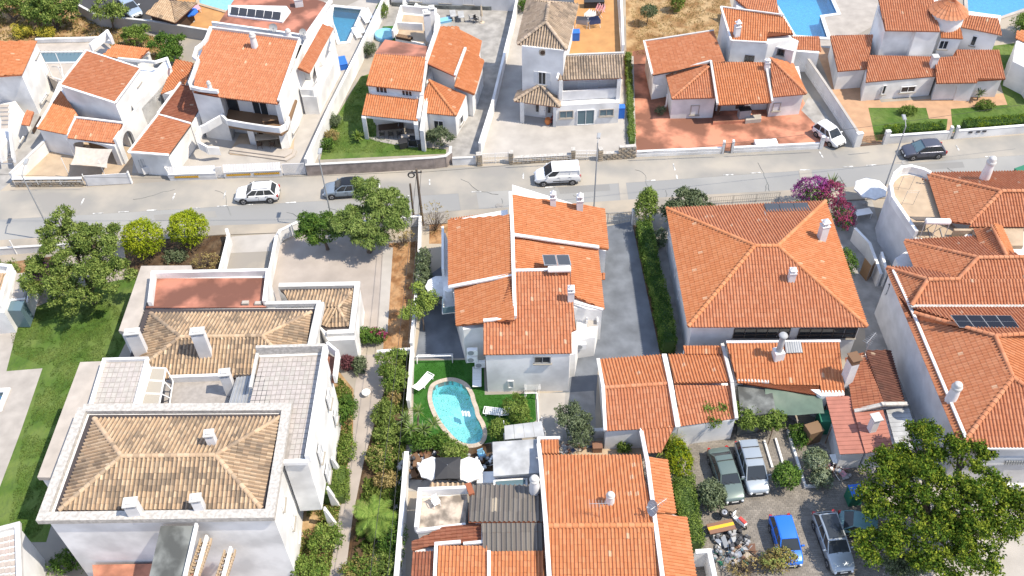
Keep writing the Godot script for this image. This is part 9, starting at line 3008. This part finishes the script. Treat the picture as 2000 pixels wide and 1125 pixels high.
func pool_garden() -> void:
	sheet("synthetic_lawn", [P(-8.2,7.9),P(-2.5,8.0),P(-2.4,11.6),P(1.6,11.6),P(1.6,14.2),P(-0.7,15.9),P(-5.0,16.7),P(-7.9,16.0)], 0.0, "synthetic_turf")
	blades("turf_blades", [P(-8.1,8.0),P(-4.2,8.1),P(-4.0,9.9),P(-2.5,10.2),P(-2.4,11.6),P(1.5,11.8),P(1.5,14.1),P(-0.9,15.5),P(-2.3,13.0),P(-2.7,16.4),P(-5.0,16.5),P(-7.8,15.7),P(-8.0,12.8)], 16000, 0.05, [Color(0.03, 0.15, 0.01), Color(0.06, 0.22, 0.02), Color(0.02, 0.09, 0.008)], 0.02)
	# kidney pool
	var o := pool("kidney_pool", "turquoise kidney shaped pool with pale stone rim and steps", 5, "pool_tile", "")
	var n := kidney.size()
	var mid := Vector3.ZERO
	for p in kidney:
		mid += p / n
	for i in n:
		var a: Vector3 = kidney[i]
		var b: Vector3 = kidney[(i + 1) % n]
		var sa: Vector3 = (kidney[(i + 1) % n] - kidney[(i - 1 + n) % n]).normalized()
		var sb: Vector3 = (kidney[(i + 2) % n] - a).normalized()
		sa = V(sa.z, 0, -sa.x)
		sb = V(sb.z, 0, -sb.x)
		if sa.dot(a - mid) < 0.0 and sb.dot(a - mid) < 0.0:
			sa = -sa
			sb = -sb
		b = b.lerp(a, 0.05)
		var m := M.new()
		var v := rng.randf_range(0.9, 1.08)
		m.col = Color(0.52 * v, 0.44 * v, 0.36 * v)
		m.prism([flat(a - sa * 0.05), flat(b - sb * 0.05), flat(b + sb * 0.3), flat(a + sa * 0.3)], 0.0, 0.08)
		part(o, "rim_stone", m, mats.tinted)
	for i in 3:
		var m := M.new()
		m.bevel_box(V(-4.16,0,13.07).lerp(V(-3.44,0,13.39), (i + 0.5) / 3.0) + V(-0.1, -0.1 - 0.1 * (2 - i), 0), V(0.17, 0.12, 0.5), 0.03, Basis(Vector3.UP, 0.25))
		part(o, "pool_step", m, mats.plastic_white)
	# loungers, goals, frames
	lounger("white plastic sun lounger on the turf between the white wall and the pool", V(-7.21,0.03,10.26), 2.55, 0.35)
	lounger("white plastic sun lounger standing against the left wing of the villa", V(-3.01,0.03,9.89), PI, 0.1)
	lounger("white plastic sun lounger half shaded by the small tree right of the pool", V(-1.63,0.03,13.48), -1.75, 0.3)
	goal("white football goal frame at the far end of the pool turf", V(-6.47,0.03,7.85), 2.9, 0.9, 0.0)
	goal("small white training goal on the turf below the facade", V(1.22,0.03,11.79), 0.9, 0.8, 0.0)
	wall_run("kerb", "thin white kerb along the right side of the pool turf", [P(1.76,11.58),P(1.76,14.45)], 0.2, 0.1, "white", "")
	tree("tree", "small yellow green tree on the turf right of the kidney pool", "tree", V(-0.05,0,14.19), [[V(0, 1.6, -0.2), V(1.0, 1.0, 0.9)], [V(0.4, 1.4, 0.6), V(0.8, 0.8, 0.8)]], FRESH, 3200, 0.12, 0.07, "", 0.03)
	tree("tree", "small yellow green tree at the lower right rim of the kidney pool", "tree", V(-1.26,0,15.86), [[V(0, 1.2, 0), V(0.9, 0.8, 0.8)], [V(0.4, 1.2, 0.5), V(0.6, 0.7, 0.6)]], FRESH, 2200, 0.12, 0.06, "", 0.03)
	tree("tree", "olive green citrus tree below the kidney pool", "tree", V(-4.59,0,17.91), [[V(0, 1.5, 0), V(1.0, 0.9, 0.8)], [V(0.2, 1.2, 0.6), V(0.8, 0.8, 0.7)]], [FRESH[0], OLIVE[1], GREEN[0]], 2800, 0.12, 0.07)
	tree("tree", "dense grey green olive tree between the patio and the cottage", "tree", V(4.46,0,15.68), [[V(0, 1.9, -0.2), V(1.4, 1.3, 1.2)], [V(0.3, 1.4, 1.0), V(1.0, 1.0, 0.9)]], GREYGREEN, 5200, 0.12, 0.12)
	rosette("yucca", "cluster of spiky yuccas at the lower left of the kidney pool", "plant", V(-7.59,0,15.18), 46, 0.85, [FRESH[0], GREYGREEN[1], GREEN[0]], "", 1.3, [V(-0.8, 0.2, -0.4), V(0.2, 0.4, -0.9), V(0.6, -0.1, 0.5), V(-0.3, 0.3, 0.6), V(1.3, -0.2, -0.1)], 0.045)
	bush("shrub", "green bushes below the yuccas at the pool corner", "shrub", V(-7.43,0,16.12), V(1.4, 0.7, 0.9), GREEN, 2200, 0.11)
	bush("shrub", "dark leafy bush at the lower end of the pool turf", "shrub", V(-5.78,0,16.36), V(1.0, 0.6, 0.7), GREEN, 1500, 0.11)

func goal(label: String, at: Vector3, w: float, h: float, turn: float) -> Node3D:
	var o := thing("football_goal", label, "goal", at, "", turn)
	for x in [-w / 2, w / 2]:
		var m := M.new()
		m.bar(V(x, 0, 0.4), V(x, h, 0.4), 0.045)
		m.bar(V(x, h, 0.4), V(x, 0, -0.5), 0.03)
		m.bar(V(x, 0.03, 0.4), V(x, 0.03, -0.5), 0.03)
		part(o, "post", m, mats.white_metal)
	var b := M.new()
	b.bar(V(-w / 2, h, 0.4), V(w / 2, h, 0.4), 0.045)
	part(o, "crossbar", b, mats.white_metal)
	var r := M.new()
	r.bar(V(-w / 2, 0.03, -0.5), V(w / 2, 0.03, -0.5), 0.03)
	part(o, "ground_bar", r, mats.white_metal)
	var n := M.new()
	var k := int(w / 0.12)
	for i in k:
		var x := -w / 2 + w * i / k
		n.bar(V(x, h, 0.4), V(x, 0.03, -0.5), 0.006)
	for i in 6:
		var t := i / 6.0
		n.bar(V(-w / 2, h * (1 - t), 0.4 - 0.9 * t), V(w / 2, h * (1 - t), 0.4 - 0.9 * t), 0.006)
	part(o, "net", n, mats.white_metal)
	return o

func yards() -> void:
	# junk yard corner behind the brown corrugated roof
	parasol("white parasol left of the black one behind the brown corrugated roof", V(-6.18,0,19.5), 1.0, 2.2, 8, "white_cloth")
	parasol("square black parasol between two white ones", V(-5,0,19.66), 1.3, 2.5, 4, "black", PI / 4)
	parasol("white parasol right of the black one", V(-3.5,0,19.67), 1.1, 2.2, 8, "white_cloth")
	parasol("white parasol with scalloped rim by the curved terrace house", V(33.62,0,-9.53), 1.55, 2.5, 8, "white_cloth")
	table("white table under the edge of the scalloped parasol", V(32.76,0,-7.77), 0.2, V(1.6, 0.75, 0.8), "plastic_white", "white_metal")
	bin_box("white_cabinet", "white cabinet right of the white parasols", "cabinet", V(-2.21,0,19.97), V(1.4, 1.2, 0.9), "plastic_white")
	junk("heap of white sheets and twisted tubes in the yard corner by the alley wall", "scrap heap", V(-7.44,0,18.4), V(1.5, 0.7, 0.9), ["plastic_white", "grey", "pale_sheet", "rust", "dark_metal"], 46)
	junk("pile of dark branches and rubbish behind the white parasols", "rubbish heap", V(-6.13,0,17.63), V(1.9, 0.5, 0.5), ["brown", "black", "rust", "grey"], 40)
	junk("rubbish with a blue chair beside the flat grey shed", "rubbish heap", V(-2.75,0,17.97), V(1.0, 0.5, 0.8), ["black", "grey", "plastic_white", "brown"], 30)
	chair("blue plastic chair among the rubbish beside the flat grey shed", V(-2.63,0,17.57), 0.4, "sky")
	sheet("dark_ground", [P(-7.9,16.7),P(-1.9,16.2),P(-1.7,19.3),P(-2.9,19.5),P(-8.0,19.2)], 0.0, "dark_earth")
	var b := thing("cartwheel", "old bicycle wheel leaning in the yard corner", "bicycle wheel", V(-7.1,0.3,19.35), "", 0.3)
	var m := M.new()
	ring(m, V(0, 0.35, 0), 0.34, 0.025)
	part(b, "wheel", m, mats.rust)
	# courtyard between the cottage and the duplex
	junk("sacks and driftwood along the courtyard wall above the broad orange roof", "heap", V(4.1,0,16.97), V(1.4, 0.35, 0.3), ["grey", "beige", "brown", "navy"], 26)
	bin_box("crate", "brown crate in the little courtyard above the broad orange roof", "crate", V(6.07,0,17.04), V(0.7, 0.6, 0.6), "brown")
	bush("shrub", "bright green potted bush in the little courtyard", "shrub", V(8.03,0,17.19), V(0.6, 0.6, 0.5), FRESH, 900, 0.1)
	rosette("bamboo", "olive brown reed clump beside the cottage lean to", "plant", V(11.22,0,17.3), 130, 1.5, [OLIVE[1], DRY[1], OLIVE[0]], "", 0.9, [Vector3.ZERO, V(0.1, 0.4, -0.9), V(-0.3, 0.2, 0.4)], 0.03)
	tree("tree", "yellow flowering broom shrub beside the reed clump", "shrub", V(11.78,0,19.34), [[V(0, 1.5, 0), V(1.0, 1.4, 1.3)], [V(0, 1.2, -1.2), V(0.7, 1.0, 0.8)]], [Color(0.14, 0.19, 0.01), Color(0.26, 0.27, 0.015), GREEN[0]], 4200, 0.12, 0.06)
	tree("tree", "ivy green vines sprawling from the cottage roof edge over the cars, left mass", "vine", V(15.42,0,15.68), [[V(-0.4, 2.2, 0), V(1.6, 0.8, 0.9)], [V(1.0, 2.0, 0), V(1.2, 0.7, 0.8)]], [FRESH[0], FRESH[1], GREEN[2]], 4200, 0.14, 0.05, "", 0.05)
	tree("tree", "ivy green vines in front of the green tarpaulin, right mass", "vine", V(18.43,0,15.92), [[V(-0.6, 1.7, 0.1), V(1.3, 0.7, 0.7)], [V(0.8, 1.7, 0.1), V(1.1, 0.8, 0.7)]], [FRESH[0], FRESH[1], GREEN[2]], 4200, 0.14, 0.05, "", 0.05)
	tree("tree", "grey green shrub leaning over the old saloon bonnet", "shrub", V(13.74,0,21.98), [[V(0, 1.2, 0), V(1.0, 0.9, 1.0)]], GREYGREEN, 2300, 0.15, 0.06)
	tree("tree", "round green potted tree in the middle of the paved yard", "tree", V(19.36,0,20.67), [[V(0, 1.4, 0), V(1.0, 0.9, 0.9)]], GREEN, 3000, 0.11, 0.08)
	tree("tree", "pale leaved shrub in the white edged bed by the red sheet roof", "shrub", V(21.73,0,19.67), [[V(0, 1.4, -0.3), V(0.9, 0.8, 0.9)], [V(0.3, 0.8, 0.9), V(0.8, 0.6, 0.7)]], [GREYGREEN[1], Color(0.24, 0.28, 0.19), GREYGREEN[0]], 2600, 0.14, 0.07)
	bush("shrub", "bushes inside the white edged bed behind the pale shrub", "shrub", V(21.3,0,16.72), V(0.8, 0.6, 1.2), GREEN, 1400, 0.11)
	bush("shrub", "dry brown bush at the bottom edge of the paved yard", "shrub", V(17.5,0,26.87), V(1.3, 0.9, 0.9), [DRY[0], OLIVE[1], DRY[2]], 2200, 0.11)
	twiggy("bare_shrub", "brown brush heap at the bottom edge left of the dry bush", "shrub", V(15.34,0,27.18), V(1.6, 0.6, 0.8), 34, DRY, 600)
	bush("shrub", "greyish bush at the bottom edge below the big tree", "shrub", V(25.84,0,27.69), V(1.7, 0.8, 1.0), GREYGREEN, 2000, 0.13)
	wall_run("bed_kerb", "white kerb of the narrow bed left of the potted tree", [P(18.74,16.72),P(18.86,19.13)], 0.25, 0.15, "white", "")
	wall_run("bed_kerb", "white kerb between the narrow bed and the brick strip", [P(19.63,16.57),P(19.72,19.03)], 0.25, 0.15, "white", "")
	wall_run("bed_kerb", "white kerb around the corner bed with the pale shrub", [P(20.71,15.86),P(20.9,20.81),P(21.96,20.76)], 0.3, 0.18, "white", "")
	bin_box("crate", "tall weathered wooden box leaning by the green box shed", "crate", V(22.25,0,16.66), V(1.1, 1.5, 0.9), "wood", 0.3)
	bin_box("water_tank", "green plastic tank with blue lid at the edge of the big tree", "tank", V(24.01,0,22.01), V(0.9, 1.4, 0.9), "green", 0.1, "blue")
	table("white table with clutter under the front of the red sheet roof", V(23.93,0,18.85), 0.1, V(1.6, 0.75, 0.8), "plastic_white", "white_metal")
	junk("rags and pots on the paving below the red sheet roof", "clutter", V(23.2,0,19.49), V(1.2, 0.4, 0.6), ["pink", "grey", "plastic_white", "brown"], 24)
	# scrap by the hedge
	junk("heap of silver car panels and engine parts by the hedge", "scrap heap", V(14.74,0,25.24), V(1.3, 0.6, 1.0), ["grey", "metal", "black", "grey_paint", "dark_metal"], 60)
	junk("pile of green glass panes and bumpers at the lower end of the scrap", "scrap heap", V(14.26,0,26.39), V(1.2, 0.4, 0.7), ["green", "blue_glass", "grey", "black"], 26)
	junk("bundle of cloth and bags at the right end of the scrap", "heap", V(15.47,0,25.93), V(0.7, 0.5, 0.7), ["beige", "brown", "grey", "rust"], 24)
	var pl := thing("board_stack", "stacked brown boards with yellow edges on the scrap heap", "boards", V(14.15,0.5,24.12), "", 0.1)
	for i in 3:
		var q := M.new()
		q.box(V(0, 0.1 * i, -0.3 + 0.3 * i), V(1.9, 0.07, 0.3), Basis(Vector3.UP, 0.1))
		part(pl, "board", q, mats.brown if i != 1 else mats.yellow)
	var ty := thing("spare_wheel", "spare car wheel with silver rim on top of the scrap", "wheel", V(14.54,0.55,23.07))
	var tm := M.new()
	tm.lathe(Vector3.ZERO, [P(0.2, 0), P(0.33, 0.02), P(0.34, 0.1), P(0.33, 0.2), P(0.22, 0.22)], 18)
	part(ty, "tyre", tm, mats.tyre)
	var tr := M.new()
	tr.lathe(V(0, 0.2, 0), [P(0.21, 0), P(0.2, 0.04), P(0.06, 0.02)], 16)
	part(ty, "rim", tr, mats.rim)
	var mo := thing("motor_scooter", "old red and white scooter lying beside the boards", "scooter", V(15.49,0,23.47), "", 2.2)
	for x in [-0.6, 0.6]:
		var q := M.new()
		ring(q, V(x, 0.26, 0), 0.22, 0.05)
		part(mo, "wheel", q, mats.tyre)
	var mb := M.new()
	mb.bevel_box(V(-0.35, 0.55, 0), V(0.7, 0.35, 0.3), 0.08)
	mb.bevel_box(V(0.1, 0.3, 0), V(0.5, 0.1, 0.3), 0.03)
	mb.bevel_box(V(0.45, 0.6, 0), V(0.12, 0.6, 0.32), 0.04)
	part(mo, "body", mb, mats.plastic_white)
	var ms := M.new()
	ms.bevel_box(V(-0.35, 0.76, 0), V(0.6, 0.1, 0.26), 0.04)
	part(mo, "seat", ms, mats.red)
	var mh := M.new()
	mh.bar(V(0.45, 0.95, -0.3), V(0.45, 0.95, 0.3), 0.025)
	part(mo, "handlebar", mh, mats.black)
	# raised flower pots
	for q in [[V(14.6,0,17.87), "white plastic tub between the vines and the saloon"], [V(-11.81,0,11.3), "white round pot on the path beside the clipped bush"]]:
		var o := thing("flower_pot", q[1], "pot", q[0])
		var k := M.new()
		k.lathe(Vector3.ZERO, [P(0.22, 0), P(0.32, 0.4), P(0.35, 0.42), P(0.3, 0.42)], 14)
		part(o, "pot", k, mats.plastic_white)

# a heap of bent sheets, bars and boxes that nobody could count
func junk(label: String, category: String, at: Vector3, r: Vector3, keys: Array, count: int) -> Node3D:
	var o := thing("heap", label, category, at)
	for key in keys:
		var m := M.new()
		for i in count / keys.size():
			var p := V(rng.randf_range(-1, 1) * r.x, 0, rng.randf_range(-1, 1) * r.z)
			p.y = rng.randf() * r.y * (1.0 - 0.6 * P(p.x / r.x, p.z / r.z).length()) + 0.06
			var t := Basis(Vector3.UP, rng.randf() * TAU) * Basis(Vector3.RIGHT, rng.randf_range(-0.6, 0.6)) * Basis(Vector3.BACK, rng.randf_range(-0.5, 0.5))
			var k := rng.randi() % 4
			if k == 0:
				m.bevel_box(p, V(rng.randf_range(0.2, 0.5), rng.randf_range(0.1, 0.3), rng.randf_range(0.15, 0.4)), 0.03, t)
			elif k == 1:
				m.box(p, V(rng.randf_range(0.4, 0.9), 0.02, rng.randf_range(0.2, 0.5)), t)
			elif k == 2:
				m.bar(p - t.x * 0.6, p + t.x * 0.6, 0.025)
			else:
				m.lathe(p, [P(0.12, 0), P(0.16, 0.15), P(0.1, 0.25)], 8)
		part(o, "scrap_pieces", m, mats[key]).set_meta("kind", "stuff")
	return o
